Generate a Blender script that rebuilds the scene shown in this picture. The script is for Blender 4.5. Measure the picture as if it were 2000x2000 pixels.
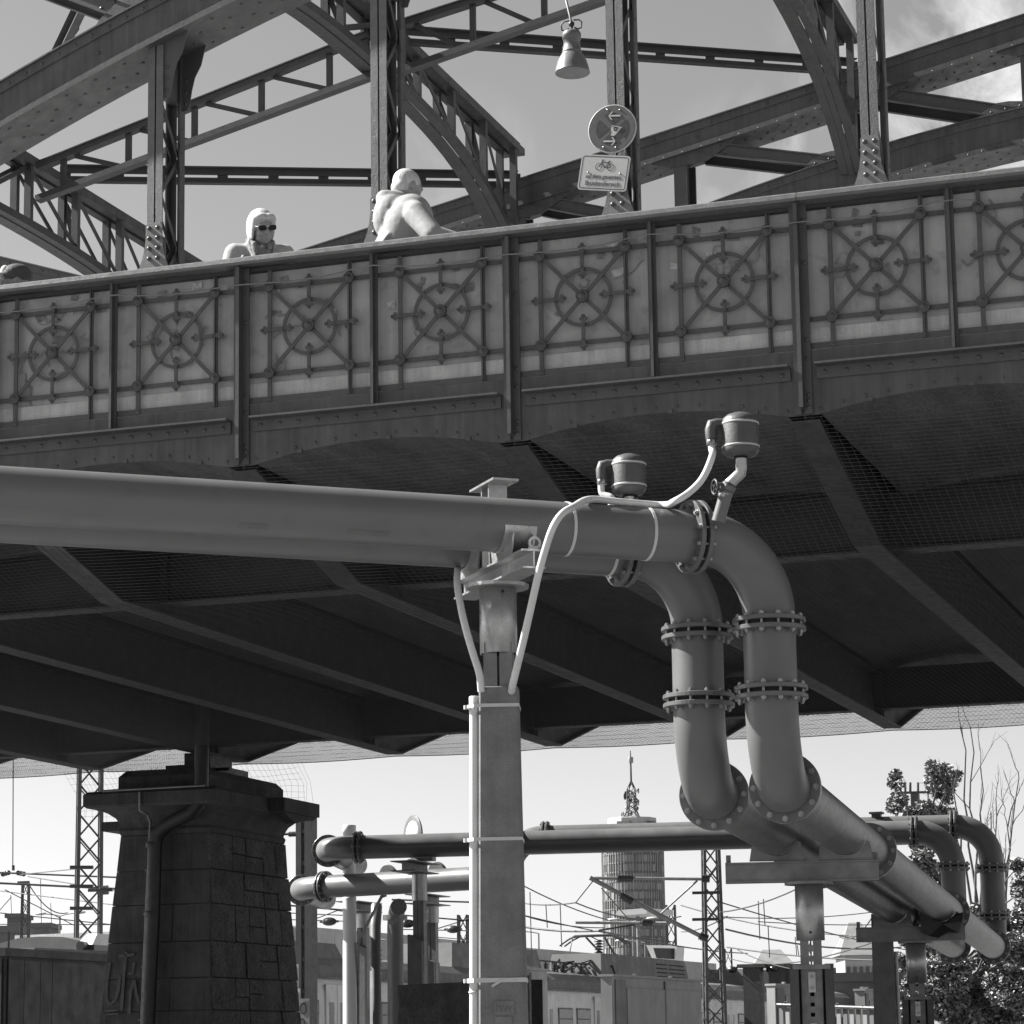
import bpy, bmesh, math, random
from mathutils import Vector, Matrix

for o in list(bpy.data.objects):
    bpy.data.objects.remove(o)
scene = bpy.context.scene
COL = scene.collection
rnd = random.Random(11)
V = Vector
rad = math.radians

# ------------------------------------------------------------------ camera
F, PT, RO, PS, CX, CY = 5292.17, .16984, -.01517, .32354, 1019.27, 1147.65
EYE = V((0, 0, 1.65))
_fw0 = V((-math.sin(PS), math.cos(PS), 0)); _rt = V((math.cos(PS), math.sin(PS), 0)); _up0 = V((0, 0, 1))
FW = _fw0*math.cos(PT) + _up0*math.sin(PT); _up = _up0*math.cos(PT) - _fw0*math.sin(PT)
RT = _rt*math.cos(RO) + _up*math.sin(RO); UP = _up*math.cos(RO) - _rt*math.sin(RO)
cd = bpy.data.cameras.new('camera'); cam = bpy.data.objects.new('camera', cd); COL.objects.link(cam)
cd.sensor_width = 36; cd.lens = F/2000*36
cd.shift_x = (1000-CX)/2000; cd.shift_y = (CY-1000)/2000
cd.clip_start = .1; cd.clip_end = 6000
B_ = -FW
cam.matrix_world = Matrix(((RT.x, UP.x, B_.x, EYE.x), (RT.y, UP.y, B_.y, EYE.y), (RT.z, UP.z, B_.z, EYE.z), (0, 0, 0, 1)))
scene.camera = cam

# ------------------------------------------------------------------ light and exposure
SUN_AZ, SUN_EL = rad(76.5), rad(41)
SH = (_fw0*math.cos(SUN_AZ) - _rt*math.sin(SUN_AZ)).normalized()
SUND = V((SH.x*math.cos(SUN_EL), SH.y*math.cos(SUN_EL), math.sin(SUN_EL)))
sl = bpy.data.lights.new('sun', 'SUN'); sl.energy = 5.0; sl.angle = rad(.53); sl.color = (1, .995, .985)
so = bpy.data.objects.new('sun', sl); COL.objects.link(so)
so.rotation_euler = SUND.to_track_quat('Z', 'Y').to_euler()
so.location = (-30, -10, 40)

world = bpy.data.worlds.new('World'); scene.world = world; world.use_nodes = True
nt = world.node_tree; N = nt.nodes; L = nt.links
for n in list(N): N.remove(n)
wout = N.new('ShaderNodeOutputWorld'); bg = N.new('ShaderNodeBackground'); bg.inputs['Strength'].default_value = .0605
sky = N.new('ShaderNodeTexSky'); sky.sky_type = 'NISHITA'; sky.sun_disc = False
sky.sun_elevation = SUN_EL; sky.sun_rotation = math.atan2(SUND.x, SUND.y)
sky.altitude = 500; sky.air_density = 1.0; sky.dust_density = 1.3; sky.ozone_density = 1.0
sep = N.new('ShaderNodeSeparateColor'); L.new(sky.outputs[0], sep.inputs[0])
def wmath(op, a, b=None):
    m = N.new('ShaderNodeMath'); m.operation = op
    for i, s in enumerate((a, b)):
        if s is None: continue
        if isinstance(s, (int, float)): m.inputs[i].default_value = s
        else: L.new(s, m.inputs[i])
    return m.outputs[0]
# black-and-white film behind a yellow filter: mostly red and green light
gray = wmath('ADD', wmath('MULTIPLY', sep.outputs[0], .62), wmath('MULTIPLY', sep.outputs[1], .38))
# thin cirrus
tc = N.new('ShaderNodeTexCoord')
mp = N.new('ShaderNodeMapping'); L.new(tc.outputs['Generated'], mp.inputs[0])
mp.inputs['Rotation'].default_value = (0, rad(24), rad(-18)); mp.inputs['Scale'].default_value = (26, 12, 14)
nz = N.new('ShaderNodeTexNoise'); L.new(mp.outputs[0], nz.inputs['Vector'])
nz.inputs['Scale'].default_value = 1.0; nz.inputs['Detail'].default_value = 9; nz.inputs['Roughness'].default_value = .6; nz.inputs['Distortion'].default_value = .8
cr1 = N.new('ShaderNodeMapRange'); L.new(nz.outputs[0], cr1.inputs[0]); cr1.inputs[1].default_value = .45; cr1.inputs[2].default_value = .75
def cirrus(x, y, inner, outer, amt):      # a bank of cirrus round the direction of a photograph pixel
    d = (FW + RT*((x-CX)/F) - UP*((y-CY)/F)).normalized()
    dt = N.new('ShaderNodeVectorMath'); dt.operation = 'DOT_PRODUCT'; L.new(tc.outputs['Generated'], dt.inputs[0]); dt.inputs[1].default_value = d
    r_ = N.new('ShaderNodeMapRange'); r_.interpolation_type = 'SMOOTHSTEP'; L.new(dt.outputs['Value'], r_.inputs[0]); r_.inputs[1].default_value = math.cos(rad(outer)); r_.inputs[2].default_value = math.cos(rad(inner)); r_.inputs[4].default_value = amt
    return r_.outputs[0]
bank = wmath('ADD', wmath('ADD', cirrus(1880, 60, .5, 4.2, .55), cirrus(2050, 330, 1., 4.5, .6)), wmath('ADD', cirrus(1480, 330, .3, 2.2, .3), cirrus(900, 330, .1, 2.0, .2)))
cl = wmath('MULTIPLY', wmath('MULTIPLY', cr1.outputs[0], bank), .9)
skyc = wmath('ADD', gray, wmath('MULTIPLY', cl, 5.5))
comb = N.new('ShaderNodeCombineColor')
for i in range(3): L.new(skyc, comb.inputs[i])
L.new(comb.outputs[0], bg.inputs[0]); L.new(bg.outputs[0], wout.inputs[0])

scene.view_settings.view_transform = 'Standard'; scene.view_settings.look = 'None'
scene.view_settings.gamma = 1; scene.view_settings.use_curve_mapping = False
scene.view_settings.exposure = 1.66
scene.render.engine = 'CYCLES'
scene.cycles.max_bounces = 6; scene.cycles.diffuse_bounces = 3; scene.cycles.transparent_max_bounces = 8

# ------------------------------------------------------------------ pixel helpers (pixels of the 2000 px photograph)
def ray(x, y): return FW + RT*((x-CX)/F) - UP*((y-CY)/F)
def AY(x, y, Y):
    d = ray(x, y); return EYE + d*(Y/d.y)
def AZ(x, y, Z):
    d = ray(x, y); return EYE + d*((Z-EYE.z)/d.z)
def AX(x, y, X):
    d = ray(x, y); return EYE + d*(X/d.x)
def AD(x, y, D): return EYE + ray(x, y)*D

# ------------------------------------------------------------------ materials
MATS = {}
def mat(name, v, rough=.6, metal=0., var=.18, scale=6., bump=.0, bscale=40., streak=0., spec=.5, speck=0., stretch=(1, 1, 1), spot=0., coat=0., scuff=0., bdist=.01):
    m = bpy.data.materials.new(name); m.use_nodes = True
    t = m.node_tree; n = t.nodes; l = t.links; b = n['Principled BSDF']
    b.inputs['Roughness'].default_value = rough; b.inputs['Metallic'].default_value = metal
    b.inputs['Specular IOR Level'].default_value = spec
    b.inputs['Coat Weight'].default_value = coat
    g = n.new('ShaderNodeNewGeometry')
    mpn = n.new('ShaderNodeMapping'); l.new(g.outputs['Position'], mpn.inputs[0]); mpn.inputs['Scale'].default_value = stretch
    def noise(sc, det, ro=.55, vec=None):
        q = n.new('ShaderNodeTexNoise'); l.new(vec or mpn.outputs[0], q.inputs['Vector'])
        q.inputs['Scale'].default_value = sc; q.inputs['Detail'].default_value = det; q.inputs['Roughness'].default_value = ro
        return q.outputs[0]
    def M(op, a, b2):
        q = n.new('ShaderNodeMath'); q.operation = op
        for i, s in enumerate((a, b2)):
            if isinstance(s, (int, float)): q.inputs[i].default_value = s
            else: l.new(s, q.inputs[i])
        return q.outputs[0]
    def R(s, a, b2, c, d):
        q = n.new('ShaderNodeMapRange'); l.new(s, q.inputs[0])
        for i, x in enumerate((a, b2, c, d)): q.inputs[i+1].default_value = x
        return q.outputs[0]
    fac = R(noise(scale, 6), .3, .7, 1-var, 1+var)
    if streak:
        ms = n.new('ShaderNodeMapping'); l.new(g.outputs['Position'], ms.inputs[0]); ms.inputs['Scale'].default_value = (14, 14, .9)
        fac = M('MULTIPLY', fac, R(noise(1.6, 4, .6, ms.outputs[0]), .42, .68, 1, 1-streak))
        ms2 = n.new('ShaderNodeMapping'); l.new(g.outputs['Position'], ms2.inputs[0]); ms2.inputs['Scale'].default_value = (22, 22, 1.3); ms2.inputs['Location'].default_value = (3, 7, 1)
        fac = M('MULTIPLY', fac, R(noise(1.3, 3, .6, ms2.outputs[0]), .58, .72, 1, 1+streak*.9))
    if speck:
        fac = M('MULTIPLY', fac, R(noise(bscale*2.2, 3, .7), .35, .7, 1-speck, 1+speck))
    if spot:
        fac = M('MULTIPLY', fac, R(noise(scale*5, 2, .4), .62, .70, 1, 1-spot))
    if scuff:
        ms3 = n.new('ShaderNodeMapping'); l.new(g.outputs['Position'], ms3.inputs[0]); ms3.inputs['Scale'].default_value = (4, 26, 4)
        sc_ = R(noise(1.5, 5, .7, ms3.outputs[0]), .63, .7, 0, 1); sc2 = R(noise(.9, 2, .5), .5, .62, 0, 1)
        fac = M('ADD', fac, M('MULTIPLY', M('MULTIPLY', sc_, sc2), scuff))
    val = M('MULTIPLY', fac, v)
    c = n.new('ShaderNodeCombineColor')
    for i in range(3): l.new(val, c.inputs[i])
    l.new(c.outputs[0], b.inputs['Base Color'])
    l.new(R(noise(scale*3, 4), .3, .7, max(.03, rough-.12), min(1, rough+.12)), b.inputs['Roughness'])
    if bump:
        bp = n.new('ShaderNodeBump'); bp.inputs['Strength'].default_value = bump; bp.inputs['Distance'].default_value = bdist
        l.new(noise(bscale, 5, .65), bp.inputs['Height']); l.new(bp.outputs[0], b.inputs['Normal'])
    MATS[name] = m; return m
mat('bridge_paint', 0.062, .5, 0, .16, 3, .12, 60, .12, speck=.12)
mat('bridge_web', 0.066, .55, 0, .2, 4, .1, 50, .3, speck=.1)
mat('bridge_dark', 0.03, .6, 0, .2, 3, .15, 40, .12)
mat('frame_paint', 0.042, .5, 0, .15, 4, .1, 60)
mat('strap_paint', 0.06, .42, 0, .15, 18, .35, 160, speck=.3)
mat('panel_sheet', 0.29, .6, 0, .24, 3, .08, 30, .13, spot=.18)
mat('sill_sheet', 0.4, .7, 0, .18, 5, .1, 60, .2, speck=.15)
mat('rail_paint', 0.12, .4, .0, .12, 9, .3, 110, speck=.3)
mat('hanger_sunlit_paint', .1, .45, 0, .15, 9, .5, 90, speck=.25)  # bridge paint lightened on the front flanges, grazing sun put into the colour
mat('foot_sunlit_paint', .15, .45, 0, .12, 12, .3, 120, speck=.25)  # foot plates coloured paler to imitate sunlight skimming across them
mat('vault', 0.085, .9, 0, .35, 5, .8, 36, .0, speck=.35, stretch=(1, .25, 1))
mat('deck', .25, .9, 0, .2, 3)
mat('net', .09, .8, 0, .0, 3)
mat('pipe_paint', 0.105, .42, 0, .07, 1.7, .05, 140, .0, spot=.06)
mat('pipe_worn', 0.12, .45, 0, .2, 7, .08, 60, .0, spot=.0, stretch=(1, 3.2, 1), scuff=2.8)
mat('flange_paint', 0.09, .35, 0, .12, 8)
mat('gasket', .015, .8)
mat('bolt_zinc', 0.24, .35, .7, .15, 30)
mat('galvanised', 0.36, .38, .7, .1, 14, .08, 90, speck=.12)
mat('galv_dull', 0.17, .55, .3, .2, 10, .08, 90)
mat('concrete_post', 0.16, .85, 0, .18, 8, .35, 80, .1, speck=.16)
mat('conduit_white', 0.5, .42, 0, .06, 9)
mat('hose_clear', 0.5, .3, 0, .06, 12)
mat('strap_white', 0.45, .5, 0, .05, 10)
mat('tank_paint', 0.06, .5, 0, .15, 14, .2, 120, speck=.15)
mat('tank_band', 0.35, .45, 0, .1, 14)
mat('stone_pier', 0.075, .92, 0, .4, 4, 1.0, 18, .1, speck=.45, spot=.6, bdist=.05)
mat('stone_smooth', 0.055, .9, 0, .3, 3, .5, 40, .3, speck=.25)
mat('graffiti_pale', 0.072, .8, 0, .25, 12)
mat('graffiti_dark', .19, .8, 0, .3, 16)
mat('downpipe', 0.02, .5, 0, .2, 6)
mat('ground', 0.17, .95, 0, .3, .6, .3, 8, speck=.2)
mat('white_paint', 0.55, .5, 0, .08, 3)
mat('train_white', 0.48, .35, 0, .12, 1.2, streak=.12)
mat('train_roof', 0.1, .6, 0, .2, 1.2, streak=.1)
mat('train_red', .2, .4, 0, .1, 2)
mat('dark_metal', 0.03, .5, .2, .2, 6)
mat('mid_metal', 0.06, .55, .2, .2, 6, speck=.1)
mat('glass_dark', .05, .08, 0, .3, 2)
mat('glass_tower', 0.18, .14, 0, .25, .12)
mat('tower_panel', 0.22, .5, 0, .12, .2)
mat('tower_light', 0.36, .6, 0, .08, .2)
mat('barrier', 0.36, .85, 0, .15, .5, .1, 8, .28)
mat('box_grey', 0.2, .6, 0, .1, 1, streak=.15)
mat('box_grey_dark', 0.1, .6, 0, .1, 1)
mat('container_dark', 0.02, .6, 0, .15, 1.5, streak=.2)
mat('black_wall', .03, .95, 0, .4, 5, .6, 30, speck=.4, spot=.5)
mat('wire', .06, .6, .3, 0, 2)
mat('insulator', .025, .3)
mat('leaf_a', 0.14, .5, 0, .35, 3); mat('leaf_b', 0.075, .5, 0, .35, 3); mat('leaf_c', 0.21, .45, 0, .3, 3)
mat('bark', .1, .9, 0, .3, 8, .5, 30)
mat('skin', 0.24, .55, 0, .08, 30); mat('skin_shade', .17, .55, 0, .1, 30)
mat('hair_white', 0.42, .6, 0, .2, 70, .5, 160, stretch=(1, 1, .15), bdist=.006)
mat('jacket_pale', 0.3, .8, 0, .06, 8, .3, 18, bdist=.008)
mat('jacket_cream', 0.24, .8, 0, .06, 8, .3, 12, bdist=.012)
mat('scarf', .14, .85, 0, .8, 26, .3, 60)
mat('trousers', 0.06, .9); mat('cap_dark', .05, .8, 0, .2, 20); mat('cap_panel', .35, .8)
mat('lens', .015, .08); mat('frame_white', .5, .4)
mat('sign_white', 0.42, .4, 0, .06, 9, speck=.06); mat('sign_black', .02, .5)
mat('sign_red', 0.09, .4, 0, .08, 12); mat('sign_blue', 0.045, .4, 0, .08, 12)
mat('lamp_paint', 0.13, .4, 0, .12, 12, .1, 60); mat('lamp_inside', .3, .6)
mat('house_wall', .3, .85, 0, .12, .5); mat('house_dark', .11, .85, 0, .15, .5); mat('roof_tile', .16, .9, 0, .2, 1)
mat('sticker_pale', .36, .6, 0, .4, 40); mat('sticker_dark', .13, .6, 0, .5, 40)
# ------------------------------------------------------------------ mesh builder
class MB:
    def __init__(s): s.v = []; s.f = []; s.sm = []
    def add(s, vs, fs, smooth=False):
        o = len(s.v); s.v += [V(a) for a in vs]
        for f in fs: s.f.append([o+i for i in f]); s.sm.append(smooth)
        return s
    def hexa(s, p):
        return s.add(p, [(0, 3, 2, 1), (4, 5, 6, 7), (0, 1, 5, 4), (1, 2, 6, 5), (2, 3, 7, 6), (3, 0, 4, 7)])
    def box(s, lo, hi):
        x, y, z = lo; X, Y, Z = hi
        return s.hexa([(x, y, z), (X, y, z), (X, Y, z), (x, Y, z), (x, y, Z), (X, y, Z), (X, Y, Z), (x, Y, Z)])
    def bar(s, p, q, w, h, up=(0, 0, 1), ext=0):
        p = V(p); q = V(q); d = (q-p).normalized(); p = p-d*ext; q = q+d*ext
        a = d.cross(V(up))
        if a.length < 1e-4: a = d.cross(V((1, 0, 0)))
        a.normalize(); b = a.cross(d).normalized(); a = a*(w/2); b = b*(h/2)
        return s.hexa([p-a-b, p+a-b, q+a-b, q-a-b, p-a+b, p+a+b, q+a+b, q-a+b])
    def tee(s, p, q, w, h, t, up=(0, 0, 1), flip=1):
        p = V(p); q = V(q); d = (q-p).normalized(); a = d.cross(V(up)).normalized(); b = a.cross(d).normalized()*flip
        s.bar(p, q, w, t, up); o = b*(-h/2)
        return s.bar(p+o, q+o, t, h-t-.001, up)
    def poly(s, pts, width, thick, up):      # swept rectangle along a polyline in a plane whose normal is up
        up = V(up).normalized(); n = len(pts); pts = [V(p) for p in pts]; L4 = []
        for i in range(n):
            d = (pts[min(i+1, n-1)]-pts[max(i-1, 0)]).normalized(); a = d.cross(up).normalized()*(width/2); b = up*(thick/2)
            L4.append([pts[i]-a-b, pts[i]+a-b, pts[i]+a+b, pts[i]-a+b])
        vs = [v for r_ in L4 for v in r_]; fs = [(0, 1, 2, 3), (4*n-1, 4*n-2, 4*n-3, 4*n-4)]
        for i in range(n-1):
            for k in range(4):
                fs.append((4*i+k, 4*i+4+k, 4*i+4+(k+1) % 4, 4*i+(k+1) % 4))
        return s.add(vs, fs)
    def tube(s, pts, r, n=10, cap=True, smooth=True):
        pts = [V(p) for p in pts]; rs = r if isinstance(r, (list, tuple)) else [r]*len(pts); m = len(pts); vs = []
        d0 = (pts[1]-pts[0]).normalized(); a = d0.orthogonal().normalized()
        for i in range(m):
            d = (pts[min(i+1, m-1)]-pts[max(i-1, 0)]).normalized()
            a = (a-d*a.dot(d)).normalized(); b = d.cross(a)
            for k in range(n):
                t = 2*math.pi*k/n; vs.append(pts[i]+(a*math.cos(t)+b*math.sin(t))*rs[i])
        fs = []
        for i in range(m-1):
            for k in range(n): fs.append((i*n+k, i*n+(k+1) % n, i*n+n+(k+1) % n, i*n+n+k))
        s.add(vs, fs, smooth)
        if cap:
            s.add(vs[:n], [tuple(range(n-1, -1, -1))]); s.add(vs[-n:], [tuple(range(n))])
        return s
    def lathe(s, prof, c=(0, 0, 0), axis=(0, 0, 1), n=20, smooth=True):   # prof: (radius, height)
        c = V(c); ax = V(axis).normalized(); a = ax.orthogonal().normalized(); b = ax.cross(a); m = len(prof)
        vs = []
        for r_, h in prof:
            for k in range(n):
                t = 2*math.pi*k/n; vs.append(c+ax*h+(a*math.cos(t)+b*math.sin(t))*max(r_, 1e-4))
        fs = [(i*n+k, i*n+(k+1) % n, i*n+n+(k+1) % n, i*n+n+k) for i in range(m-1) for k in range(n)]
        s.add(vs, fs, smooth)
        if prof[0][0] > .001: s.add(vs[:n], [tuple(range(n-1, -1, -1))])
        if prof[-1][0] > .001: s.add(vs[-n:], [tuple(range(n))])
        return s
    def cyl(s, p, q, r, n=12, smooth=True): return s.tube([p, q], r, n, True, smooth)
    def dome(s, c, nrm, r, n=7, h=.6):
        return s.lathe([(r, -.004), (r, r*.12), (r*.72, r*h*.75), (.0, r*h)], c, nrm, n)
    def prism(s, pts, o, ax, ay, depth):     # polygon pts (2d) in frame o+ax*x+ay*y, extruded along ax x ay by depth
        o = V(o); ax = V(ax); ay = V(ay); nz_ = ax.cross(ay).normalized(); n = len(pts)
        a = [o+ax*x+ay*y for x, y in pts]; b = [p+nz_*depth for p in a]
        fs = [tuple(range(n-1, -1, -1)), tuple(range(n, 2*n))]+[(i, (i+1) % n, n+(i+1) % n, n+i) for i in range(n)]
        return s.add(a+b, fs)
    def ring(s, c, ax, ay, r0, r1, depth, n=40):
        c = V(c); ax = V(ax); ay = V(ay); nz_ = ax.cross(ay).normalized(); vs = []
        for k in range(n):
            t = 2*math.pi*k/n; e = ax*math.cos(t)+ay*math.sin(t)
            vs += [c+e*r0, c+e*r1, c+e*r1+nz_*depth, c+e*r0+nz_*depth]
        fs = []
        for k in range(n):
            i = 4*k; j = 4*((k+1) % n)
            for q in range(4): fs.append((i+q, i+(q+1) % 4, j+(q+1) % 4, j+q))
        return s.add(vs, fs)
    def sphere(s, c, r, n=12, m=8, sc=(1, 1, 1), rot=None):
        c = V(c); vs = []; fs = []
        for i in range(m+1):
            th = math.pi*i/m
            for k in range(n):
                p = V((math.sin(th)*math.cos(2*math.pi*k/n)*sc[0], math.sin(th)*math.sin(2*math.pi*k/n)*sc[1], math.cos(th)*sc[2]))*r
                if rot: p = rot @ p
                vs.append(c+p)
        for i in range(m):
            for k in range(n): fs.append((i*n+k, i*n+n+k, i*n+n+(k+1) % n, i*n+(k+1) % n))
        return s.add(vs, fs, True)
    def mesh(s, name, m, org):
        me = bpy.data.meshes.new(name); me.from_pydata([tuple(v-org) for v in s.v], [], s.f)
        me.polygons.foreach_set('use_smooth', s.sm); me.materials.append(MATS[m] if isinstance(m, str) else m); me.update()
        bm = bmesh.new(); bm.from_mesh(me); bmesh.ops.recalc_face_normals(bm, faces=bm.faces); bm.to_mesh(me); bm.free()
        return me
    def build(s, name, m, parent=None, label=None, cat=None, group=None, kind=None):
        if parent is None:
            xs = [v.x for v in s.v]; ys = [v.y for v in s.v]; zs = [v.z for v in s.v]
            org = V(((min(xs)+max(xs))/2, (min(ys)+max(ys))/2, min(zs)))
        else: org = worg(parent)
        o = bpy.data.objects.new(name, s.mesh(name, m, org)); COL.objects.link(o)
        if parent is None: o.location = org
        else: o.parent = parent
        return tag(o, label, cat, group, kind)
def worg(o):
    p = V((0, 0, 0))
    while o: p = p+o.location; o = o.parent
    return p
def tag(o, label=None, cat=None, group=None, kind=None):
    for k, x in (('label', label), ('category', cat), ('group', group), ('kind', kind)):
        if x: o[k] = x
    return o
def thing(name, loc, label, cat, group=None):
    o = bpy.data.objects.new(name, None); COL.objects.link(o); o.location = loc; o.empty_display_size = .2
    return tag(o, label, cat, group)
def inst(src, parent, off, name=None):       # copy of a part (shared mesh) moved by off, with its own children
    c = src.copy(); COL.objects.link(c); c.parent = parent; c.location = src.location+V(off)
    for ch in src.children:
        d = ch.copy(); COL.objects.link(d); d.parent = c
    return c
def text_mesh(txt, size, ext=.0006):
    cu = bpy.data.curves.new('t', 'FONT'); cu.body = txt; cu.size = size; cu.extrude = ext; cu.align_x = 'CENTER'; cu.align_y = 'CENTER'; cu.resolution_u = 4; cu.offset = -.004*size
    ob = bpy.data.objects.new('t', cu); COL.objects.link(ob)
    dg = bpy.context.evaluated_depsgraph_get(); me = bpy.data.meshes.new_from_object(ob.evaluated_get(dg))
    vs = [v.co.copy() for v in me.vertices]; fs = [tuple(p.vertices) for p in me.polygons]
    bpy.data.objects.remove(ob); bpy.data.curves.remove(cu); bpy.data.meshes.remove(me)
    return vs, fs
def add_text(mb, txt, size, o, ax, ay, sx=1.):
    vs, fs = text_mesh(txt, size); o = V(o); ax = V(ax); ay = V(ay); nn = ax.cross(ay)
    mb.add([o+ax*(v.x*sx)+ay*v.y+nn*v.z for v in vs], fs)

# ------------------------------------------------------------------ setting
mb = MB(); mb.add([(-2500, -300, 0), (2500, -300, 0), (2500, 4500, 0), (-2500, 4500, 0)], [(0, 1, 2, 3)])
g = mb.build('ground', 'ground', kind='structure')

# ------------------------------------------------------------------ the bridge
def U(k): return -8.738+1.8*k
YF, YB1, YT, YT2, YB2, YF2 = 15.2, 16.95, 17.76, 26.24, 27.05, 28.8
ZS, ZBOT, ZLON, ZDECK = 5.30, 4.84, 4.93, 5.55
K0, K1 = -5, 6
BR = thing('bridge', (U(-2), YT2, 0), 'dark riveted steel arch bridge with latticed frames and ornamental parapet', 'bridge')
AXX, AYY, AZZ = V((1, 0, 0)), V((0, 1, 0)), V((0, 0, 1))

def arc_z(s, rise=.095): return ZS+rise*(1-(2*s-1)**2)
# deck slab
mb = MB(); mb.box((U(K0), YF+.1, 5.47), (U(K1), YF2-.1, ZDECK)); mb.build('deck', 'deck', BR)
# vaults between the cross girders
for k in range(K0, K1):
    mb = MB(); a, b = U(k)+.1, U(k+1)-.1; n = 12
    vs = []; fs = []
    for i in range(n+1):
        s = i/n; z = arc_z(s, .1)+.004
        vs += [(a+(b-a)*s, YF+.02, z), (a+(b-a)*s, YF2-.02, z), (a+(b-a)*s, YF+.02, 5.468), (a+(b-a)*s, YF2-.02, 5.468)]
    for i in range(n):
        j = 4*i; fs += [(j, j+1, j+5, j+4), (j+2, j+6, j+7, j+3), (j, j+4, j+6, j+2), (j+1, j+3, j+7, j+5)]
    fs += [(0, 2, 3, 1), (4*n, 4*n+1, 4*n+3, 4*n+2)]
    mb.add(vs, fs); mb.build('deck_vault', 'vault', BR)

# fascia girders (near: full detail)
def fascia(y0, dirn, k, detail):
    a, b = U(k)+.001, U(k+1)-.001; n = 22; mb = MB(); top = 5.69; vs = []; fs = []
    yb = y0+.012*dirn
    for i in range(n+1):
        s = i/n; x = a+(b-a)*s; z = arc_z(min(1, max(0, (x-U(k)-.1)/1.6)), .095)
        vs += [(x, y0, z), (x, y0, top), (x, yb, top), (x, yb, z)]
    for i in range(n):
        j = 4*i
        for q in range(4): fs.append((j+q, j+(q+1) % 4, j+4+(q+1) % 4, j+4+q))
    fs += [(0, 1, 2, 3), (4*n+3, 4*n+2, 4*n+1, 4*n)]
    mb.add(vs, fs)
    if detail:
        nr = 13
        for i in range(nr):
            x = a+.1+(b-a-.2)*i/(nr-1); z = arc_z(min(1, max(0, (x-U(k)-.1)/1.6)), .095)+.035
            mb.dome((x, y0-.001, z), (0, -1, 0), .0115)
    g_ = mb.build('fascia_plate', 'bridge_web', BR)
    # shelf angle with rivets
    mb = MB(); d = -dirn
    a2, b2 = a+.085, b-.07
    ys = sorted((y0+d*.002, y0+d*.014)); mb.box((a2, ys[0], 5.512), (b2, ys[1], 5.585))
    ys = sorted((y0+d*.002, y0+d*.085)); mb.box((a2, ys[0], 5.5855), (b2, ys[1], 5.598))
    if detail:
        nr = 13
        for i in range(nr):
            x = a2+.05+(b2-a2-.1)*i/(nr-1)
            mb.dome((x, y0-.0135, 5.548), (0, -1, 0), .0155)
            mb.dome((x+.03, y0-.055, 5.586), (0, 0, -1), .008)
    mb.build('shelf_angle', 'bridge_paint', BR)
    if detail:   # net clips along the lower edge
        mb = MB()
        for s in (.22, .55, .84):
            x = a+(b-a)*s; z = arc_z((x-U(k)-.1)/1.6, .095)
            mb.box((x-.016, y0-.012, z-.008), (x+.016, y0-.002, z+.016))
        mb.build('net_clip', 'strap_paint', g_)
for k in range(K0, K1):
    fascia(YF, 1, k, -4 <= k <= 5)
    fascia(YF2, -1, k, False)

# parapet posts, rail, sheets with ornament
for k in range(-4, 6):
    x = U(k); mb = MB()
    mb.box((x-.012, YF-.075, 5.335), (x+.012, YF-.004, 6.575))        # outstanding leg
    mb.box((x+.0125, YF-.016, 5.305), (x+.055, YF-.004, 6.575))
    mb.box((x-.05, YF-.014, 5.305), (x-.0125, YF-.004, 6.575))
    for z in (5.345, 5.385, 5.42, 5.64, 5.75, 6.22, 6.48):
        mb.dome((x+.034, YF-.0155, z), (0, -1, 0), .0145)
    mb.build('parapet_post', 'bridge_paint', BR)
    xm = x+.9; mb = MB()
    mb.box((xm-.026, YF-.012, 5.612), (xm+.026, YF-.002, 6.57)); mb.box((xm-.008, YF-.05, 5.612), (xm+.008, YF-.0125, 6.57))
    for z in (5.68, 6.0, 6.45): mb.dome((xm+.017, YF-.0115, z), (0, -1, 0), .007)
    mb.build('parapet_post', 'bridge_paint', BR)
# hand rail: folded cap in lengths
edges = [U(-4)-.5, U(-2)+.3, U(0)-.55, U(3)+.02, U(5)+.4]
for a, b in zip(edges, edges[1:]):
    mb = MB(); a += .002; b -= .002
    mb.prism([(YF-.10, 6.578), (YF-.115, 6.592), (YF-.112, 6.618), (YF-.095, 6.628), (YF+.12, 6.632), (YF+.13, 6.60), (YF+.12, 6.59), (YF-.085, 6.585)], (a, 0, 0), AYY, AZZ, b-a)
    mb.build('hand_rail', 'rail_paint', BR)
mb = MB(); mb.box((U(-4)-.5, YF-.002, 6.553), (U(5)+.4, YF+.075, 6.577)); mb.build('rail_beam', 'bridge_dark', BR)
mb = MB(); mb.box((U(-4)-.5, YF+.013, 5.55), (U(5)+.4, YF+.03, 5.686)); mb.build('kerb_plate', 'bridge_paint', BR)

def trefoil(mb, c, ax, ay, L_, w, y_n, t):
    c = V(c); ax = V(ax); ay = V(ay); h = L_/2
    mb.prism([(-h, -w/2), (h, -w/2), (h, w/2), (-h, w/2)], c, ax, ay, t)
    for s in (-1, 1):
        for dx, dy, rr in ((s*(h-.003), .016, .0115), (s*(h-.003), -.016, .0115), (s*(h+.014), 0, .0135)):
            mb.prism([(dx+rr*math.cos(q*math.pi/4), dy+rr*math.sin(q*math.pi/4)) for q in range(8)], c, ax, ay, t*.98)
        mb.dome(c+ax*(s*(h-.045))+ax.cross(ay)*t, ax.cross(ay), .008)
        mb.ring(c+ax*(s*(h+.012)), ax, ay, .004, .008, t+.004, 10)

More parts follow.
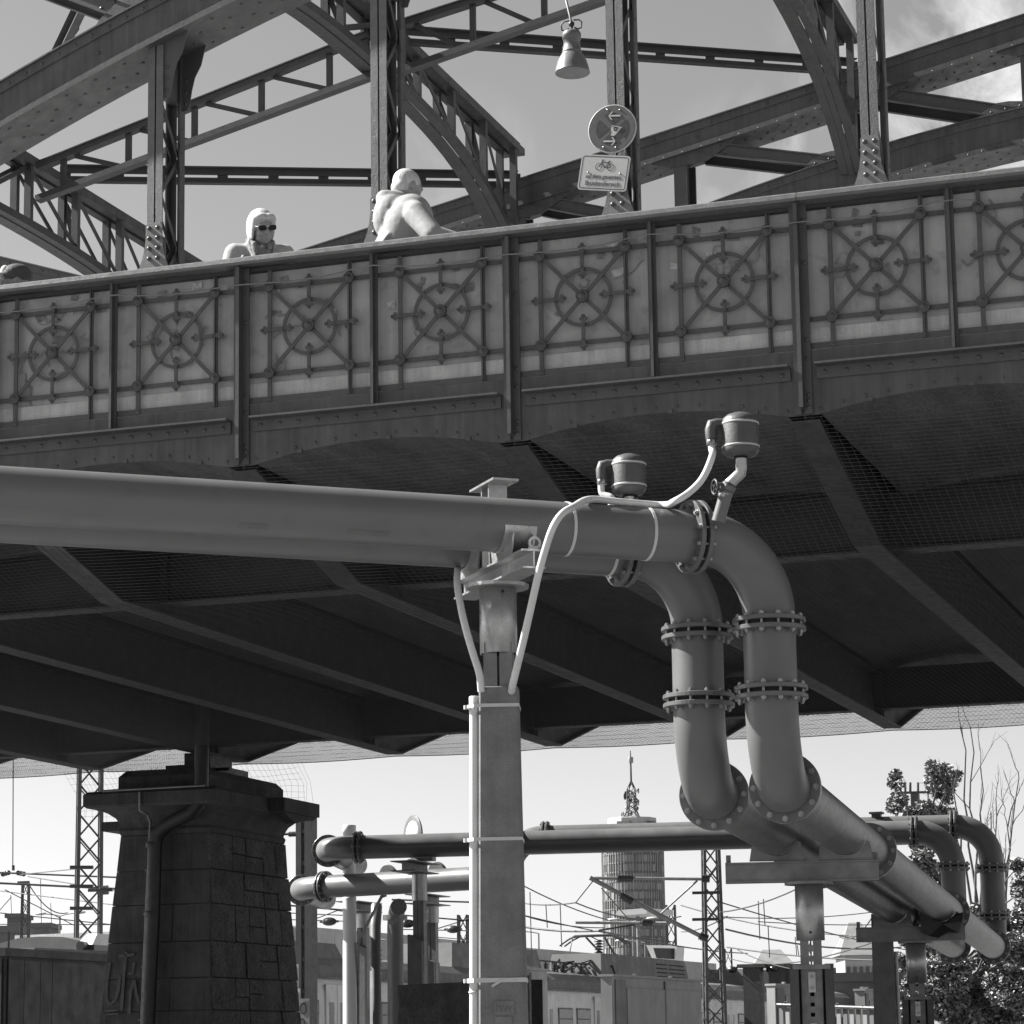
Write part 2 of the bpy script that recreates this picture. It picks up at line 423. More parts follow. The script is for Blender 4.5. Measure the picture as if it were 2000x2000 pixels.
def make_panel():
    xc, zc = 0, 6.163; NY = V((0, -1, 0))
    org = V((0, YF, 0))
    mb = MB(); w = .438
    nx, nzs = 10, 10; vs = []; fs = []
    for j in range(nzs+1):
        for i in range(nx+1):
            x = -w+2*w*i/nx; z = 5.694+(6.552-5.694)*j/nzs
            vs.append((x, YF+.045+.004*math.sin(x*9)*math.sin(z*7+1), z))
    for j in range(nzs):
        for i in range(nx): q = j*(nx+1)+i; fs.append((q, q+1, q+nx+2, q+nx+1))
    mb.add(vs, fs, True); mb.box((-w, YF+.052, 5.694), (w, YF+.062, 6.552))
    root = bpy.data.objects.new('parapet_panel', mb.mesh('parapet_panel', 'panel_sheet', V((0, 0, 0)))); COL.objects.link(root); root.parent = BR
    def part(name, mbx, m): 
        o = bpy.data.objects.new(name, mbx.mesh(name, m, V((0, 0, 0)))); COL.objects.link(o); o.parent = root; return o
    yb = YF+.03    # ornament lies between sheet and post faces
    m = MB(); m.box((-w+.002, YF+.036, 5.694), (w-.002, YF+.0425, 5.83)); part('sill_board', m, 'sill_sheet')
    m = MB(); m.box((-w, YF+.012, 5.696), (w, YF+.026, 5.735)); part('bottom_bar', m, 'strap_paint')
    BX, BZ = .272, .282
    for s in (-1, 1):
        m = MB(); m.box((s*BX-.0135, YF+.006, 5.70), (s*BX+.0135, YF+.016, 6.552))
        m.box((s*BX-.002, YF-.006, 5.70), (s*BX+.002, YF+.006, 6.552)) if s > 0 else None
        m.dome((s*BX, YF+.0055, 5.725), (0, -1, 0), .007); part('upright', m, 'strap_paint')
        m = MB(); m.box((-w, YF+.017, zc+s*BZ-.0135), (w, YF+.025, zc+s*BZ+.0135)); part('cross_bar', m, 'strap_paint')
    for sx in (-1, 1):
        for sz in (-1, 1):
            m = MB(); m.bar((sx*.02, YF+.004, zc+sz*.0207), (sx*BX, YF+.004, zc+sz*BZ), .026, .007, (0, -1, 0)); part('diagonal', m, 'strap_paint')
            m = MB(); m.lathe([(.036, -.006), (.036, .008), (.031, .013), (.026, .009), (.021, .010), (.018, .015), (.011, .015), (.009, .02), (0, .021)], (sx*BX, YF-.004, zc+sz*BZ), NY, 18); part('rosette', m, 'strap_paint')
    m = MB(); m.lathe([(.041, -.004), (.041, .016), (.036, .022), (.031, .016), (.025, .017), (.022, .024), (.013, .024), (.010, .03), (0, .031)], (0, YF-.004, zc), NY, 20); part('hub', m, 'strap_paint')
    m = MB(); m.ring((0, YF+.0155, zc), AXX, AZZ, .163, .186, .007, 44)
    part('ring', m, 'strap_paint')
    for (cx_, cz_, ax_, az_) in ((.218, 0, (1, 0, 0), (0, 0, 1)), (-.218, 0, (1, 0, 0), (0, 0, 1)), (0, .224, (0, 0, 1), (-1, 0, 0)), (0, -.224, (0, 0, 1), (-1, 0, 0))):
        m = MB(); trefoil(m, (cx_, YF+.003, zc+cz_), ax_, az_, .175, .024, NY, .007); part('strap', m, 'strap_paint')
    return root
panel0 = make_panel()
slots = []
for k in range(-4, 5):
    # hubs sit .441 to either side of the minor post
    slots += [U(k)+.9-.441, U(k)+.9+.441]
worg_b = worg(BR)
first = True; panels = []
for x in slots:
    if first: p = panel0; first = False
    else:
        p = panel0.copy(); COL.objects.link(p)
        for ch in panel0.children:
            d = ch.copy(); COL.objects.link(d); d.parent = p
    p.parent = BR; p.location = V((x, 0, 0))-worg_b
    panels.append(p)
# graffiti and sticker remains on the sheets
for i, p in enumerate(panels):
    x0 = slots[i]; r_ = random.Random(40+i*7)
    amount = {8: 11, 9: 8, 10: 8, 11: 3, 12: 3, 13: 2, 14: 3, 15: 5}.get(i, 3)
    for j in range(amount):
        cx_ = x0+r_.uniform(-.26, .26); cz_ = r_.uniform(6.0, 6.42)
        pts = []; a = r_.uniform(0, 6); st = r_.uniform(.012, .022)
        q = V((cx_, YF+.0385, cz_))
        for t in range(r_.randint(6, 12)):
            pts.append(q.copy()); a += r_.choice((-2.2, -1.2, -.3, .3, .9, 2.0)) if t % 3 == 2 else r_.uniform(-.35, .35); q = q+V((math.cos(a)*st, 0, math.sin(a)*st*1.3))
        m = MB(); m.poly(pts, r_.choice((.006, .009, .014)), .001, (0, 1, 0))
        o = m.build('graffiti', 'graffiti_dark', p)
    for j in range(r_.randint(4, 7)):
        cx_ = x0+r_.uniform(-.36, .36); cz_ = r_.choice((r_.uniform(6.42, 6.53), r_.uniform(6.2, 6.45)))
        sx, sz = r_.uniform(.018, .045), r_.uniform(.012, .03); a = r_.uniform(-.3, .3)
        ax_ = V((math.cos(a), 0, math.sin(a))); az_ = V((-math.sin(a), 0, math.cos(a)))
        m = MB(); m.prism([(-sx, -sz), (sx*r_.uniform(.6, 1), -sz), (sx, sz*r_.uniform(.5, 1)), (-sx, sz)], (cx_, YF+.0388+.0002*j, cz_), ax_, az_, .0008)
        m.build('sticker', r_.choice(('sticker_pale', 'sticker_dark', 'sticker_dark')), p)
# the lettering sprayed inside the ring of one panel
m = MB(); add_text(m, 'THE', .1, (slots[13]+.005, YF+.0378, 6.255), (1, 0, .04), (0, 0, 1), .95); m.build('graffiti', 'graffiti_dark', panels[13])
# cable tied along the parapet
mb = MB(); pts = []
for i in range(0, 96):
    x = U(-3)+i*.125; s = ((x-U(0)) % 1.8)/1.8
    z = 6.452-.014*math.sin(math.pi*((s*2) % 1)) + .03*math.exp(-((s-.5)/.12)**2)
    pts.append((x, YF-.085, z))
mb.tube(pts, .0045, 5); mb.build('cable', 'galv_dull', BR)

# cross girders
for k in range(K0, K1+1):
    x = U(k); mb = MB(); t = .006
    prof = [(YF+.03, ZS), (YF+.03, ZS-.012), (YB1, ZBOT), (YT2+.81, ZBOT), (YF2-.03, ZS-.012), (YF2-.03, ZS)]
    top = [(YF2-.03, 5.46), (YF+.03, 5.46)]
    mb.prism([(y, z) for y, z in prof+top], (x-t, 0, 0), AYY, AZZ, 2*t)
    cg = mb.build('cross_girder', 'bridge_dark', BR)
    mb = MB(); fl = [(YF+.03, ZS-.02), (YB1, ZBOT), (YT2+.81, ZBOT), (YF2-.03, ZS-.02)]
    mb.poly([(x, y, z-.008) for y, z in fl], .014, .175, (1, 0, 0)); mb.build('bottom_flange', 'bridge_web', cg)
    mb = MB()
    # stiffeners at the trusses, top flange angles
    for yy in (YT-.06, YT+.06, YT2-.06, YT2+.06):
        for sx in (-1, 1):
            mb.box((x+(.0065 if sx > 0 else -.07), yy-.006, ZBOT+.004), (x+(.07 if sx > 0 else -.0065), yy+.006, ZS+.02))
    for sx in (-1, 1):
        mb.box((x+(.0065 if sx > 0 else -.085), YT+.12, 5.262), (x+(.085 if sx > 0 else -.0065), YT2-.12, 5.274))
        for i in range(34):
            mb.dome((x+sx*.0062, YT+.2+i*(YT2-YT-.4)/33, 5.215), (sx, 0, 0), .011, 6)
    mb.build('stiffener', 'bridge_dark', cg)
# longitudinal girders under the trusses and far/near
for yy in (YT, YT2):
    for k in range(K0, K1):
        a, b = U(k)+.0125, U(k+1)-.0125; mb = MB()
        mb.box((a, yy-.006, ZLON), (b, yy+.006, 5.33))
        for d in (-1, 1):
            mb.box((a, yy+(.0065 if d > 0 else -.06), ZLON+.002), (b, yy+(.06 if d > 0 else -.0065), ZLON+.012))
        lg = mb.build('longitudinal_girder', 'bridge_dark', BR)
        mb = MB(); mb.box((a, yy-.085, ZLON-.014), (b, yy+.085, ZLON-.001))
        for i in range(9):
            for d in (-1, 1): mb.dome((a+.1+i*(b-a-.2)/8, yy+d*.06, ZLON-.0145), (0, 0, -1), .01, 6)
        mb.build('bottom_flange', 'bridge_web', lg)
# far parapet, plain seen from here
mb = MB(); mb.box((U(K0), YF2-.03, 5.7), (U(K1), YF2-.01, 6.56)); mb.box((U(K0), YF2-.1, 6.57), (U(K1), YF2+.1, 6.62)); mb.build('far_parapet', 'bridge_web', BR)
# ---- arches
def ZL(x):                      # lower edge of the lower chord
    if x < U(-2): x = 2*U(-2)-x
    return -.0232*x*x-.0425*x+10.574
def ZU(x):                      # upper edge of the upper chord
    if x < U(-2): return 9.72+.33*(U(-2)-x)
    return 9.98+.2007*(x-U(-2)) if x < -2.5 else 9.98+.2007*(-2.5-U(-2))+.2007*(x+2.5)-.022*(x+2.5)**2
def chord(yc, zf, depth, xa, xb, name, riv, up):
    hw = .22; n = max(8, int((xb-xa)/.3)); xs = [xa+(xb-xa)*i/n for i in range(n+1)]
    root = None
    def strip(mb, y0, y1, za, zb):   # swept box between offsets za..zb (from lower edge), y0..y1
        vs = []; fs = []
        for x in xs:
            z = zf(x); vs += [(x, y0, z+za), (x, y1, z+za), (x, y1, z+zb), (x, y0, z+zb)]
        for i in range(n):
            j = 4*i
            for q in range(4): fs.append((j+q, j+(q+1) % 4, j+4+(q+1) % 4, j+4+q))
        fs += [(0, 1, 2, 3), (4*n+3, 4*n+2, 4*n+1, 4*n)]; mb.add(vs, fs)
    mb = MB(); strip(mb, yc-hw, yc-hw+.014, .014, depth-.002); strip(mb, yc+hw-.014, yc+hw, .014, depth-.002)
    strip(mb, yc-hw-.012, yc-hw-.0005, depth-.085, depth-.002)
    strip(mb, yc-hw-.012, yc-hw-.0005, .0145, .06)
    strip(mb, yc-.2, yc+.2, depth-.03, depth-.004)
    if riv:
        m = int((xb-xa)/riv)
        for i in range(m):
            x = xa+(i+.5)*(xb-xa)/m; z = zf(x)
            mb.dome((x, yc-hw-.012, z+depth-.045), (0, -1, 0), .016)
            mb.dome((x+riv/2, yc-hw-.012, z+.036), (0, -1, 0), .012)
            if i % 6 == 3: mb.dome((x+.05, yc-hw-.001, z+depth*.5), (0, -1, 0), .016)
    root = mb.build(name, 'bridge_web', BR)
    mb = MB(); strip(mb, yc-hw-.03, yc+hw+.03, 0, .013)
    if riv:
        m = int((xb-xa)/.24)
        for i in range(m):
            x = xa+(i+.5)*(xb-xa)/m
            for dy in (-.16, -.05, .06, .17):
                xx = x+(.1 if dy in (-.05, .17) else 0); sl_ = (zf(xx+.01)-zf(xx))/.01
                mb.dome((xx, yc+dy, zf(xx)-.0005), (sl_, 0, -1), .016, 6)
    mb.build('flange_plate', 'bridge_paint', root)
    mb = MB(); strip(mb, yc-hw-.03, yc+hw+.03, depth-.001, depth+.012); mb.build('cover_plate', 'bridge_paint', root)
    return root
XR = U(5)+.3
for yc in (YT, YT2):
    chord(yc, ZL, .37, U(-2)+.05, XR, 'lower_chord', .14, False)
    chord(yc, lambda x: ZU(x)-.29, .29, U(-2)-.0, XR, 'upper_chord', .2, True)
    chord(yc, lambda x: ZU(x)-.29, .29, U(-5), U(-2)-.01, 'upper_chord', .2, True)
    chord(yc, ZL, .37, U(-4), U(-2)-.05, 'lower_chord', .2, False)
    # tower post over the pier
    mb = MB(); x = U(-2)
    for dx in (-.1, .1):
        mb.box((x+dx-.04, yc-.2, 5.56), (x+dx+.04, yc-.16, 9.66)); mb.box((x+dx-.04, yc+.16, 5.56), (x+dx+.04, yc+.2, 9.66))
        mb.box((x+dx-.008, yc-.1595, 5.56), (x+dx+.008, yc+.1595, 9.66))
    mb.build('tower_post', 'bridge_paint', BR)
    # web members of the arch
    for k in range(-1, 5):
        x = U(k); z0 = ZL(x)+.385; z1 = ZU(x)-.305; mb = MB()
        if z1-z0 > .1:
            for dy in (-.19, .19):
                mb.bar((x, yc+dy, z0), (x, yc+dy, z1), .13, .03, (0, 1, 0))
            mb.bar((x, yc, z0), (x, yc, z1), .014, .34, (0, 1, 0))
            mb.build('arch_post', 'bridge_paint', BR)
        a = V((x+.3, yc, ZU(x+.3)-.31)); b = V((U(k+1)-.25, yc, ZL(U(k+1)-.25)+.39)); mb = MB()
        for dy in (-.195, .195):
            o = V((0, dy, 0)); d = (b-a).normalized(); up_ = V((-d.z, 0, d.x))
            mb.bar(a+o, b+o, .012, .13, up_, .12); mb.bar(a+o+up_*.06, b+o+up_*.06, .06, .012, up_, .12); mb.bar(a+o-up_*.06, b+o-up_*.06, .06, .012, up_, .12)
        for s in (.03, .09, .15, .85, .91, .97):
            for e in (-.04, .04):
                d = (b-a).normalized(); up_ = V((-d.z, 0, d.x)); mb.dome(a+(b-a)*s+up_*e+V((0, -.201, 0)), (0, -1, 0), .015)
        for s in (.3, .5, .7):
            mb.bar(a+(b-a)*s+V((0, -.18, .06)), a+(b-a)*s+V((0, .18, .06)), .05, .01)
        mb.build('arch_diagonal', 'bridge_paint', BR)
        # gusset plates where the diagonal meets the chords
        def gus(pts):
            mb = MB(); area = sum(pts[i][0]*pts[(i+1) % len(pts)][1]-pts[(i+1) % len(pts)][0]*pts[i][1] for i in range(len(pts)))
            mb.prism(pts if area > 0 else pts[::-1], V((0, yc-.2085, 0)), AXX, AZZ, .009)
            for q in (.2, .4, .6, .8): mb.dome((pts[0][0]+(pts[1][0]-pts[0][0])*q, yc-.2175, pts[0][1]+(pts[1][1]-pts[0][1])*q+(-.04 if pts[2][1] < pts[1][1] else .04)), (0, -1, 0), .013)
            mb.build('gusset_plate', 'bridge_web', BR)
        zu = lambda xx: ZU(xx)-.292
        zl = lambda xx: ZL(xx)+.372
        x2 = U(k+1)
        gus([(x-.3, zu(x-.3)), (x+.62, zu(x+.62)), (x+.52, zu(x+.52)-.06), (x+.3, zu(x+.3)-.15), (x+.1, zu(x+.1)-.13), (x-.1, zu(x-.1)-.1), (x-.24, zu(x-.24)-.04)])
        gus([(x2-.52, zl(x2-.52)), (x2+.2, zl(x2+.2)), (x2+.05, zl(x2+.05)+.05), (x2-.2, zl(x2-.2)+.11), (x2-.32, zl(x2-.32)+.12), (x2-.46, zl(x2-.46)+.06)])

# ---- hangers
def hanger(x, yc, detail):
    top = ZL(x)+.002; yf = yc-.18; yr = yc+.19; mb = MB(); z0 = 5.56
    for s in (-1, 1):
        a, b = sorted((x+s*.006, x+s*.062)); mb.box((a, yf-.006, z0), (b, yf+.006, top))
        a, b = sorted((x+s*.006, x+s*.016)); mb.box((a, yf+.0065, z0), (b, yf+.07, top))
    h = mb.build('hanger', 'hanger_sunlit_paint', BR)
    mb = MB()
    for s in (-1, 1):
        a, b = sorted((x+s*.006, x+s*.062)); mb.box((a, yr-.006, z0), (b, yr+.006, top))
        a, b = sorted((x+s*.05, x+s*.062)); mb.box((a, yr-.075, z0), (b, yr-.0065, top))
        if detail:
            z = z0+.2
            while z < top-.1: mb.dome((x+s*.062, yr-.04, z), (s, 0, 0), .011, 6); z += .19
    mb.build('rear_flange', 'bridge_paint', h)
    mb = MB(); z = z0+.3; i = 0
    while z < top-.4:
        for s in (-.03, .03):
            p = (x+s, yf+.03, z); q = (x+s, yr-.03, z+.36)
            if i % 2: p, q = (x+s, yf+.03, z+.36), (x+s, yr-.03, z)
            mb.bar(p, q, .034, .007, (1, 0, 0))
        i += 1; z += .36
    mb.box((x-.04, yf+.02, top-.36), (x+.04, yr-.02, top-.02))
    mb.build('lacing', 'bridge_paint', h)
    # flared foot plate with bolts
    mb = MB(); prof = [(.066, 7.76), (.066, 7.66), (.075, 7.58), (.095, 7.5), (.125, 7.42), (.165, 7.34), (.2, 7.28), (.2, 6.9)]
    poly_ = [(-a, b) for a, b in prof[::-1]]+[(-.05, 7.785), (.05, 7.785)]+prof
    mb.prism([(a, b) for a, b in poly_][::-1], (x, yf-.007, 0), AXX, AZZ, .011)
    fp = mb.build('foot_plate', 'foot_sunlit_paint', h)
    mb = MB()
    for i in range(4):
        for s in (-.034, .034): mb.lathe([(.0165, -.002), (.0165, .012), (.012, .02), (0, .024)], (x+s, yf-.018, 7.74-i*.078), (0, -1, 0), 9)
    mb.build('bolt', 'bridge_paint', fp)
    # curved brackets under the chord
    for yy in (yf+.02, yr-.03):
        mb = MB(); pts = [(a+.063, b) for a, b in ((0, -.42), (.04, -.42), (.06, -.36), (.075, -.26), (.1, -.16), (.15, -.07))]+[(.253, ZL(x+.253)-top), (.063, ZL(x+.063)-top)]
        mb.prism(pts, (x, yy, top), AXX, AZZ, .01)
        for q in (-.36, -.27, -.18): mb.dome((x+.09, yy-.0105, top+q), (0, -1, 0), .014)
        mb.build('bracket', 'bridge_paint', h)
    return h
for k in range(-1, 6):
    hanger(U(k), YT, True); hanger(U(k), YT2, False)

# ---- transverse frames
def frame(k, ztop, zmid):
    x = U(k); nY = 20; ya, yb = YT+.22, YT2-.22
    def zb(y):
        d = abs(y-22); return zmid-.014*d*d-.0023*d**4
    root = None
    mb = MB()
    for s in (-1, 1):
        xx = x+s*.075
        mb.bar((xx, ya, ztop-.04), (xx, yb, ztop-.04), .09, .075)
    mb.box((x-.12, ya, ztop-.001), (x+.12, yb-.15, ztop+.01))
    mb.bar((x, ya, ztop-.05), (x, yb, ztop-.05), .1, .01)
    root = mb.build('cross_frame', 'frame_paint', BR)
    mb = MB(); n = 26
    for s in (-1, 1):
        xx = x+s*.075; pts = [(xx, ya+(yb-ya)*i/n, zb(ya+(yb-ya)*i/n)+.04) for i in range(n+1)]
        mb.poly(pts, .075, .08, (1, 0, 0))
    pts = [(x, ya+(yb-ya)*i/n, zb(ya+(yb-ya)*i/n)-.004) for i in range(n+1)]
    mb.poly(pts, .01, .06, (1, 0, 0))
    mb.build('curved_chord', 'frame_paint', root)
    ys = [ya+.25+(yb-ya-.5)*i/8 for i in range(9)]
    for i, y in enumerate(ys):
        mb = MB()
        for s in (-1, 1): mb.bar((x+s*.075, y, zb(y)+.06), (x+s*.075, y, ztop-.07), .07, .06, (0, 1, 0))
        mb.build('frame_post', 'frame_paint', root)
        if i < 8:
            y2 = ys[i+1]; mb = MB()
            p, q = ((y, ztop-.09), (y2, zb(y2)+.08)) if i >= 4 else ((y, zb(y)+.08), (y2, ztop-.09))
            for s in (-1, 1): mb.bar((x+s*.075, p[0], p[1]), (x+s*.075, q[0], q[1]), .05, .012, (1, 0, 0))
            mb.build('frame_diagonal', 'frame_paint', root)
    for i in range(1, 8, 2):
        mb = MB(); y = ys[i]; mb.bar((x-.06, y, ztop-.1), (x+.06, y, zb(y)+.12), .05, .012, (0, 1, 0)); mb.build('batten', 'frame_paint', root)
    return root
FT = {-2: (10.13, 9.43), 0: (11.05, 10.515), 2: (11.8, 11.17), 4: (12.15, 11.55)}
for k, (a, b) in FT.items(): frame(k, a, b)

# ---- longitudinal strut in the middle and the wind bracing
def strut(p0, p1, q0, q1, npan):
    """upper chord p0-p1, lower chord q0-q1"""
    p0, p1, q0, q1 = map(V, (p0, p1, q0, q1)); mb = MB()
    mb.bar(p0, p1, .1, .055); mb.bar(p0+V((0, 0, .034)), p1+V((0, 0, .034)), .13, .01)
    r_ = mb.build('wind_strut', 'frame_paint', BR)
    mb = MB(); mb.bar(q0, q1, .1, .055); mb.build('lower_chord', 'frame_paint', r_)
    for i in range(npan):
        a = (i+.4)/npan; b = (i+1.25)/npan
        pa_ = p0.lerp(p1, a); qa_ = q0.lerp(q1, (pa_.x-q0.x)/(q1.x-q0.x)); mb = MB(); mb.bar(pa_-V((0, 0, .03)), qa_+V((0, 0, .03)), .05, .045, (0, 1, 0)); mb.build('strut_post', 'frame_paint', r_)
        if i < npan-1 or b < 2:
            mb = MB(); mb.bar(p0.lerp(p1, a+.035)-V((0, 0, .03)), q0.lerp(q1, min(1, a+1/npan-.035))+V((0, 0, .03)), .045, .014, (0, 1, 0)); mb.build('strut_diagonal', 'frame_paint', r_)
def lz(p, q, x):
    t = (x-p.x)/(q.x-p.x); return V((x, p.y, p.z+(q.z-p.z)*t))
ua, ub = AY(103, 316, 22), AY(668, 91, 22); la, lb = AY(300, 306, 22), AY(725, 149, 22)
strut(lz(ua, ub, U(-2)+.17), lz(ua, ub, U(0)-.02), lz(la, lb, U(-2)+.17), lz(la, lb, U(0)+.1), 5)
ua, ub = AY(790, 48, 22), AY(930, 3, 22); la, lb = AY(790, 137, 22), AY(1170, 4, 22)
e1, e2 = lz(ua, ub, U(2)-.17), lz(la, lb, U(2)-.17)
strut(lz(ua, ub, U(0)+.02), e1, lz(la, lb, U(0)+.02), e2, 5)
strut(e1+V((.34, 0, .05)), V((U(4)-.17, 22, e1.z+.3)), e2+V((.34, 0, .05)), V((U(4)-.17, 22, e2.z+.3)), 5)
def brace(a, b):
    for my in (False, True):
        p, q = V(a), V(b)
        if my: p.y, q.y = 21.9, 44-q.y-.2; q.z += .2
        mb = MB(); d = (q-p).normalized(); side = d.cross(AZZ).normalized()
        for z in (-.052, .052):
            o = V((0, 0, z)); mb.bar(p+o, q+o, .012, .075); mb.bar(p+o+side*.035+V((0, 0, .03 if z > 0 else -.03)), q+o+side*.035+V((0, 0, .03 if z > 0 else -.03)), .06, .012)
        n = 9
        for i in range(n+1):
            c = p.lerp(q, i/n); mb.bar(c-V((0, 0, .08))-side*.012, c+V((0, 0, .08))-side*.012, .11, .01, side)
        mb.build('wind_brace', 'frame_paint', BR)
brace(AX(128, 341, U(-2)), AX(1008, 352, U(0)))
brace(AX(772, 70, U(0)), AX(1668, 133, U(2)))
b3 = AX(772, 70, U(0)); b4 = AX(1668, 133, U(2)); brace(V((U(2), b3.y, b3.z+.72)), V((U(4), b4.y, b4.z+.35)))

# ---- netting under the deck
mb = MB()
path = [(YF-.002, 5.285), (YB1, 4.812), (YT, 4.808), (YB2, 4.808), (YF2, 5.285)]
seg = [math.hypot(path[i+1][0]-path[i][0], path[i+1][1]-path[i][1]) for i in range(4)]; tot = sum(seg)
def pp(s):
    for i in range(4):
        if s <= seg[i] or i == 3:
            t = s/seg[i]; return path[i][0]+(path[i+1][0]-path[i][0])*t, path[i][1]+(path[i+1][1]-path[i][1])*t
        s -= seg[i]
def sag(x, s):
    fr = ((x-U(0)) % 1.8)/1.8; return -.02*math.sin(math.pi*fr)*(0 if s < .02 or s > seg[0]+seg[1]+seg[2] else 1)
NX0, NX1 = U(-5), U(5); xs_ = [NX0+.3*i for i in range(int((NX1-NX0)/.3)+1)]
WR = .0013
for i in range(int(tot/.05)+1):
    s = min(i*.05, tot); y, z = pp(s)
    if s > tot-seg[3]+.01 and i % 6: continue
    mb.tube([(x, y, z+sag(x, s)) for x in xs_], WR, 3, False)
ss = [tot*i/40 for i in range(41)]+[sum(seg[:j]) for j in (1, 2, 3)]; ss.sort()
for i in range(int((NX1-NX0)/.05)+1):
    x = NX0+i*.05; mb.tube([(x, pp(s)[0], pp(s)[1]+sag(x, s)) for s in ss], WR, 3, False)
# curtain of net at the pier
y0 = 27.35; ca, cb = AY(150, 1500, y0), AY(617, 1500, y0)
n = int((cb.x-ca.x)/.06)
for i in range(n+1):
    x = ca.x+.06*i; mb.tube([(x, y0-.3, 4.81), (x+.02*math.sin(i), y0, 4.6), (x+.03*math.sin(i*2.1), y0+.05, 4.3+.03*math.sin(i*.9))], WR, 3, False)
for j in range(9):
    mb.tube([(ca.x+.2*i, y0-.3+.3*min(1, j/4), 4.8-.058*j+.012*math.sin(i*1.3+j)) for i in range(int((cb.x-ca.x)/.2)+1)], WR, 3, False)
mb.build('netting', 'net', BR, kind='stuff')
# edge rope of the netting between the girder ends
mb = MB(); mb.tube([(NX0+.3*i, YB2, 4.806+sag(NX0+.3*i, 5)) for i in range(len(xs_))], .006, 4); mb.build('net_rope', 'net', BR)

# ---- two signs on a hanger
SX = U(2); sy = 17.5
def sign_frame(n_yaw, roll):
    ny = V((math.sin(n_yaw), -math.cos(n_yaw), 0)); ax0 = V((math.cos(n_yaw), math.sin(n_yaw), 0))
    ax_ = ax0*math.cos(roll)+AZZ*math.sin(roll); ay_ = AZZ*math.cos(roll)-ax0*math.sin(roll)
    return ax_, ay_, ny
ax_, ay_, ny = sign_frame(rad(0), rad(-6.5)); c = AY(1195.7, 251.5, 17.47)
S1 = thing('road_sign', c-V((0, 0, .18)), 'round no-stopping sign with crossed bars and two arrows', 'road sign')
def disc(mb, c, r0, r1, t, n=44):
    mb.ring(c, ax_, ay_, r0, r1, t, n)
mb = MB(); mb.lathe([(.176, -.012), (.176, 0), (.17, .003), (.17, .0015), (0, .0015)], c, ny, 48); mb.build('plate', 'sign_white', S1)
mb = MB(); mb.prism([(.166*math.cos(2*math.pi*i/44), .166*math.sin(2*math.pi*i/44)) for i in range(44)], c+ny*.003, ax_, ay_, .0012); mb.build('red_field', 'sign_red', S1)
for q in range(4):
    mb = MB(); pts = []; a0 = math.pi/2*q+math.pi/4; 
    pts = [(.022*math.cos(a0), .022*math.sin(a0))]
    aa = rad(34)
    r0 = .118
    for i in range(11):
        a = a0-aa+2*aa*i/10; pts.append((r0*math.cos(a), r0*math.sin(a)))
    # quadrants lie up, right, down, left of the cross
    rot = -math.pi/4
    pts = [(x*math.cos(rot)-y*math.sin(rot), x*math.sin(rot)+y*math.cos(rot)) for x, y in pts]
    mb.prism(pts, c+ny*.0045, ax_, ay_, .001); mb.build('blue_field', 'sign_blue', S1)
def arrow(cx_, cy_, s):
    mb = MB()
    mb.prism([(-.042, -.006), (.042, -.006), (.042, .006), (-.042, .006)], c+ny*.006+ax_*cx_+ay_*cy_, ax_, ay_, .001)
    for e in (-1, 1):
        p = [(s*.047, 0), (s*.036, 0.004*e), (s*.014, e*.029), (s*.026, e*.029)]
        if s*e > 0: p = p[::-1]
        mb.prism(p, c+ny*.0062+ax_*cx_+ay_*cy_, ax_, ay_, .001)
    mb.build('arrow', 'sign_white', S1)
arrow(.012, .093, -1); arrow(-.012, -.093, 1)
mb = MB(); mb.prism([(-.002, .034), (.072, .018), (.045, -.018), (.02, -.045), (-.006, -.04), (.002, -.02), (-.008, .0)][::-1], c+ny*.007+V((0, 0, -.01)), ax_, ay_, .001); st = mb.build('sticker', 'sign_white', S1)
mb = MB(); mb.ring(c+ny*.0083+ax_*.028+ay_*-.005, ax_, ay_, .006, .016, .0006, 14)
for i in range(5): mb.prism([(.012*i, .026-.003*i), (.012*i+.007, .026-.003*i), (.012*i+.007, .034-.003*i), (.012*i, .034-.003*i)], c+ny*.0083+V((0, 0, -.016)), ax_, ay_, .0006)
mb.build('print', 'sign_blue', st)
for (a, b) in ((-.045, .138), (.045, .136), (-.05, -.135), (.04, -.138)):
    mb = MB(); mb.dome(c+ny*.0045+ax_*a+ay_*b, ny, .008); mb.build('screw', 'bolt_zinc', S1)
mb = MB(); mb.box((c.x-.05, 17.477, c.z-.14), (c.x+.05, 17.56, c.z-.11)); mb.box((c.x-.05, 17.477, c.z+.09), (c.x+.05, 17.56, c.z+.12)); mb.build('clamp', 'galv_dull', S1)
# rectangular plate
ax_, ay_, ny = sign_frame(rad(0), rad(-9.5)); c = AY(1180, 338, 17.45)
S2 = thing('sign_plate', c-V((0, 0, .14)), 'white rectangular supplementary sign with bicycle pictogram and two lines of German text', 'sign')
def rrect(w, h, r_, n=5):
    pts = []
    for (sx, sy_, a0) in ((1, -1, -90), (1, 1, 0), (-1, 1, 90), (-1, -1, 180)):
        for i in range(n+1):
            a = rad(a0+90*i/n); pts.append((sx*(w-r_)+r_*math.cos(a), sy_*(h-r_)+r_*math.sin(a)))
    return pts
mb = MB(); mb.prism(rrect(.18, .128, .022), c, ax_, ay_, .006); mb.build('plate', 'sign_white', S2)
mb = MB()
o_ = rrect(.17, .118, .018); i_ = rrect(.1645, .1125, .014); n = len(o_); vs = [c+ny*.0066+ax_*a+ay_*b for a, b in o_]+[c+ny*.0066+ax_*a+ay_*b for a, b in i_]
mb.add(vs, [(i, (i+1) % n, n+(i+1) % n, n+i) for i in range(n)]); mb.build('border', 'sign_black', S2)
mb = MB(); cc = c+ny*.0068
for s in (-1, 1): mb.ring(cc+ax_*(s*.043)+ay_*.042, ax_, ay_, .0225, .0262, .0006, 26)
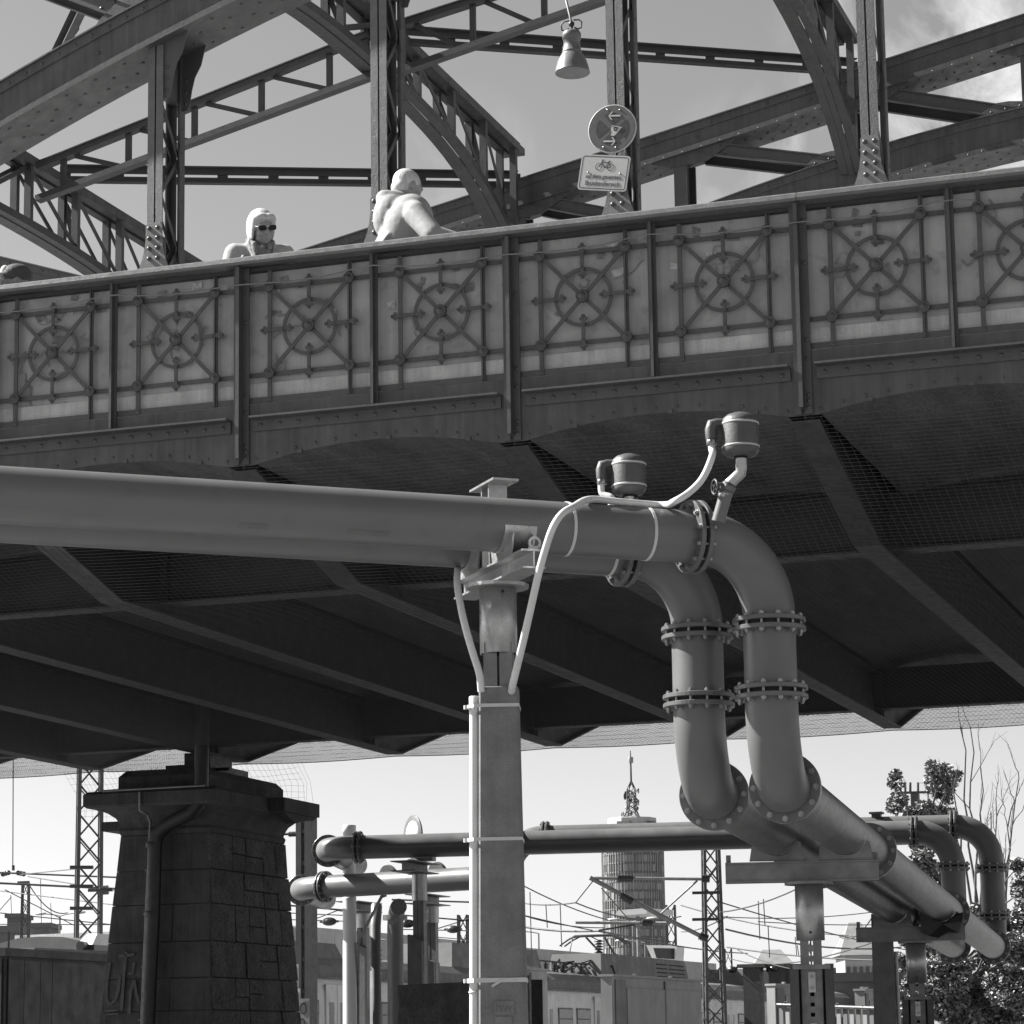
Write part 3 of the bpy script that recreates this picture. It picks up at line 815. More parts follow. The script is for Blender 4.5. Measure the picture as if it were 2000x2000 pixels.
def ln(x0, y0, x1, y1, w=.0045): mb.bar(cc+ax_*x0+ay_*y0, cc+ax_*x1+ay_*y1, w, .0008, ny)
ln(-.043, .042, -.022, .082); ln(-.022, .082, -.026, .09); ln(-.026, .09, -.012, .094); ln(-.026, .076, .026, .076); ln(-.026, .076, -.002, .04); ln(-.002, .04, .026, .076); ln(-.002, .04, .043, .042); ln(.026, .076, .043, .042); ln(.022, .084, .036, .086); ln(.026, .076, .029, .085); ln(-.002, .04, .004, .034)
mb.build('bicycle', 'sign_black', S2)
mb = MB(); add_text(mb, 'auf dem gesamten', .045, c+ny*.0072-ay_*.028, ax_, ay_, .80); add_text(mb, 'Brückenbereich', .047, c+ny*.0072-ay_*.079, ax_, ay_, .86); mb.build('lettering', 'sign_black', S2)
for s in (-1, 1):
    mb = MB(); mb.dome(c+ny*.006+ax_*(s*.118)+ay_*.0, ny, .008); mb.build('screw', 'bolt_zinc', S2)
mb = MB(); mb.box((c.x-.04, 17.452, c.z-.02), (c.x+.04, 17.56, c.z+.02)); mb.build('clamp', 'galv_dull', S2)

# ---- bell lamp hanging from the strut
lc = AY(1118, 143, 21.7)
LT = thing('hanging_lamp', lc, 'bell-shaped grey street lamp hanging from the bridge bracing', 'lamp')
zb_ = lc.z
mb = MB(); mb.lathe([(.152, 0), (.156, .004), (.152, .012), (.146, .05), (.128, .11), (.1, .165), (.085, .185), (.088, .188), (.088, .2), (.083, .204), (.075, .25), (.072, .31), (.0825, .312), (.0825, .365), (.07, .385), (.03, .392), (0, .394)], lc, AZZ, 28); mb.build('shade', 'lamp_paint', LT)
mb = MB(); mb.lathe([(.148, .003), (.14, .05), (.12, .105), (.09, .155), (0, .17)], lc, AZZ, 28); mb.build('reflector', 'lamp_inside', LT)
mb = MB(); mb.cyl(lc+V((0, 0, .39)), lc+V((0, 0, .44)), .012, 8); mb.sphere(lc+V((0, 0, .455)), .028, 8, 6); mb.build('joint', 'dark_metal', LT)
mb = MB()
for s in (-1, 1): mb.tube([lc+V((s*a, 0, .43+b)) for a, b in ((.025, -.01), (.06, -.03), (.09, -.02), (.095, .03), (.07, .055), (.02, .06))], .007, 6)
mb.build('cable_loop', 'dark_metal', LT)
mb = MB(); mb.tube([lc+V((0, 0, .46)), lc+V((-.012, .0, .53)), lc+V((-.06, .05, .7)), lc+V((-.1, .2, 1.18))], .011, 7); mb.build('rod', 'galv_dull', LT)
# ------------------------------------------------------------------ pier of the bridge
def make_pier(yc, label, detail):
    x0, y0 = -12.4, yc-1.0
    PR = thing('bridge_pier', (x0, yc, 0), label, 'pier', 'bridge piers')
    dy = yc-26.24
    def lim(z):        # left, right, front, back at height z
        t = (3.9-z)/1.9
        return -12.91-.21*t, -11.89+.04*t, 25.3-.02*t+dy, 27.19+.34*t+dy
    mb = MB(); a = lim(0); b = lim(3.92); e = .035
    mb.hexa([(a[0]+e, a[2]+e, 0), (a[1]-e, a[2]+e, 0), (a[1]-e, a[3]-e, 0), (a[0]+e, a[3]-e, 0), (b[0]+e, b[2]+e, 3.92), (b[1]-e, b[2]+e, 3.92), (b[1]-e, b[3]-e, 3.92), (b[0]+e, b[3]-e, 3.92)])
    mb.build('core', 'stone_smooth', PR)
    r_ = random.Random(5)
    def stone(face, s0, s1, z0, z1, proud, m, bev=.006):
        # face 'f' (front), 'r' (right side), 'l' left, 'b' back ; s along the face 0..1
        gap = .0018 if face != 'f' else .0015; vs = []
        def P_(s, z, out):
            l_, rr, f_, bk = lim(z)
            if face == 'f': return V((l_+(rr-l_)*s, f_+.034-out, z))
            if face == 'r': return V((rr-.034+out, f_+(bk-f_)*s, z))
            if face == 'l': return V((l_+.034-out, bk+(f_-bk)*s, z))
            return V((rr+(l_-rr)*s, bk-.034+out, z))
        Lw = (lim(z0)[1]-lim(z0)[0]) if face in 'fb' else (lim(z0)[3]-lim(z0)[2])
        g_ = gap/Lw; bs = bev/Lw
        j = lambda: r_.uniform(-.006, .006)
        q = [(s0+g_, z0+gap), (s1-g_, z0+gap), (s1-g_, z1-gap), (s0+g_, z1-gap)]
        qi = [(s0+g_+bs, z0+gap+bev), (s1-g_-bs, z0+gap+bev), (s1-g_-bs, z1-gap-bev), (s0+g_+bs, z1-gap-bev)]
        base = [P_(s, z, 0) for s, z in q]; mid = [P_(s, z, .028+j()*.3) for s, z in q]; top = [P_(s, z, .034+proud+j()) for s, z in qi]
        cen = P_((s0+s1)/2, (z0+z1)/2, .038+proud*1.3)
        mb = MB(); mb.add(base+mid+top+[cen], [(0, 1, 5, 4), (1, 2, 6, 5), (2, 3, 7, 6), (3, 0, 4, 7), (4, 5, 9, 8), (5, 6, 10, 9), (6, 7, 11, 10), (7, 4, 8, 11), (8, 9, 12), (9, 10, 12), (10, 11, 12), (11, 8, 12)])
        mb.build('stone', m, PR)
    rows = [0, .55, 1.0, 1.45, 1.8, 2.12, 2.45, 2.82, 3.2, 3.55, 3.92]
    for i in range(len(rows)-1):
        z0, z1 = rows[i], rows[i+1]
        cuts = [0, .5+(.12 if i % 2 else -.14), 1] if i % 3 else [0, 1]
        for a_, b_ in zip(cuts, cuts[1:]):
            stone('f', a_, b_, z0, z1, .002, 'stone_smooth', .008); stone('b', a_, b_, z0, z1, .002, 'stone_smooth'); 
        cuts = [0]; s = 0
        c0 = (.38, .27)[i % 2]+r_.uniform(-.04, .04); cuts.append(c0); s = c0
        while s < .72: s += r_.uniform(.14, .26); cuts.append(min(s, .84))
        cuts.append(1)
        for q, (a_, b_) in enumerate(zip(cuts, cuts[1:])):
            if b_-a_ < .05: continue
            if q in (1, 2) and z1-z0 > .33 and b_-a_ > .1 and r_.random() < .6:
                zm = z0+(z1-z0)*r_.uniform(.4, .6); stone('r', a_, b_, z0, zm, r_.uniform(.004, .02), 'stone_pier'); stone('r', a_, b_, zm, z1, r_.uniform(.004, .022), 'stone_pier')
            else: stone('r', a_, b_, z0, z1, r_.uniform(.002, .022), 'stone_pier')
        stone('l', 0, .5, z0, z1, .01, 'stone_pier'); stone('l', .5, 1, z0, z1, .006, 'stone_pier')
    # neck moulding (cove), cap slab, block, bearing
    b = lim(3.92); prof = [(3.921, .0), (3.97, .012), (4.0, -.006), (4.05, .01), (4.1, .035), (4.15, .09), (4.19, .17)]
    mb = MB(); vs = []
    for z, o in prof:
        vs += [(b[0]-o*1.2, b[2]-o, z), (b[1]+o, b[2]-o, z), (b[1]+o, b[3]+o, z), (b[0]-o*1.2, b[3]+o, z)]
    fs = [(0, 3, 2, 1), tuple(range(len(vs)-4, len(vs)))]
    for i in range(len(prof)-1):
        for k in range(4): fs.append((4*i+k, 4*i+(k+1) % 4, 4*i+4+(k+1) % 4, 4*i+4+k))
    mb.add(vs, fs); mb.build('neck', 'stone_smooth', PR)
    mb = MB(); X0, X1, Y0, Y1 = -13.18, -11.67, 24.98+dy, 27.55+dy
    mb.hexa([(X0+.03, Y0+.03, 4.191), (X1-.03, Y0+.03, 4.191), (X1-.03, Y1-.03, 4.191), (X0+.03, Y1-.03, 4.191), (X0, Y0, 4.215), (X1, Y0, 4.215), (X1, Y1, 4.215), (X0, Y1, 4.215)])
    mb.box((X0, Y0, 4.2155), (X1, Y1, 4.33)); mb.hexa([(X0, Y0, 4.3305), (X1, Y0, 4.3305), (X1, Y1, 4.3305), (X0, Y1, 4.3305), (X0+.04, Y0+.04, 4.362), (X1-.04, Y0+.04, 4.362), (X1-.04, Y1-.04, 4.362), (X0+.04, Y1-.04, 4.362)])
    mb.build('cap_slab', 'stone_smooth', PR)
    mb = MB(); X0, X1, Y0, Y1 = -12.9, -11.93, 25.22+dy, 27.25+dy
    mb.hexa([(X0, Y0, 4.363), (X1, Y0, 4.363), (X1, Y1, 4.363), (X0, Y1, 4.363), (X0, Y0, 4.52), (X1, Y0, 4.52), (X1, Y1, 4.52), (X0, Y1, 4.52)])
    mb.hexa([(X0, Y0, 4.5205), (X1, Y0, 4.5205), (X1, Y1, 4.5205), (X0, Y1, 4.5205), (X0+.06, Y0+.06, 4.59), (X1-.06, Y0+.06, 4.59), (X1-.06, Y1-.06, 4.59), (X0+.06, Y1-.06, 4.59)])
    mb.build('cap_block', 'stone_smooth', PR)
    mb = MB(); mb.box((-12.62, 25.75+dy, 4.591), (-12.1, 26.7+dy, 4.68)); mb.box((-12.5, 25.95+dy, 4.6805), (-12.2, 26.5+dy, 4.824))
    mb.cyl((-12.75, 25.9+dy, 4.63), (-11.95, 25.9+dy, 4.63), .018, 8); mb.build('bearing', 'dark_metal', PR)
    if detail:
        mb = MB(); mb.box((-11.669, 26.3+dy, 4.2), (-11.5, 27.25+dy, 4.345)); mb.prism([(26.35, 4.199), (26.7, 4.1), (27.2, 4.199)], (-11.66, 0, 0), AYY, AZZ, .12); mb.build('outrigger', 'stone_smooth', PR)
        mb = MB(); mb.box((-13.6, 26.2+dy, 4.06), (-13.13, 27.3+dy, 4.16)); mb.build('outrigger', 'stone_smooth', PR)
        # rain pipe and conduit
        f = 25.12+dy
        pts = [AY(395, 1375, f), AY(394, 1470, f), AY(393, 1532, f)]
        q0, q1 = AY(388, 1570, f), AY(320, 1616, f); pts += [AY(392, 1552, f), q0, AY(372, 1588, f), AY(340, 1603, f), q1, AY(306, 1632, f), AY(302, 1655, f)]
        pts += [AY(299, 1780, f), AY(288, 2010, f), V((AY(288, 2010, f).x-.08, f, .3))]
        mb = MB(); mb.tube(pts, .074, 14); rp = mb.build('rain_pipe', 'downpipe', PR)
        for (x, y) in ((393, 1545), (300, 1650), (297, 1785)): 
            mb = MB(); p = AY(x, y, f); mb.lathe([(.078, -.03), (.082, -.02), (.082, .02), (.078, .03)], p, (0, 0, 1), 14); mb.build('pipe_collar', 'downpipe', rp)
        f2 = 25.25
        mb = MB(); mb.tube([AY(273, 1547, 24.96), AY(273, 1583, 24.96), AY(288, 1590, 25.0), AY(294, 1606, f2), AY(288, 1720, f2), AY(276, 2000, f2), V((AY(270, 2100, f2).x, f2, .2))], .014, 6)
        mb.tube([AY(200, 1545, 24.96), AY(290, 1540, 24.96), AY(400, 1534, 24.96)], .012, 6)
        for (x, y) in ((290, 1700), (286, 1785), (283, 1888), (277, 1992)):
            p = AY(x, y, f2); mb.box((p.x-.035, f2-.016, p.z-.008), (p.x+.035, f2+.01, p.z+.008))
        mb.build('conduit', 'galv_dull', PR)
        # pale painted letters
        gy = 25.262
        def gl(pts, w): 
            m_ = MB(); m_.poly([AY(x, y, gy) for x, y in pts], w, .002, (0, 1, 0)); m_.build('graffiti', 'graffiti_pale', PR)
        gl([(214, 1880), (208, 1920), (207, 1950), (214, 1962), (224, 1955), (231, 1935), (234, 1905)], .035)
        gl([(246, 1860), (242, 1900), (238, 1960), (237, 1975)], .035); gl([(232, 1868), (262, 1864)], .03)
        gl([(262, 1880), (259, 1900), (250, 1902)], .03); gl([(262, 1915), (255, 1935), (252, 1980)], .034); gl([(262, 1915), (266, 1940), (272, 1962)], .034)
        gl([(206, 1975), (230, 1973)], .02); gl([(208, 1981), (232, 1980)], .02)
    return PR
make_pier(26.24, 'tapered stone block bridge pier with projecting cap and dark rain pipe', True)
make_pier(17.76, 'tapered stone block bridge pier without rain pipe under the other truss', False)

# ------------------------------------------------------------------ pipelines
PR_, FR = .1365, .19
def elbow_pts(c, a, b, R_, n=14):
    """quarter bend: leaves along a then turns to b; c = corner of the two axes"""
    a = V(a).normalized(); b = V(b).normalized(); s = c-a*R_; o = s+b*R_
    return [o-b*R_*math.cos(math.pi/2*i/n)+a*R_*math.sin(math.pi/2*i/n) for i in range(n+1)]
def pipe(root, pts, m='pipe_paint', name='pipe', r=PR_, n=36):
    mb = MB(); mb.tube(pts, r, n); return mb.build(name, m, root)
HEX = {}
def flange(root, c, ax, near=True, bolts=12, m='flange_paint', single=False):
    c = V(c); ax = V(ax).normalized(); n = 48 if near else 32; t = .024; gp = .011 if not single else .001
    mb = MB()
    for s in (-1, 1):
        mb.lathe([(PR_*.9, s*gp), (FR-.003, s*gp), (FR, s*(gp+.003)), (FR, s*(gp+t-.003)), (FR-.003, s*(gp+t)), (PR_*.9, s*(gp+t))], c, ax, n, False)
    f_ = mb.build('flange', m, root)
    mb = MB(); mb.lathe([(PR_+.018, -gp), (PR_+.018, gp)], c, ax, n); mb.build('gasket', 'gasket', f_)
    a = ax.orthogonal().normalized(); b = ax.cross(a)
    key = tuple(round(q, 4) for q in ax)+(near,)
    if key not in HEX:
        mb = MB(); h = gp+t
        ns = 6
        mb.tube([ax*(-h-.019), ax*(h+.019)], .008, 8)
        for s in (-1, 1):
            mb.tube([ax*(s*(h+.001)), ax*(s*(h+.013))], .0145, 6, True, False); mb.tube([ax*(s*h), ax*(s*(h+.002))], .017, 10)
        me = mb.mesh('bolt', 'bolt_zinc', V((0, 0, 0))); HEX[key] = me
    for i in range(bolts):
        th = 2*math.pi*(i+.5)/bolts; p = c+(a*math.cos(th)+b*math.sin(th))*.165
        o = bpy.data.objects.new('bolt', HEX[key]); COL.objects.link(o); o.parent = f_; o.location = p-worg(root)
    return f_
ZP = 4.25
A0, A1 = AZ(0, 966.5, ZP), AZ(1354, 1048.5, ZP); dA = (A1-A0).normalized(); nA = V((-dA.y, dA.x, 0))
DN = V((0, 0, -1)); RB = .39
A_v = A1+dA*(RB+.02); A_v.z = 0
GRP = 'paired grey water pipelines'
def near_run(root, P0, Pf, zt1, zt2, diag_dir, diag_to, mids):
    """P0 -> Pf horizontal, bend down, spool, bend away, run"""
    flange(root, Pf, dA)
    pipe(root, [P0, Pf-dA*.02])
    c = Pf+dA*(RB+.03); e = elbow_pts(c, dA, DN, RB); pipe(root, [Pf+dA*.02]+e[:]+[V((c.x, c.y, zt1+.02))], name='elbow')
    flange(root, (c.x, c.y, zt1), AZZ)
    pipe(root, [(c.x, c.y, zt1-.02), (c.x, c.y, zt2+.02)], name='spool')
    flange(root, (c.x, c.y, zt2), AZZ)
    c2 = V((c.x, c.y, diag_to[0].z)); e = elbow_pts(c2, DN, diag_dir, RB); pipe(root, [V((c.x, c.y, zt2-.02))]+e, name='elbow')
    f0 = e[-1]+diag_dir*.03; flange(root, f0, diag_dir, single=True)
    return f0
# pipeline in front (outer)
PA = thing('water_pipeline', (A_v.x, A_v.y, 0), 'outer grey water pipeline, nearer the concrete mast, looping under the bridge', 'pipeline', GRP)
PB = thing('water_pipeline', (A_v.x-.4, A_v.y+.2, 0), 'inner grey water pipeline running behind its twin, with long crossing beyond the bridge', 'pipeline', GRP)
zA1 = AD(1508, 1217, 13.95).z; zA2 = AD(1511, 1353, 13.95).z
cA = A1+dA*(RB+.03)
dgA_s = V((cA.x, cA.y, 3.01)); dgA_e = V((-4.80, 30.93, 2.73)); ddA = (dgA_e-dgA_s).normalized()
A_left = A0-dA*6
fA = near_run(PA, A_left, A1, zA1, zA2, ddA, (dgA_s,), None)
B1 = A1-dA*.19+nA*.47; cB = B1+dA*(RB+.03)
zB1 = AD(1356, 1233, 14.3).z; zB2 = AD(1362, 1369, 14.3).z
dgB_s = V((cB.x, cB.y, 3.01)); dgB_e = V((-5.15, 30.39, 2.73)); ddB = (dgB_e-dgB_s).normalized()
fB = near_run(PB, A_left+nA*.47, B1, zB1, zB2, ddB, (dgB_s,), None)
def diag(root, f0, end, d, mids):
    Lr = (end-f0).length; stops = [0]+[m/Lr for m in mids]+[1]
    for a, b in zip(stops, stops[1:]):
        p, q = f0.lerp(end, a), f0.lerp(end, b); pipe(root, [p+d*.02, q-d*.02], 'pipe_worn')
    for m in mids: flange(root, f0+d*m, d, single=True)
    flange(root, end, d, single=True)
endA = dgA_e-ddA*.38; endB = dgB_e-ddB*.38
diag(PA, fA, endA, ddA, [4.0, 10.6]); diag(PB, fB, endB, ddB, [4.4, 10.2])
# far ends rise again
XL = V((-1, 0, 0))
def far_rise(root, dg_e, d, zt, up1, up2, dl):
    c = dg_e; e = elbow_pts(V((c.x, c.y, c.z)), d, AZZ, RB); pipe(root, [dg_e-d*.36]+e+[V((c.x, c.y, up1-.02))], name='elbow')
    flange(root, (c.x, c.y, up1), AZZ, False); pipe(root, [(c.x, c.y, up1+.02), (c.x, c.y, up2-.02)], name='spool'); flange(root, (c.x, c.y, up2), AZZ, False)
    ct = V((c.x, c.y, zt)); e = elbow_pts(ct, AZZ, dl, RB); pipe(root, [V((c.x, c.y, up2+.02))]+e, name='elbow'); f0 = e[-1]+dl*.03; flange(root, f0, dl, False); return f0
zf1, zf2 = AD(1863, 1787, 30.3).z, AD(1863, 1692, 30.3).z
B_far_end = AZ(700, 1655, 4.02); XL = V((B_far_end.x+5.5, B_far_end.y-30.4, 0)).normalized()
fa = far_rise(PA, dgA_e, ddA, 4.11, zf1, zf2, XL)
fb = far_rise(PB, dgB_e, ddB, 4.02, zf1, zf2, XL)
# long run beyond the bridge (pipeline B), ending in a bend away from the bridge
dfar = (B_far_end-fb).normalized()
xm = AZ(1035, 1652, 4.02).x; t_ = (fb.x-xm)/(fb.x-B_far_end.x)
pipe(PB, [fb+dfar*.02, fb.lerp(B_far_end, t_)-dfar*.02]); flange(PB, fb.lerp(B_far_end, t_), dfar, False); pipe(PB, [fb.lerp(B_far_end, t_)+dfar*.02, B_far_end-dfar*.02]); flange(PB, B_far_end, dfar, False)
away = V((-.25, .97, 0)).normalized(); e = elbow_pts(B_far_end+dfar*(RB+.03), dfar, away, RB); pipe(PB, [B_far_end+dfar*.02]+e, name='elbow'); fe = e[-1]+away*.03; flange(PB, fe, away, False)
pipe(PB, [fe+away*.03, fe+away*2.5])
# pipeline A runs hidden behind B, then bends down
rx = AD(985, 1900, 31).x; A_far_end = fa+XL*((rx+RB-fa.x)/XL.x); pipe(PA, [fa+XL*.02, A_far_end]); flange(PA, A_far_end, XL, False)
e = elbow_pts(A_far_end+XL*(RB+.03), XL, DN, RB); pipe(PA, [A_far_end+XL*.02]+e+[V((A_far_end.x-RB-.03, A_far_end.y, .0))], name='elbow')
# lower pipeline at the left end
PC = thing('water_pipeline', AD(754, 2030, 32.6), 'lower short grey pipeline with bent end standing left of the long crossing', 'pipeline', GRP); PC.location.z = 0
c0, c1 = AD(634, 1722, 32.8), AD(935, 1735, 31.6); c1.z = c0.z = 3.66; dc = (c0-c1).normalized()
pipe(PC, [c1, c0-dc*.02]); flange(PC, c0, dc, False); e = elbow_pts(c0+dc*(RB+.03), dc, away, RB); pipe(PC, [c0+dc*.02]+e, name='elbow'); fe = e[-1]+away*.03; flange(PC, fe, away, False); pipe(PC, [fe+away*.03, fe+away*2])
cv = c1.lerp(c0, .60); vx = AD(754, 1800, 32.6)
e = elbow_pts(V((vx.x, vx.y+.3, 3.40)), V((-.5, .86, 0)), DN, .3); pipe(PC, [*e, V((e[-1].x, e[-1].y, 0))], name='riser', r=.098*1.0)
vz = AD(754, 1790, 32.6).z
mb = MB(); mb.lathe([(.15, -.03), (.15, .03)], (e[-1].x, e[-1].y, vz), AZZ, 24); mb.build('flange', 'flange_paint', PC)
mb = MB(); mb.tube([(e[-1].x-.32, e[-1].y+.15, 0), (e[-1].x-.32, e[-1].y+.15, 3.2), (e[-1].x-.4, e[-1].y+.4, 3.45)], .07, 20); mb.build('riser', 'pipe_paint', PC)
for i in range(3):
    c = c1.lerp(c0, .3+.16*i); mb = MB(); mb.lathe([(.18, -.02), (.18, .02)], c+V((0, .25, .06 if i != 1 else .12)), (.5, .8, .2), 24); mb.build('flange', 'flange_paint', PC)

# welded patches, tape marks on the near pipe
mb = MB()
def ring_part(c, d, r0, w, a0, a1, th=.0015, n=24):
    # a: away from the second pipe (front), b: up
    a = -nA; b = AZZ
    vs = []; fs = []
    for i in range(n+1):
        t = a0+(a1-a0)*i/n; e_ = a*math.cos(t)+b*math.sin(t)
        for s in (-1, 1):
            vs += [c+d*(s*w/2)+e_*(r0+.0003), c+d*(s*w/2)+e_*(r0+th)]
    for i in range(n):
        j = 4*i; fs += [(j+1, j+5, j+7, j+3), (j, j+2, j+6, j+4), (j, j+4, j+5, j+1), (j+2, j+3, j+7, j+6)]
    fs += [(0, 1, 3, 2), (4*n, 4*n+2, 4*n+3, 4*n+1)]
    return vs, fs
ti = 0
for px_ in (1112, 1290):
    p = AZ(px_, 1030, ZP); c = A0+dA*((p-A0).dot(dA)); c.z = ZP
    mb = MB(); mb.add(*ring_part(c, dA, PR_, .016, rad(-120), rad(178), .003)); mb.build('cable_tie', 'strap_white', PA)
mb = MB(); c = A0+dA*((AZ(1160, 1090, ZP)-A0).dot(dA)); c.z = ZP; cB_ = c+nA*.47-dA*.02
mb.add(*ring_part(cB_, dA, PR_, .016, rad(-120), rad(178), .003)); mb.build('cable_tie', 'strap_white', PB)
for px_, py_, w in ((640, 1050, .22), (420, 1040, .14)):
    c = A0+dA*((AZ(px_, py_, ZP)-A0).dot(dA)); c.z = ZP
    mb = MB(); mb.add(*ring_part(c, dA, PR_, w, rad(-52), rad(-40), .0012)); mb.build('paint_patch', 'flange_paint', PA)

# air valves with hoses on the two near bends
def hexwheel(mb, c, ax, r):
    ax = V(ax).normalized(); a = ax.orthogonal().normalized(); b = ax.cross(a)
    mb.tube([c+(a*math.cos(t*math.pi/8)+b*math.sin(t*math.pi/8))*r*(1+.08*(t % 2)) for t in range(17)], .007, 6, False)
    for t in range(4): mb.bar(c, c+(a*math.cos(t*math.pi/2)+b*math.sin(t*math.pi/2))*r, .007, .006, ax)
    mb.cyl(c-ax*.05, c+ax*.008, .006, 6)
TOPA = cA+dA*(-RB*.85); 
def valve(px_tank, Zd, px_noz, label, scale, hose):
    tc_ = AD(px_tank[0], px_tank[1], Zd); nz_ = AD(px_noz[0], px_noz[1], Zd)
    T = thing('air_valve', (nz_.x, nz_.y, nz_.z), label, 'valve', 'air release valves')
    s = scale; b = tc_-V((0, 0, .108*s)); R_ = .095*s
    mb = MB(); mb.lathe([(R_*.45, -.004), (R_*.8, 0), (R_*.97, .02*s), (R_, .03*s), (R_, .045*s), (R_, .17*s), (R_*.985, .178*s), (R_*.93, .192*s), (R_*.7, .212*s), (R_*.4, .222*s), (0, .226*s)], b, AZZ, 28); mb.build('tank', 'tank_paint', T)
    mb = MB()
    for h in (.046*s, .166*s): mb.lathe([(R_*.99, h-.006), (R_*1.022, h-.004), (R_*1.022, h+.004), (R_*.99, h+.006)], b, AZZ, 28)
    mb.build('band', 'tank_band', T)
    # neck, valve body, stub
    top = b-V((0, 0, .002)); d_ = nz_-b
    pts = [top, top-V((0, 0, .05*s)), b+d_*.3+V((.03*s, .02*s, .0)), b+d_*.5, b+d_*.62]
    mb = MB(); mb.tube(pts, .03*s, 14); mb.lathe([(.036*s, 0), (.036*s, .02), (.03*s, .03)], b+d_*.66, d_, 12) ; mb.build('neck', 'galvanised', T)
    mb = MB(); mb.lathe([(.04*s, -.012), (.034*s, -.01), (.034*s, .01), (.04*s, .012)], top, AZZ, 14); mb.build('collar', 'gasket', T)
    mb = MB(); mb.cyl(b+d_*.6, nz_-V((0, 0, .05)), .034*s, 12); mb.cyl(b+d_*.52, b+d_*.6, .042*s, 8, False); mb.build('stub', 'pipe_paint', T)
    vb = b+d_*.56; vax = (RT*-1-FW*.35).normalized()
    mb = MB(); mb.sphere(vb, .04*s, 12, 8); mb.cyl(vb, vb+vax*.05*s, .026*s, 10); mb.build('valve_body', 'mid_metal', T)
    mb = MB(); hexwheel(mb, vb+vax*.072*s, vax, .036*s); mb.build('hand_wheel', 'dark_metal', T)
    # side outlet
    so_ = tc_+V((0, 0, .066*s)); l_ = RT*-1; l_.z = 0; l_.normalize()
    mb = MB(); mb.tube([so_+l_*(R_*.8), so_+l_*(R_+.02*s), so_+l_*(R_+.045*s)+V((0, 0, -.008)), so_+l_*(R_+.052*s)+V((0, 0, -.035*s)), so_+l_*(R_+.052*s)+V((0, 0, -.085*s))], [.022*s, .024*s, .032*s, .033*s, .03*s], 14); mb.build('outlet', 'tank_paint', T)
    mb = MB(); hc = so_+l_*(R_+.052*s)+V((0, 0, -.1*s)); mb.lathe([(.024*s, -.016), (.027*s, -.014), (.027*s, .016), (.024*s, .018)], hc, AZZ, 14); mb.sphere(hc-l_*-.0+V((0, -.03*s, 0)), .01, 6, 4); mb.build('hose_clip', 'bolt_zinc', T)
    return T, hc
TA, hA = valve((1446, 850), 13.75, (1402, 1000), 'dark air valve tank on a bent neck above the outer pipe bend', 1.0, None)
TB, hB = valve((1228, 928), 14.05, (1222, 1000), 'dark air valve tank close above the pipe, half hidden by the front pipeline', .95, None)
# hose of valve A lies along the top of the pipe and drops down to the mast
def on_pipe(px_, lift=0.012, side=.0):
    p = AZ(px_, 914+.0635*px_, ZP+PR_); c = A0+dA*((p-A0).dot(dA)); return V((c.x, c.y, ZP+PR_+lift))-nA*side
def spline(pts, n=8):
    pts = [V(p) for p in pts]; out = []
    for i in range(len(pts)-1):
        p0, p1, p2, p3 = pts[max(i-1, 0)], pts[i], pts[i+1], pts[min(i+2, len(pts)-1)]
        for j in range(n):
            t = j/n; out.append(.5*((2*p1)+(-p0+p2)*t+(2*p0-5*p1+4*p2-p3)*t*t+(-p0+3*p1-3*p2+p3)*t**3))
    return out+[pts[-1]]
Zm = 13.55
HS = [hA+V((0, 0, .02)), hA+V((0, 0, -.03)), AD(1391, 891, 13.7), AD(1373, 933, 13.68), AD(1347, 961, 13.66), AD(1318, 979, 13.64), on_pipe(1285, .014, .03), on_pipe(1200, .014, .04), on_pipe(1140, .014, .05), AD(1118, 991, 13.36), AD(1097, 1004, 13.25), AD(1080, 1030, 13.2), AD(1066, 1070, 13.2), AD(1052, 1120, 13.2), AD(1035, 1195, 13.24), AD(1020, 1260, 13.3), AD(1003, 1330, 13.42), AD(999, 1350, 13.5)]
mb = MB(); mb.tube(spline(HS, 6), .0185, 10); mb.build('hose', 'hose_clear', TA)
HS = [hB+V((0, 0, .02)), hB+V((0, 0, -.06)), AD(1197, 975, 14.0), AD(1185, 1005, 14.05)]
mb = MB(); mb.tube(spline(HS, 6), .0185, 10); mb.build('hose', 'hose_clear', TB)
# second hose hangs from the rear pipe down to the conduit
hb = MB(); HS2 = [AD(898, 1092, 14.25), AD(894, 1112, 13.95), AD(893, 1140, 13.75), AD(899, 1180, 13.62), AD(909, 1225, 13.55), AD(922, 1270, 13.52), AD(936, 1315, 13.5), AD(940, 1350, 13.52)]
hb.tube(spline(HS2, 6), .0185, 10)

# ------------------------------------------------------------------ concrete mast carrying the near pipes
mc = AD(975, 1345, 13.62); MX, MY = mc.x, mc.y; ztop_m = mc.z
MT = thing('pipe_support', (MX, MY, 0), 'tall tapered concrete mast with galvanised sleeve and saddle beam carrying two pipes', 'pipe support', 'pipe supports')
# face turned to the camera
mn = (EYE-V((MX, MY, EYE.z))); mn.z = 0; mn.normalize(); mx = V((-mn.y, mn.x, 0))   # mx: to the right seen from the camera
mrot = rad(3); mx, mn = mx*math.cos(mrot)+mn*math.sin(mrot), mn*math.cos(mrot)-mx*math.sin(mrot)
def MP(a, b, z): return V((MX, MY, 0))+mx*a+mn*b+AZZ*z
h0, h1 = .138, .0975
mb = MB(); e = .009; vs = []
for z, h in ((0, h0), (ztop_m-.004, h1), (ztop_m, h1-.004)):
    vs += [MP(-h+e, h, z), MP(h-e, h, z), MP(h, h-e, z), MP(h, -h+e, z), MP(h-e, -h, z), MP(-h+e, -h, z), MP(-h, -h+e, z), MP(-h, h-e, z)]
fs = [tuple(range(7, -1, -1)), tuple(range(16, 24))]+[(8*i+k, 8*i+(k+1) % 8, 8*i+8+(k+1) % 8, 8*i+8+k) for i in range(2) for k in range(8)]
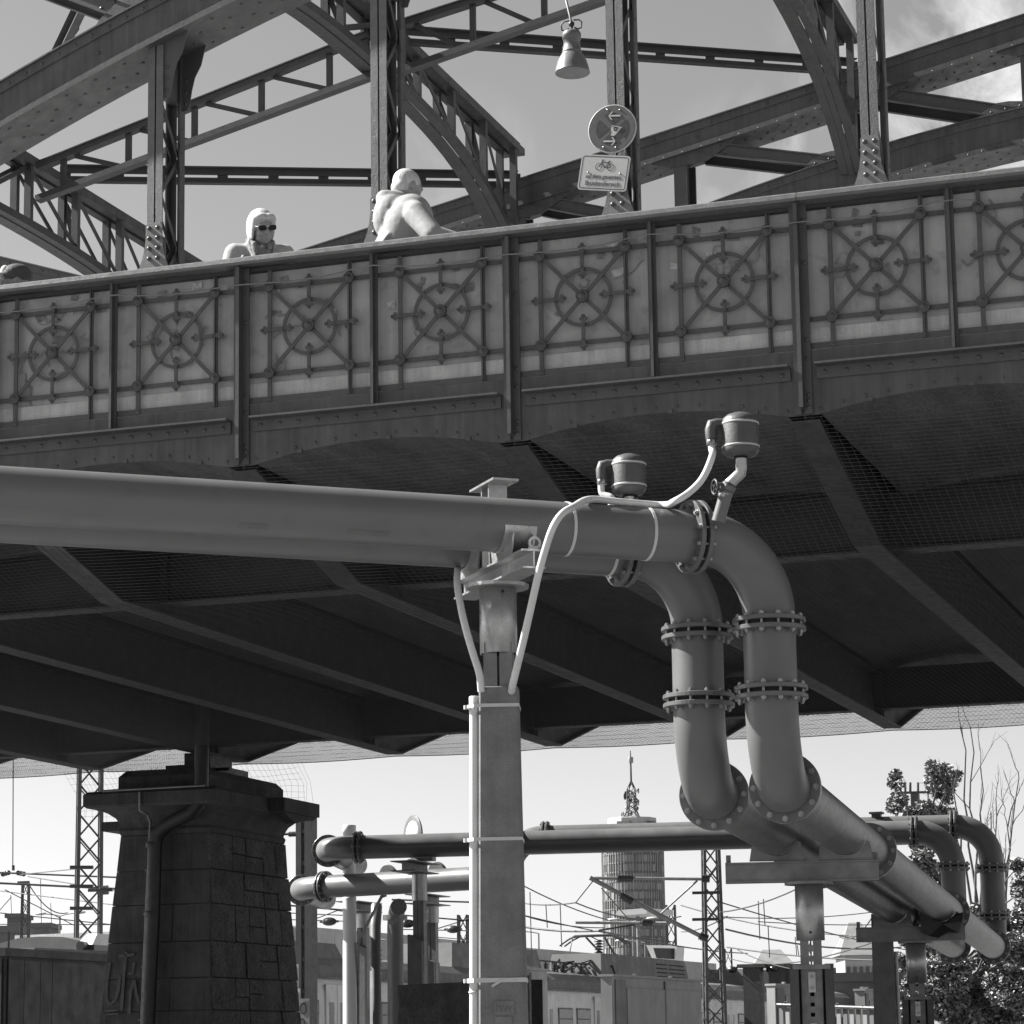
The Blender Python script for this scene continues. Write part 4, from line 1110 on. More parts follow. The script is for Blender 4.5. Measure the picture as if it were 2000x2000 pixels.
mb.add(vs, fs); mast = mb.build('mast', 'concrete_post', MT)
# raised maker's mark at the foot
zc = AD(975, 1972, 13.6).z; hh = h0+(h1-h0)*zc/ztop_m
mb = MB(); mb.hexa([MP(-.042, hh-.002, zc-.03), MP(.058, hh-.002, zc-.03), MP(.058, hh-.002, zc+.036), MP(-.042, hh-.002, zc+.036), MP(-.042, hh+.006, zc-.03), MP(.058, hh+.006, zc-.03), MP(.058, hh+.006, zc+.036), MP(-.042, hh+.006, zc+.036)]); mb.hexa([MP(-.036, hh-.002, zc-.16), MP(.046, hh-.002, zc-.16), MP(.046, hh-.002, zc-.04), MP(-.036, hh-.002, zc-.04), MP(-.036, hh+.006, zc-.16), MP(.046, hh+.006, zc-.16), MP(.046, hh+.006, zc-.04), MP(-.036, hh+.006, zc-.04)]); pl = mb.build('cast_plate', 'concrete_post', mast)
mb = MB(); add_text(mb, 'hw', .066, MP(.008, hh+.0068, zc+.004), mx, AZZ, 1.1); mb.build('lettering', 'box_grey_dark', pl)
# steel column, sleeve, head plate
zs0, zs1 = AD(975, 1275, 13.6).z, AD(975, 1143, 13.6).z
mb = MB()
for s in (-1, 1):
    a, b = (s*.006, s*.07) if s > 0 else (-.07, -.006)
    mb.hexa([MP(a, .055, ztop_m-.05), MP(b, .055, ztop_m-.05), MP(b, .07, ztop_m-.05), MP(a, .07, ztop_m-.05), MP(a, .055, zs0+.05), MP(b, .055, zs0+.05), MP(b, .07, zs0+.05), MP(a, .07, zs0+.05)])
    a, b = (.062, .0755) if s > 0 else (-.0755, -.062)
    mb.hexa([MP(a, -.06, ztop_m-.05), MP(b, -.06, ztop_m-.05), MP(b, .054, ztop_m-.05), MP(a, .054, ztop_m-.05), MP(a, -.06, zs0+.05), MP(b, -.06, zs0+.05), MP(b, .054, zs0+.05), MP(a, .054, zs0+.05)])
mb.build('inner_column', 'galv_dull', MT)
mb = MB(); mb.lathe([(.088, zs0), (.0945, zs0), (.0945, zs1), (.088, zs1)], (MX, MY, 0), AZZ, 32)
mb.lathe([(.084, zs0+.004), (.0885, zs0)], (MX, MY, 0), AZZ, 32); sv = mb.build('sleeve', 'galvanised', MT)
mb = MB(); mb.cyl(MP(.03, .085, zs1-.028), MP(.03, .098, zs1-.028), .0075, 10); mb.build('hole', 'gasket', sv)
mb = MB(); pts = [(.158*math.cos(rad(a)), .158*math.sin(rad(a))) for a in (12, 33, 57, 78, 102, 123, 147, 168, 192, 213, 237, 258, 282, 303, 327, 348)]; mb.prism(pts, (MX, MY, zs1+.001), AXX, AYY, .018); mb.build('head_plate', 'galvanised', MT)
# saddle beam across the two pipes (I section, perpendicular to the pipes)
zb0 = zs1+.02; zb1 = ZP-PR_-.035
bc = V((MX, MY, 0)); cl0 = bc-nA*.30+V((0, 0, 0)); cl1 = bc+nA*.62
mid_ = A0+dA*((bc-A0).dot(dA)); off = (bc-mid_).dot(nA)
pA_ = mid_.copy(); pB_ = mid_+nA*.47
ba, bb = mid_-nA*.30, mid_+nA*.68
mb = MB(); hb_ = zb1-zb0
for z in (zb0+.005, zb1-.005): mb.bar(V((ba.x, ba.y, z)), V((bb.x, bb.y, z)), .12, .01)
mb.bar(V((ba.x, ba.y, (zb0+zb1)/2)), V((bb.x, bb.y, (zb0+zb1)/2)), .008, hb_-.021); mb.build('saddle_beam', 'galvanised', MT)
for q, pc in enumerate((pA_, pB_)):
    for s in (-1, 1):
        mb = MB(); c = V((pc.x, pc.y, ZP))+dA*(s*.055)
        pts = []
        for i in range(13):
            t = rad(-150+120*i/12); pts.append((math.cos(t)*(PR_+.0035), math.sin(t)*(PR_+.0035)))
        pts += [(.16, -PR_*.5), (.13, -PR_-.034), (-.13, -PR_-.034), (-.16, -PR_*.5)]
        mb.prism(pts[::1], c, nA, AZZ, .009); mb.build('saddle', 'galvanised', MT)
    mb = MB(); vs, fs = ring_part(V((pc.x, pc.y, ZP)), dA, PR_, .17, rad(-135), rad(-10), .005); mb.add(vs, fs); mb.build('saddle_sheet', 'galvanised', MT)
# lifting eye
ec = mid_-nA*.21+V((0, 0, 0)); ec.z = zb1+.045
mb = MB(); mb.ring(ec-nA*.005+dA*.035, dA, AZZ, .02, .034, .012, 20); mb.box(tuple(ec+V((.01, -.012, -.05))), tuple(ec+V((.06, -.002, -.02)))); mb.build('lifting_eye', 'galvanised', MT)
# upright stub of a beam beyond the pipes
uc = mid_+nA*.235; zt = AD(965, 945, FW.dot(V((uc.x, uc.y, 4.4))-EYE)).z
mb = MB(); mb.bar(V((uc.x, uc.y, zb1+.001)), V((uc.x, uc.y, zt-.012)), .01, .088, nA); 
for s in (-1, 1): mb.bar(V((uc.x, uc.y, zb1+.001))+nA*(s*.05), V((uc.x, uc.y, zt-.012))+nA*(s*.05), .1, .01, nA)
mb.bar(V((uc.x, uc.y, zt-.006))-nA*.17, V((uc.x, uc.y, zt-.006))+nA*.17, .14, .012); mb.build('upright', 'galvanised', MT)
hb.build('hose', 'hose_clear', MT)
# white conduit tied to the mast
cz = AD(930, 1362, 13.6).z
def CP(z): h = h0+(h1-h0)*z/ztop_m; return MP(-h-.026, .03, z)
mb = MB(); mb.tube([CP(0), CP(cz)], .0245, 16); mb.lathe([(.027, -.08), (.027, 0), (.022, .004)], CP(cz), AZZ, 14); mb.build('conduit', 'conduit_white', MT)
mb = MB(); mb.tube([MP(h0-.03, -h0-.03, 0), MP(h1-.02, -h1-.03, ztop_m-.35)], .02, 10); mb.build('conduit', 'conduit_white', MT)
for y in (1382, 1645, 1918):
    z = AD(960, y, 13.6).z; h = h0+(h1-h0)*z/ztop_m+.002; mb = MB()
    loop = [MP(h, h, 0), MP(h, -h, 0), MP(-h, -h, 0), MP(-h-.054, .0, 0), MP(-h-.054, .06, 0), MP(-h-.02, h+.004, 0)]
    w = .0085 if y < 1900 else .011
    n = len(loop); vs = []
    for p in loop:
        o = (p-V((MX, MY, 0))); o.z = 0; o.normalize(); vs += [p+AZZ*(z-w)+o*0, p+AZZ*(z+w), p+o*.003+AZZ*(z+w), p+o*.003+AZZ*(z-w)]
    fs = [(4*i+k, 4*i+(k+1) % 4, 4*((i+1) % n)+(k+1) % 4, 4*((i+1) % n)+k) for i in range(n) for k in range(4)]
    mb.add(vs, fs)
    mb.bar(MP(-h-.06, .035, z), MP(-h-.075, .04, z), .014, .02)
    if y > 1900: mb.bar(MP(.0, h+.004, z-.002), MP(-.05, h+.007, z-.03), .012, .004, mn); mb.bar(MP(.0, h+.004, z-.002), MP(.06, h+.005, z+.004), .014, .006, mn)
    mb.build('tie_strap', 'strap_white', MT)
z = AD(960, 1940, 13.6).z
mb = MB(); c_ = CP(z); mb.lathe([(.0255, -.005), (.029, -.004), (.029, .004), (.0255, .005)], c_, (0, 0, 1), 14); mb.bar(c_+mx*.02+mn*.02, c_+mx*.06+mn*.02+AZZ*.012, .008, .004); mb.build('tie_strap', 'strap_white', MT)
# ------------------------------------------------------------------ people on the bridge
def blob(shapes, vox, smooth, name, m, parent, label=None):
    """union of ellipsoids ('e', centre, (rx,ry,rz), rot) and tapered limbs ('l', p, q, r0, r1), fused into one surface"""
    mb = MB()
    for s in shapes:
        if s[0] == 'e': mb.sphere(s[1], 1, 18, 12, s[2], s[3] if len(s) > 3 else None)
        else:
            p, q = V(s[1]), V(s[2]); d = q-p; n = 6
            mb.tube([p+d*(i/n) for i in range(n+1)], [s[3]+(s[4]-s[3])*i/n for i in range(n+1)], 14)
            mb.sphere(p, s[3], 14, 8); mb.sphere(q, s[4], 14, 8)
    org = worg(parent); me = mb.mesh(name, m, org); ob = bpy.data.objects.new(name, me); COL.objects.link(ob)
    r_ = ob.modifiers.new('r', 'REMESH'); r_.mode = 'VOXEL'; r_.voxel_size = vox; r_.use_smooth_shade = True
    s_ = ob.modifiers.new('s', 'SMOOTH'); s_.factor = .5; s_.iterations = smooth
    dg = bpy.context.evaluated_depsgraph_get(); dg.update(); me2 = bpy.data.meshes.new_from_object(ob.evaluated_get(dg))
    bpy.data.objects.remove(ob); me2.name = name; me2.materials.clear(); me2.materials.append(MATS[m])
    me2.polygons.foreach_set('use_smooth', [True]*len(me2.polygons))
    o = bpy.data.objects.new(name, me2); COL.objects.link(o); o.parent = parent
    if label: o['label'] = label
    return o
def basis(f, tilt=0):
    f = V(f).normalized(); r_ = f.cross(AZZ).normalized(); u_ = r_.cross(f)
    r2 = r_*math.cos(tilt)+u_*math.sin(tilt); u2 = u_*math.cos(tilt)-r_*math.sin(tilt)
    return r2, f, u2     # subject's right is +r when looking along f ... seen from the front it lies to the left
def rotm(a, b, c): return Matrix(((a.x, b.x, c.x), (a.y, b.y, c.y), (a.z, b.z, c.z)))
def head_shapes(c, r_, f, u_, s=1.):
    R3 = rotm(r_, f, u_); at = lambda x, y, z: c+(r_*x+f*y+u_*z)*s
    sh = [('e', at(0, -.012, .02), (.074*s, .094*s, .092*s), R3), ('e', at(0, .022, -.045), (.058*s, .068*s, .068*s), R3), ('e', at(0, .055, -.088), (.03*s, .026*s, .022*s), R3),
          ('e', at(0, .092, -.022), (.013*s, .02*s, .024*s), R3), ('e', at(0, .084, .0), (.01*s, .014*s, .025*s), R3), ('e', at(0, .078, .028), (.05*s, .015*s, .01*s), R3), ('e', at(0, .08, -.058), (.024*s, .012*s, .006*s), R3), ('e', at(0, .077, -.068), (.022*s, .012*s, .006*s), R3)]
    for e in (-1, 1): sh += [('e', at(e*.074, -.008, -.01), (.011*s, .02*s, .031*s), R3), ('e', at(e*.036, .06, -.03), (.024*s, .025*s, .022*s), R3)]
    sh += [('l', at(0, -.02, -.05), at(0, -.045, -.16), .052*s, .058*s)]
    return sh, at, R3
def hand_shapes(w, d, up_, s=1.):
    d = V(d).normalized(); up_ = V(up_); sd = d.cross(up_).normalized(); R3 = rotm(sd, d, sd.cross(d))
    sh = [('e', w+d*.045, (.04, .05, .017), R3)]
    for i, (o, l_) in enumerate(((-.028, .062), (-.009, .072), (.01, .068), (.028, .052))):
        b = w+d*.085+sd*o; m = b+d*l_*.55-up_*.006; e = b+d*l_*.9-up_*.03; sh += [('l', b, m, .0095, .0085), ('l', m, e, .0085, .007)]
    b = w+d*.025-sd*.035; sh += [('l', b, b+d*.03-sd*.025, .0115, .01), ('l', b+d*.03-sd*.025, b+d*.058-sd*.03-up_*.012, .01, .008)]
    return sh
def legs(hip, f, r_, sh):
    out = []
    for e in (-1, 1):
        h = hip+r_*(e*.09); kn = h+f*.03+V((0, 0, -(hip.z-ZDECK)*.47)); kn.z = ZDECK+(hip.z-ZDECK)*.52; an = V((h.x, h.y, ZDECK+.085))-f*.02
        out += [('l', h, kn, .085, .058), ('l', kn, an, .055, .038)]
    return out
def feet(hip, f, r_):
    out = []
    for e in (-1, 1):
        b = V((hip.x, hip.y, ZDECK))+r_*(e*.09); out += [('l', b-f*.05+V((0, 0, .045)), b+f*.13+V((0, 0, .032)), .042, .03)]
    return out

# woman at the parapet
hc = AY(512, 444, 15.74)
toC = (EYE-hc).normalized(); f = (toC+RT*.42-AZZ*.12).normalized(); r_, f, u_ = basis(f, rad(-9))
W = thing('person', (hc.x, hc.y+.06, ZDECK), 'person with short white hair and dark sunglasses wearing a pale jacket and patterned scarf', 'person')
sh, at, R3 = head_shapes(hc, r_, f, u_, 1.0)
nb = at(0, -.045, -.135); bf = V((toC.x+.15, toC.y, 0)).normalized(); br = bf.cross(AZZ)
shL, shR = nb+br*.165+V((0, 0, -.055)), nb-br*.165+V((0, 0, -.045)); hip = V((nb.x, nb.y+.04, ZDECK+.86))
elL, elR = shL+br*.07+bf*.02+V((0, 0, -.27)), shR-br*.07+bf*.02+V((0, 0, -.27))
wrL, wrR = elL+bf*.2+V((0, 0, -.06)), elR+bf*.2+V((0, 0, -.06))
body = sh+[('e', nb+V((0, 0, -.2)), (.13, .09, .22)), ('e', hip, (.14, .1, .13))]+legs(hip, bf, br, 0)+[('l', shL, elL, .045, .037), ('l', elL, wrL, .036, .026), ('l', shR, elR, .045, .037), ('l', elR, wrR, .036, .026)]+hand_shapes(wrL, bf, AZZ)+hand_shapes(wrR, bf, AZZ)
blob(body, .0085, 2, 'body', 'skin', W)
blob([('e', at(0, -.026, .034), (.086, .1, .09), R3), ('e', at(.072, -.03, -.008), (.021, .055, .085), R3), ('e', at(-.072, -.03, -.008), (.021, .055, .085), R3), ('e', at(0, -.07, -.03), (.075, .05, .08), R3), ('e', at(.025, .045, .07), (.05, .036, .03), R3), ('e', at(-.03, .044, .068), (.045, .036, .03), R3), ('e', at(-.06, .035, .05), (.024, .03, .035), R3), ('e', at(.064, .03, .045), (.022, .03, .05), R3), ('e', at(.076, .012, -.02), (.012, .03, .06), R3)], .0075, 2, 'hair', 'hair_white', W)
sg = MB()
for e in (-1, 1):
    sg.prism(rrect(.027, .017, .012), at(e*.034, .096, .008), r_*-1, u_, .004); 
ob_ = sg.build('sunglasses', 'lens', W)
sg = MB()
for e in (-1, 1): sg.bar(at(e*.062, .092, .016), at(e*.08, .0, .014), .004, .006, u_); sg.bar(at(e*.008, .098, .022), at(e*.06, .094, .026), .004, .005, u_)
sg.bar(at(-.01, .099, .018), at(.01, .099, .018), .004, .005, u_); sg.build('glasses_frame', 'frame_white', ob_)
jk = [('e', nb+V((0, 0, -.055)), (.12, .085, .075)), ('e', nb+V((0, 0, -.1)), (.175, .1, .1)), ('e', nb+V((0, 0, -.27)), (.175, .125, .24)), ('e', hip+V((0, 0, .02)), (.185, .14, .2)), ('l', shL, shR, .07, .07), ('l', shL, elL, .072, .062), ('l', elL, wrL-(wrL-elL)*.12, .06, .05), ('l', shR, elR, .072, .062), ('l', elR, wrR-(wrR-elR)*.12, .06, .05)]
for i in range(5): jk.append(('l', nb+br*(-.16+.07*i)+bf*.09+V((0, 0, -.1)), nb+br*(-.18+.085*i)+bf*.125+V((0, 0, -.34)), .018, .01))
jk += [('l', nb+br*.075+bf*.05+V((0, 0, .015)), nb+br*.03+bf*.13+V((0, 0, -.2)), .022, .016), ('l', nb-br*.075+bf*.05+V((0, 0, .015)), nb-br*.03+bf*.13+V((0, 0, -.2)), .022, .016)]
blob(jk, .0115, 3, 'jacket', 'jacket_pale', W)
sc_ = []
for i in range(13):
    t = rad(-130+260*i/12); p = nb+br*math.sin(t)*.072+bf*(math.cos(t)*.07+.012)+V((0, 0, .03-.035*max(0, math.cos(t)))); sc_.append(('e', p, (.03, .027, .027)))
sc_ += [('e', nb+bf*.11+V((0, 0, -.05)), (.045, .03, .05)), ('l', nb+br*.05+bf*.11+V((0, 0, -.02)), nb+br*.02+bf*.135+V((0, 0, -.17)), .026, .02), ('l', nb-br*.055+bf*.1+V((0, 0, -.01)), nb-br*.035+bf*.13+V((0, 0, -.15)), .028, .018)]
blob(sc_, .008, 1, 'scarf', 'scarf', W)
blob([('e', hip, (.16, .115, .15))]+[(a[0], a[1], a[2], a[3]+.018, a[4]+.02) for a in legs(hip, bf, br, 0)], .014, 3, 'trousers', 'trousers', W)
blob(feet(hip, bf, br), .012, 1, 'shoes', 'cap_dark', W)

# man leaning, seen from behind
hc = AY(797, 367, 15.98); f = (FW*.55+RT*.85-AZZ*.55); r_, f, u_ = basis(f, rad(4))
M_ = thing('person', (AY(770, 470, 15.75).x, 15.75, ZDECK), 'person with short white hair in a light jacket leaning forward, back turned', 'person')
sh, at, R3 = head_shapes(hc, r_, f, u_, 1.04)
nb = at(0, -.06, -.135)
sL, sR = AY(792, 404, 16.05), AY(812, 418, 15.7); sL.z -= .0; hip = V((AY(745, 480, 15.78).x, 15.8, ZDECK+.9))
ch = (sL+sR)/2+V((0, 0, -.05)); bf = V((f.x, f.y, 0)).normalized(); br = bf.cross(AZZ)
eR = AY(846, 458, 15.62); wR = eR+V((.22, .08, -.07)); eL = sL+V((.16, .08, -.27)); wL = eL+bf*.22
body = sh+[('e', ch, (.15, .12, .16)), ('l', ch, hip, .13, .13), ('l', nb, ch, .06, .09)]+legs(hip, bf, br, 0)+[('l', sR, eR, .05, .042), ('l', eR, wR, .04, .028), ('l', sL, eL, .05, .042), ('l', eL, wL, .04, .028)]+hand_shapes(wR, wR-eR, AZZ)+hand_shapes(wL, bf, AZZ)
blob(body, .009, 2, 'body', 'skin', M_)
blob([('e', at(0, -.022, .026), (.083, .1, .094), R3), ('e', at(0, -.05, -.03), (.07, .06, .06), R3)], .009, 2, 'hair', 'hair_white', M_)
jk = [('e', AY(768, 428, 15.9), (.13, .17, .17)), ('e', AY(788, 446, 15.76), (.13, .11, .17)), ('e', ch+V((0, 0, .0)), (.15, .16, .15)), ('l', sL, sR, .085, .08), ('l', ch+V((-.03, 0, -.03)), hip, .15, .165), ('l', sR, eR, .082, .07), ('l', eR, wR+(eR-wR)*.1, .066, .052), ('l', sL, eL, .08, .068), ('l', eL, wL+(eL-wL)*.1, .062, .05), ('e', hip, (.19, .16, .17)), ('l', nb+V((-.05, -.03, .0)), nb+V((.05, .03, 0)), .062, .06)]
for i in range(6):
    a = sL.lerp(sR, .05+.16*i)+V((-.085, -.04, -.04)); b = hip+V((-.165+.03*i, .1-.055*i, .05)); m_ = a.lerp(b, .5)+V((-.05, -.03, 0)); jk += [('l', a, m_, .012, .017), ('l', m_, b, .017, .02)]
blob(jk, .0115, 3, 'jacket', 'jacket_cream', M_)
blob([('e', hip, (.165, .125, .15))]+[(a[0], a[1], a[2], a[3]+.02, a[4]+.022) for a in legs(hip, bf, br, 0)], .014, 3, 'trousers', 'trousers', M_)
blob(feet(hip, bf, br), .012, 1, 'shoes', 'cap_dark', M_)

# person in a cap
hc = AY(30, 549, 16.1); f = (RT*-1-FW*.25-AZZ*.08); r_, f, u_ = basis(f, 0)
C_ = thing('person', (hc.x, hc.y, ZDECK), 'person in a dark peaked cap with a pale front panel passing along the walkway', 'person')
sh, at, R3 = head_shapes(hc, r_, f, u_, 1.0); nb = at(0, -.05, -.17); bf = V((f.x, f.y, 0)).normalized(); br = bf.cross(AZZ); hip = V((nb.x, nb.y, ZDECK+.8))
sL, sR = nb+br*.18+V((0, 0, -.06)), nb-br*.18+V((0, 0, -.06)); eL, eR = sL+V((0, 0, -.28))+br*.05, sR+V((0, 0, -.28))-br*.05; wL, wR = eL+bf*.1+V((0, 0, -.2)), eR+bf*.1+V((0, 0, -.2))
body = sh+[('e', nb+V((0, 0, -.2)), (.14, .1, .22)), ('e', hip, (.14, .1, .13))]+legs(hip, bf, br, 0)+[('l', sL, eL, .048, .04), ('l', eL, wL, .038, .028), ('l', sR, eR, .048, .04), ('l', eR, wR, .038, .028)]+hand_shapes(wL, (0, 0, -1), bf)+hand_shapes(wR, (0, 0, -1), bf)
blob(body, .0095, 2, 'body', 'skin_shade', C_)
cp = blob([('e', at(0, -.012, .045), (.086, .106, .078), R3), ('e', at(0, -.02, .02), (.087, .1, .05), R3)], .009, 1, 'cap', 'cap_dark', C_)
blob([('e', at(0, .13, .042), (.07, .075, .009), R3), ('e', at(0, .1, .045), (.072, .05, .01), R3)], .007, 1, 'peak', 'cap_panel', cp)
blob([('e', at(0, .062, .075), (.045, .036, .042), R3)], .008, 1, 'front_panel', 'cap_panel', cp)
blob([('e', nb+V((0, 0, -.2)), (.19, .13, .27)), ('l', sL, sR, .075, .075), ('l', sL, eL, .07, .06), ('l', sR, eR, .07, .06), ('e', hip, (.17, .14, .16))], .013, 3, 'jacket', 'cap_dark', C_)
blob([('e', hip, (.15, .11, .14))]+[(a[0], a[1], a[2], a[3]+.018, a[4]+.02) for a in legs(hip, bf, br, 0)], .015, 3, 'trousers', 'trousers', C_)
blob(feet(hip, bf, br), .012, 1, 'shoes', 'cap_dark', C_)

# ------------------------------------------------------------------ steel supports under the crossing pipes
def steel_support(pa, pb, r_dir, label, zbase_top, box=True):
    """beam across two pipe axes pa, pb (points on the axes); column under their middle"""
    pa, pb = V(pa), V(pb); m = (pa+pb)/2; x = (pa-pb).normalized(); y = V((-x.y, x.x, 0)); z1 = min(pa.z, pb.z)-PR_-.035; z0 = z1-.125
    S = thing('pipe_support', (m.x, m.y, 0), label, 'pipe support', 'pipe supports')
    ba, bb = pb-x*.32, pa+x*.2; ba.z = bb.z = 0
    mb = MB()
    for z in (z0+.005, z1-.005): mb.bar(ba+AZZ*z, bb+AZZ*z, .12, .01)
    mb.bar(ba+AZZ*(z0+z1)/2, bb+AZZ*(z0+z1)/2, .1, z1-z0-.022); mb.build('saddle_beam', 'galv_dull', S)
    for p in (pa, pb):
        mb = MB(); pts = []
        for i in range(13):
            t = rad(-160+140*i/12); pts.append((math.cos(t)*(PR_+.003), math.sin(t)*(PR_+.003)))
        pts += [(.15, -PR_*.4), (.17, -PR_-.034), (-.17, -PR_-.034), (-.15, -PR_*.4)]
        mb.prism(pts, V((p.x, p.y, p.z))-y*.03, x, AZZ, -.012 if x.cross(AZZ).dot(y) > 0 else .012); mb.build('saddle', 'galv_dull', S)
        mb = MB(); mb.box((p.x-.01, p.y-.04, z1), (p.x+.01, p.y+.04, p.z-PR_+.002)); mb.build('web_plate', 'galv_dull', S)
    for s, p in ((1, bb), (-1, ba)):
        mb = MB(); mb.bar(p-x*s*.02+AZZ*(z1-.02), p-x*s*.02+AZZ*(z1+.05), .03, .008, y); mb.build('stop_plate', 'galv_dull', S)
    cpos = V((m.x, m.y, 0))-x*.02
    mb = MB(); mb.lathe([(.15, z0-.018), (.15, z0-.001)], cpos, AZZ, 24); mb.build('head_plate', 'galv_dull', S)
    zs = z0-.36; mb = MB(); mb.lathe([(.082, zs), (.0885, zs), (.0885, z0-.019), (.082, z0-.019)], cpos, AZZ, 28); sl_ = mb.build('sleeve', 'galvanised', S)
    vd = (EYE-cpos); vd.z = 0; vd.normalize(); vx = V((-vd.y, vd.x, 0))
    mb = MB(); q = cpos-vx*.0+vd*.088+AZZ*(zs+.045); mb.cyl(q-vd*.004, q+vd*.002, .008, 10); mb.build('hole', 'gasket', sl_)
    # perforated channel: two side strips with rungs between the holes, so the holes are open
    mb = MB()
    for s in (-1, 1):
        mb.bar(cpos+vx*(s*.0375)+vd*.045, cpos+vx*(s*.0375)+vd*.045+AZZ*zs, .05, .008, vd); mb.bar(cpos+vx*(s*.062)+vd*.0, cpos+vx*(s*.062)+AZZ*zs, .008, .09, vd)
        mb.bar(cpos+vx*(s*.05)-vd*.045, cpos+vx*(s*.05)-vd*.045+AZZ*zs, .03, .008, vd)
    z = zs-.02
    while z > .1:
        mb.bar(cpos+vd*.045+AZZ*(z-.05), cpos+vd*.045+AZZ*(z-.012), .0245, .008, vd); z -= .062
    mb.build('inner_column', 'galv_dull', S)
    if box:
        zt = zbase_top
        mb = MB()
        for s in (-1, 1):
            mb.bar(cpos+vx*(s*.125)-vd*.0, cpos+vx*(s*.125)+AZZ*zt, .02, .2, vd); mb.bar(cpos+vx*(s*.105)+vd*.095, cpos+vx*(s*.105)+vd*.095+AZZ*zt, .05, .012, vd)
        mb.bar(cpos-vd*.1, cpos-vd*.1+AZZ*zt, .25, .012, vd); mb.build('foot_channel', 'mid_metal', S)
        for h in (zt-.018, zt-.53, zt-1.1):
            mb = MB(); mb.bar(cpos-vx*.115+vd*.108+AZZ*h, cpos+vx*.115+vd*.108+AZZ*h, .012, .028); mb.build('crosspiece', 'galv_dull', S)
        for h in (zt-.11, zt-.42):
            mb = MB(); mb.bar(cpos+vd*.054+AZZ*(h-.062), cpos+vd*.054+AZZ*(h+.062), .044, .008, vd); pl_ = mb.build('clamp_plate', 'galvanised', S)
            for e in (-.034, .034): mb = MB(); mb.tube([cpos+vd*.058+AZZ*(h+e), cpos+vd*.068+AZZ*(h+e)], .0125, 6, True, False); mb.build('bolt', 'bolt_zinc', pl_)
    return S
def on_line(p, q, y): t = (y-p.y)/(q.y-p.y); return p.lerp(q, t)
y1_ = AD(1612, 1705, 16.6).y
s1 = steel_support(on_line(dgA_s, dgA_e, 16.6), on_line(dgB_s, dgB_e, 16.5), None, 'galvanised pipe support with perforated column near the concrete mast end of the twin run', AD(1612, 1880, 16.4).z)
s2 = steel_support(on_line(dgA_s, dgA_e, 23.6), on_line(dgB_s, dgB_e, 23.5), None, 'galvanised pipe support with perforated column beside the dark square post', AD(1803, 1945, 23.4).z)
bz = (FW.dot(on_line(dgA_s, dgA_e, 23.6)-EYE))-.16
mb = MB(); cl_ = [(1797, 1778), (1815, 1796), (1838, 1803), (1856, 1798), (1868, 1784), (1882, 1782), (1880, 1800), (1872, 1822), (1852, 1820), (1832, 1832), (1815, 1828), (1798, 1820)]
fr = [AD(x, y, bz+.012*math.sin(i*2.3)) for i, (x, y) in enumerate(cl_)]; bk_ = [q+V((0, .015, 0)) for q in fr]; cf, cb_ = sum(fr, V((0, 0, 0)))/12-V((0, .04, 0)), sum(bk_, V((0, 0, 0)))/12
mb.add(fr+bk_+[cf, cb_], [(i, (i+1) % 12, 24) for i in range(12)]+[(12+(i+1) % 12, 12+i, 25) for i in range(12)]+[(i, 12+i, 12+(i+1) % 12, (i+1) % 12) for i in range(12)]); mb.build('cloth', 'downpipe', s2)
# square concrete post behind the second support
c = AD(1722, 1790, 25.6)
MT2 = thing('pipe_support', (c.x, c.y, 0), 'dark square concrete post with pale strip beside the twin pipes', 'pipe support', 'pipe supports')
vd = (EYE-c); vd.z = 0; vd.normalize(); vx = V((-vd.y, vd.x, 0)); h = .105; c.z = 0; zt = AD(1722, 1786, 25.6).z
mb = MB(); mb.hexa([c-vx*h*1.1-vd*h, c+vx*h*1.1-vd*h, c+vx*h*1.1+vd*h, c-vx*h*1.1+vd*h]+[c-vx*h*.95-vd*h+AZZ*zt, c+vx*h*.95-vd*h+AZZ*zt, c+vx*h*.95+vd*h+AZZ*zt, c-vx*h*.95+vd*h+AZZ*zt]); mb.build('mast', 'concrete_post', MT2)
mb = MB(); mb.tube([c+vx*.135+vd*.02, c+vx*.12+vd*.02+AZZ*(zt-.35)], .018, 8); mb.build('conduit', 'conduit_white', MT2)

# ------------------------------------------------------------------ things around the left end of the long pipe
# slim white pole
p = AD(682, 1612, 33.2); b = V((p.x, p.y, 0))
T = thing('pole', b, 'smooth white round pole with collar rising past the pipe end', 'pole')
mb = MB(); zc = AD(676, 1757, 33.2).z; mb.lathe([(.092, 0), (.082, zc)], b, AZZ, 22); mb.build('shaft', 'white_paint', T)
mb = MB(); mb.lathe([(.0835, zc-.003), (.0835, zc+.02), (.079, zc+.022), (.077, p.z-.1), (.084, p.z-.098), (.084, p.z-.004), (.08, p.z)], b, AZZ, 22); mb.build('upper_sleeve', 'white_paint', T)
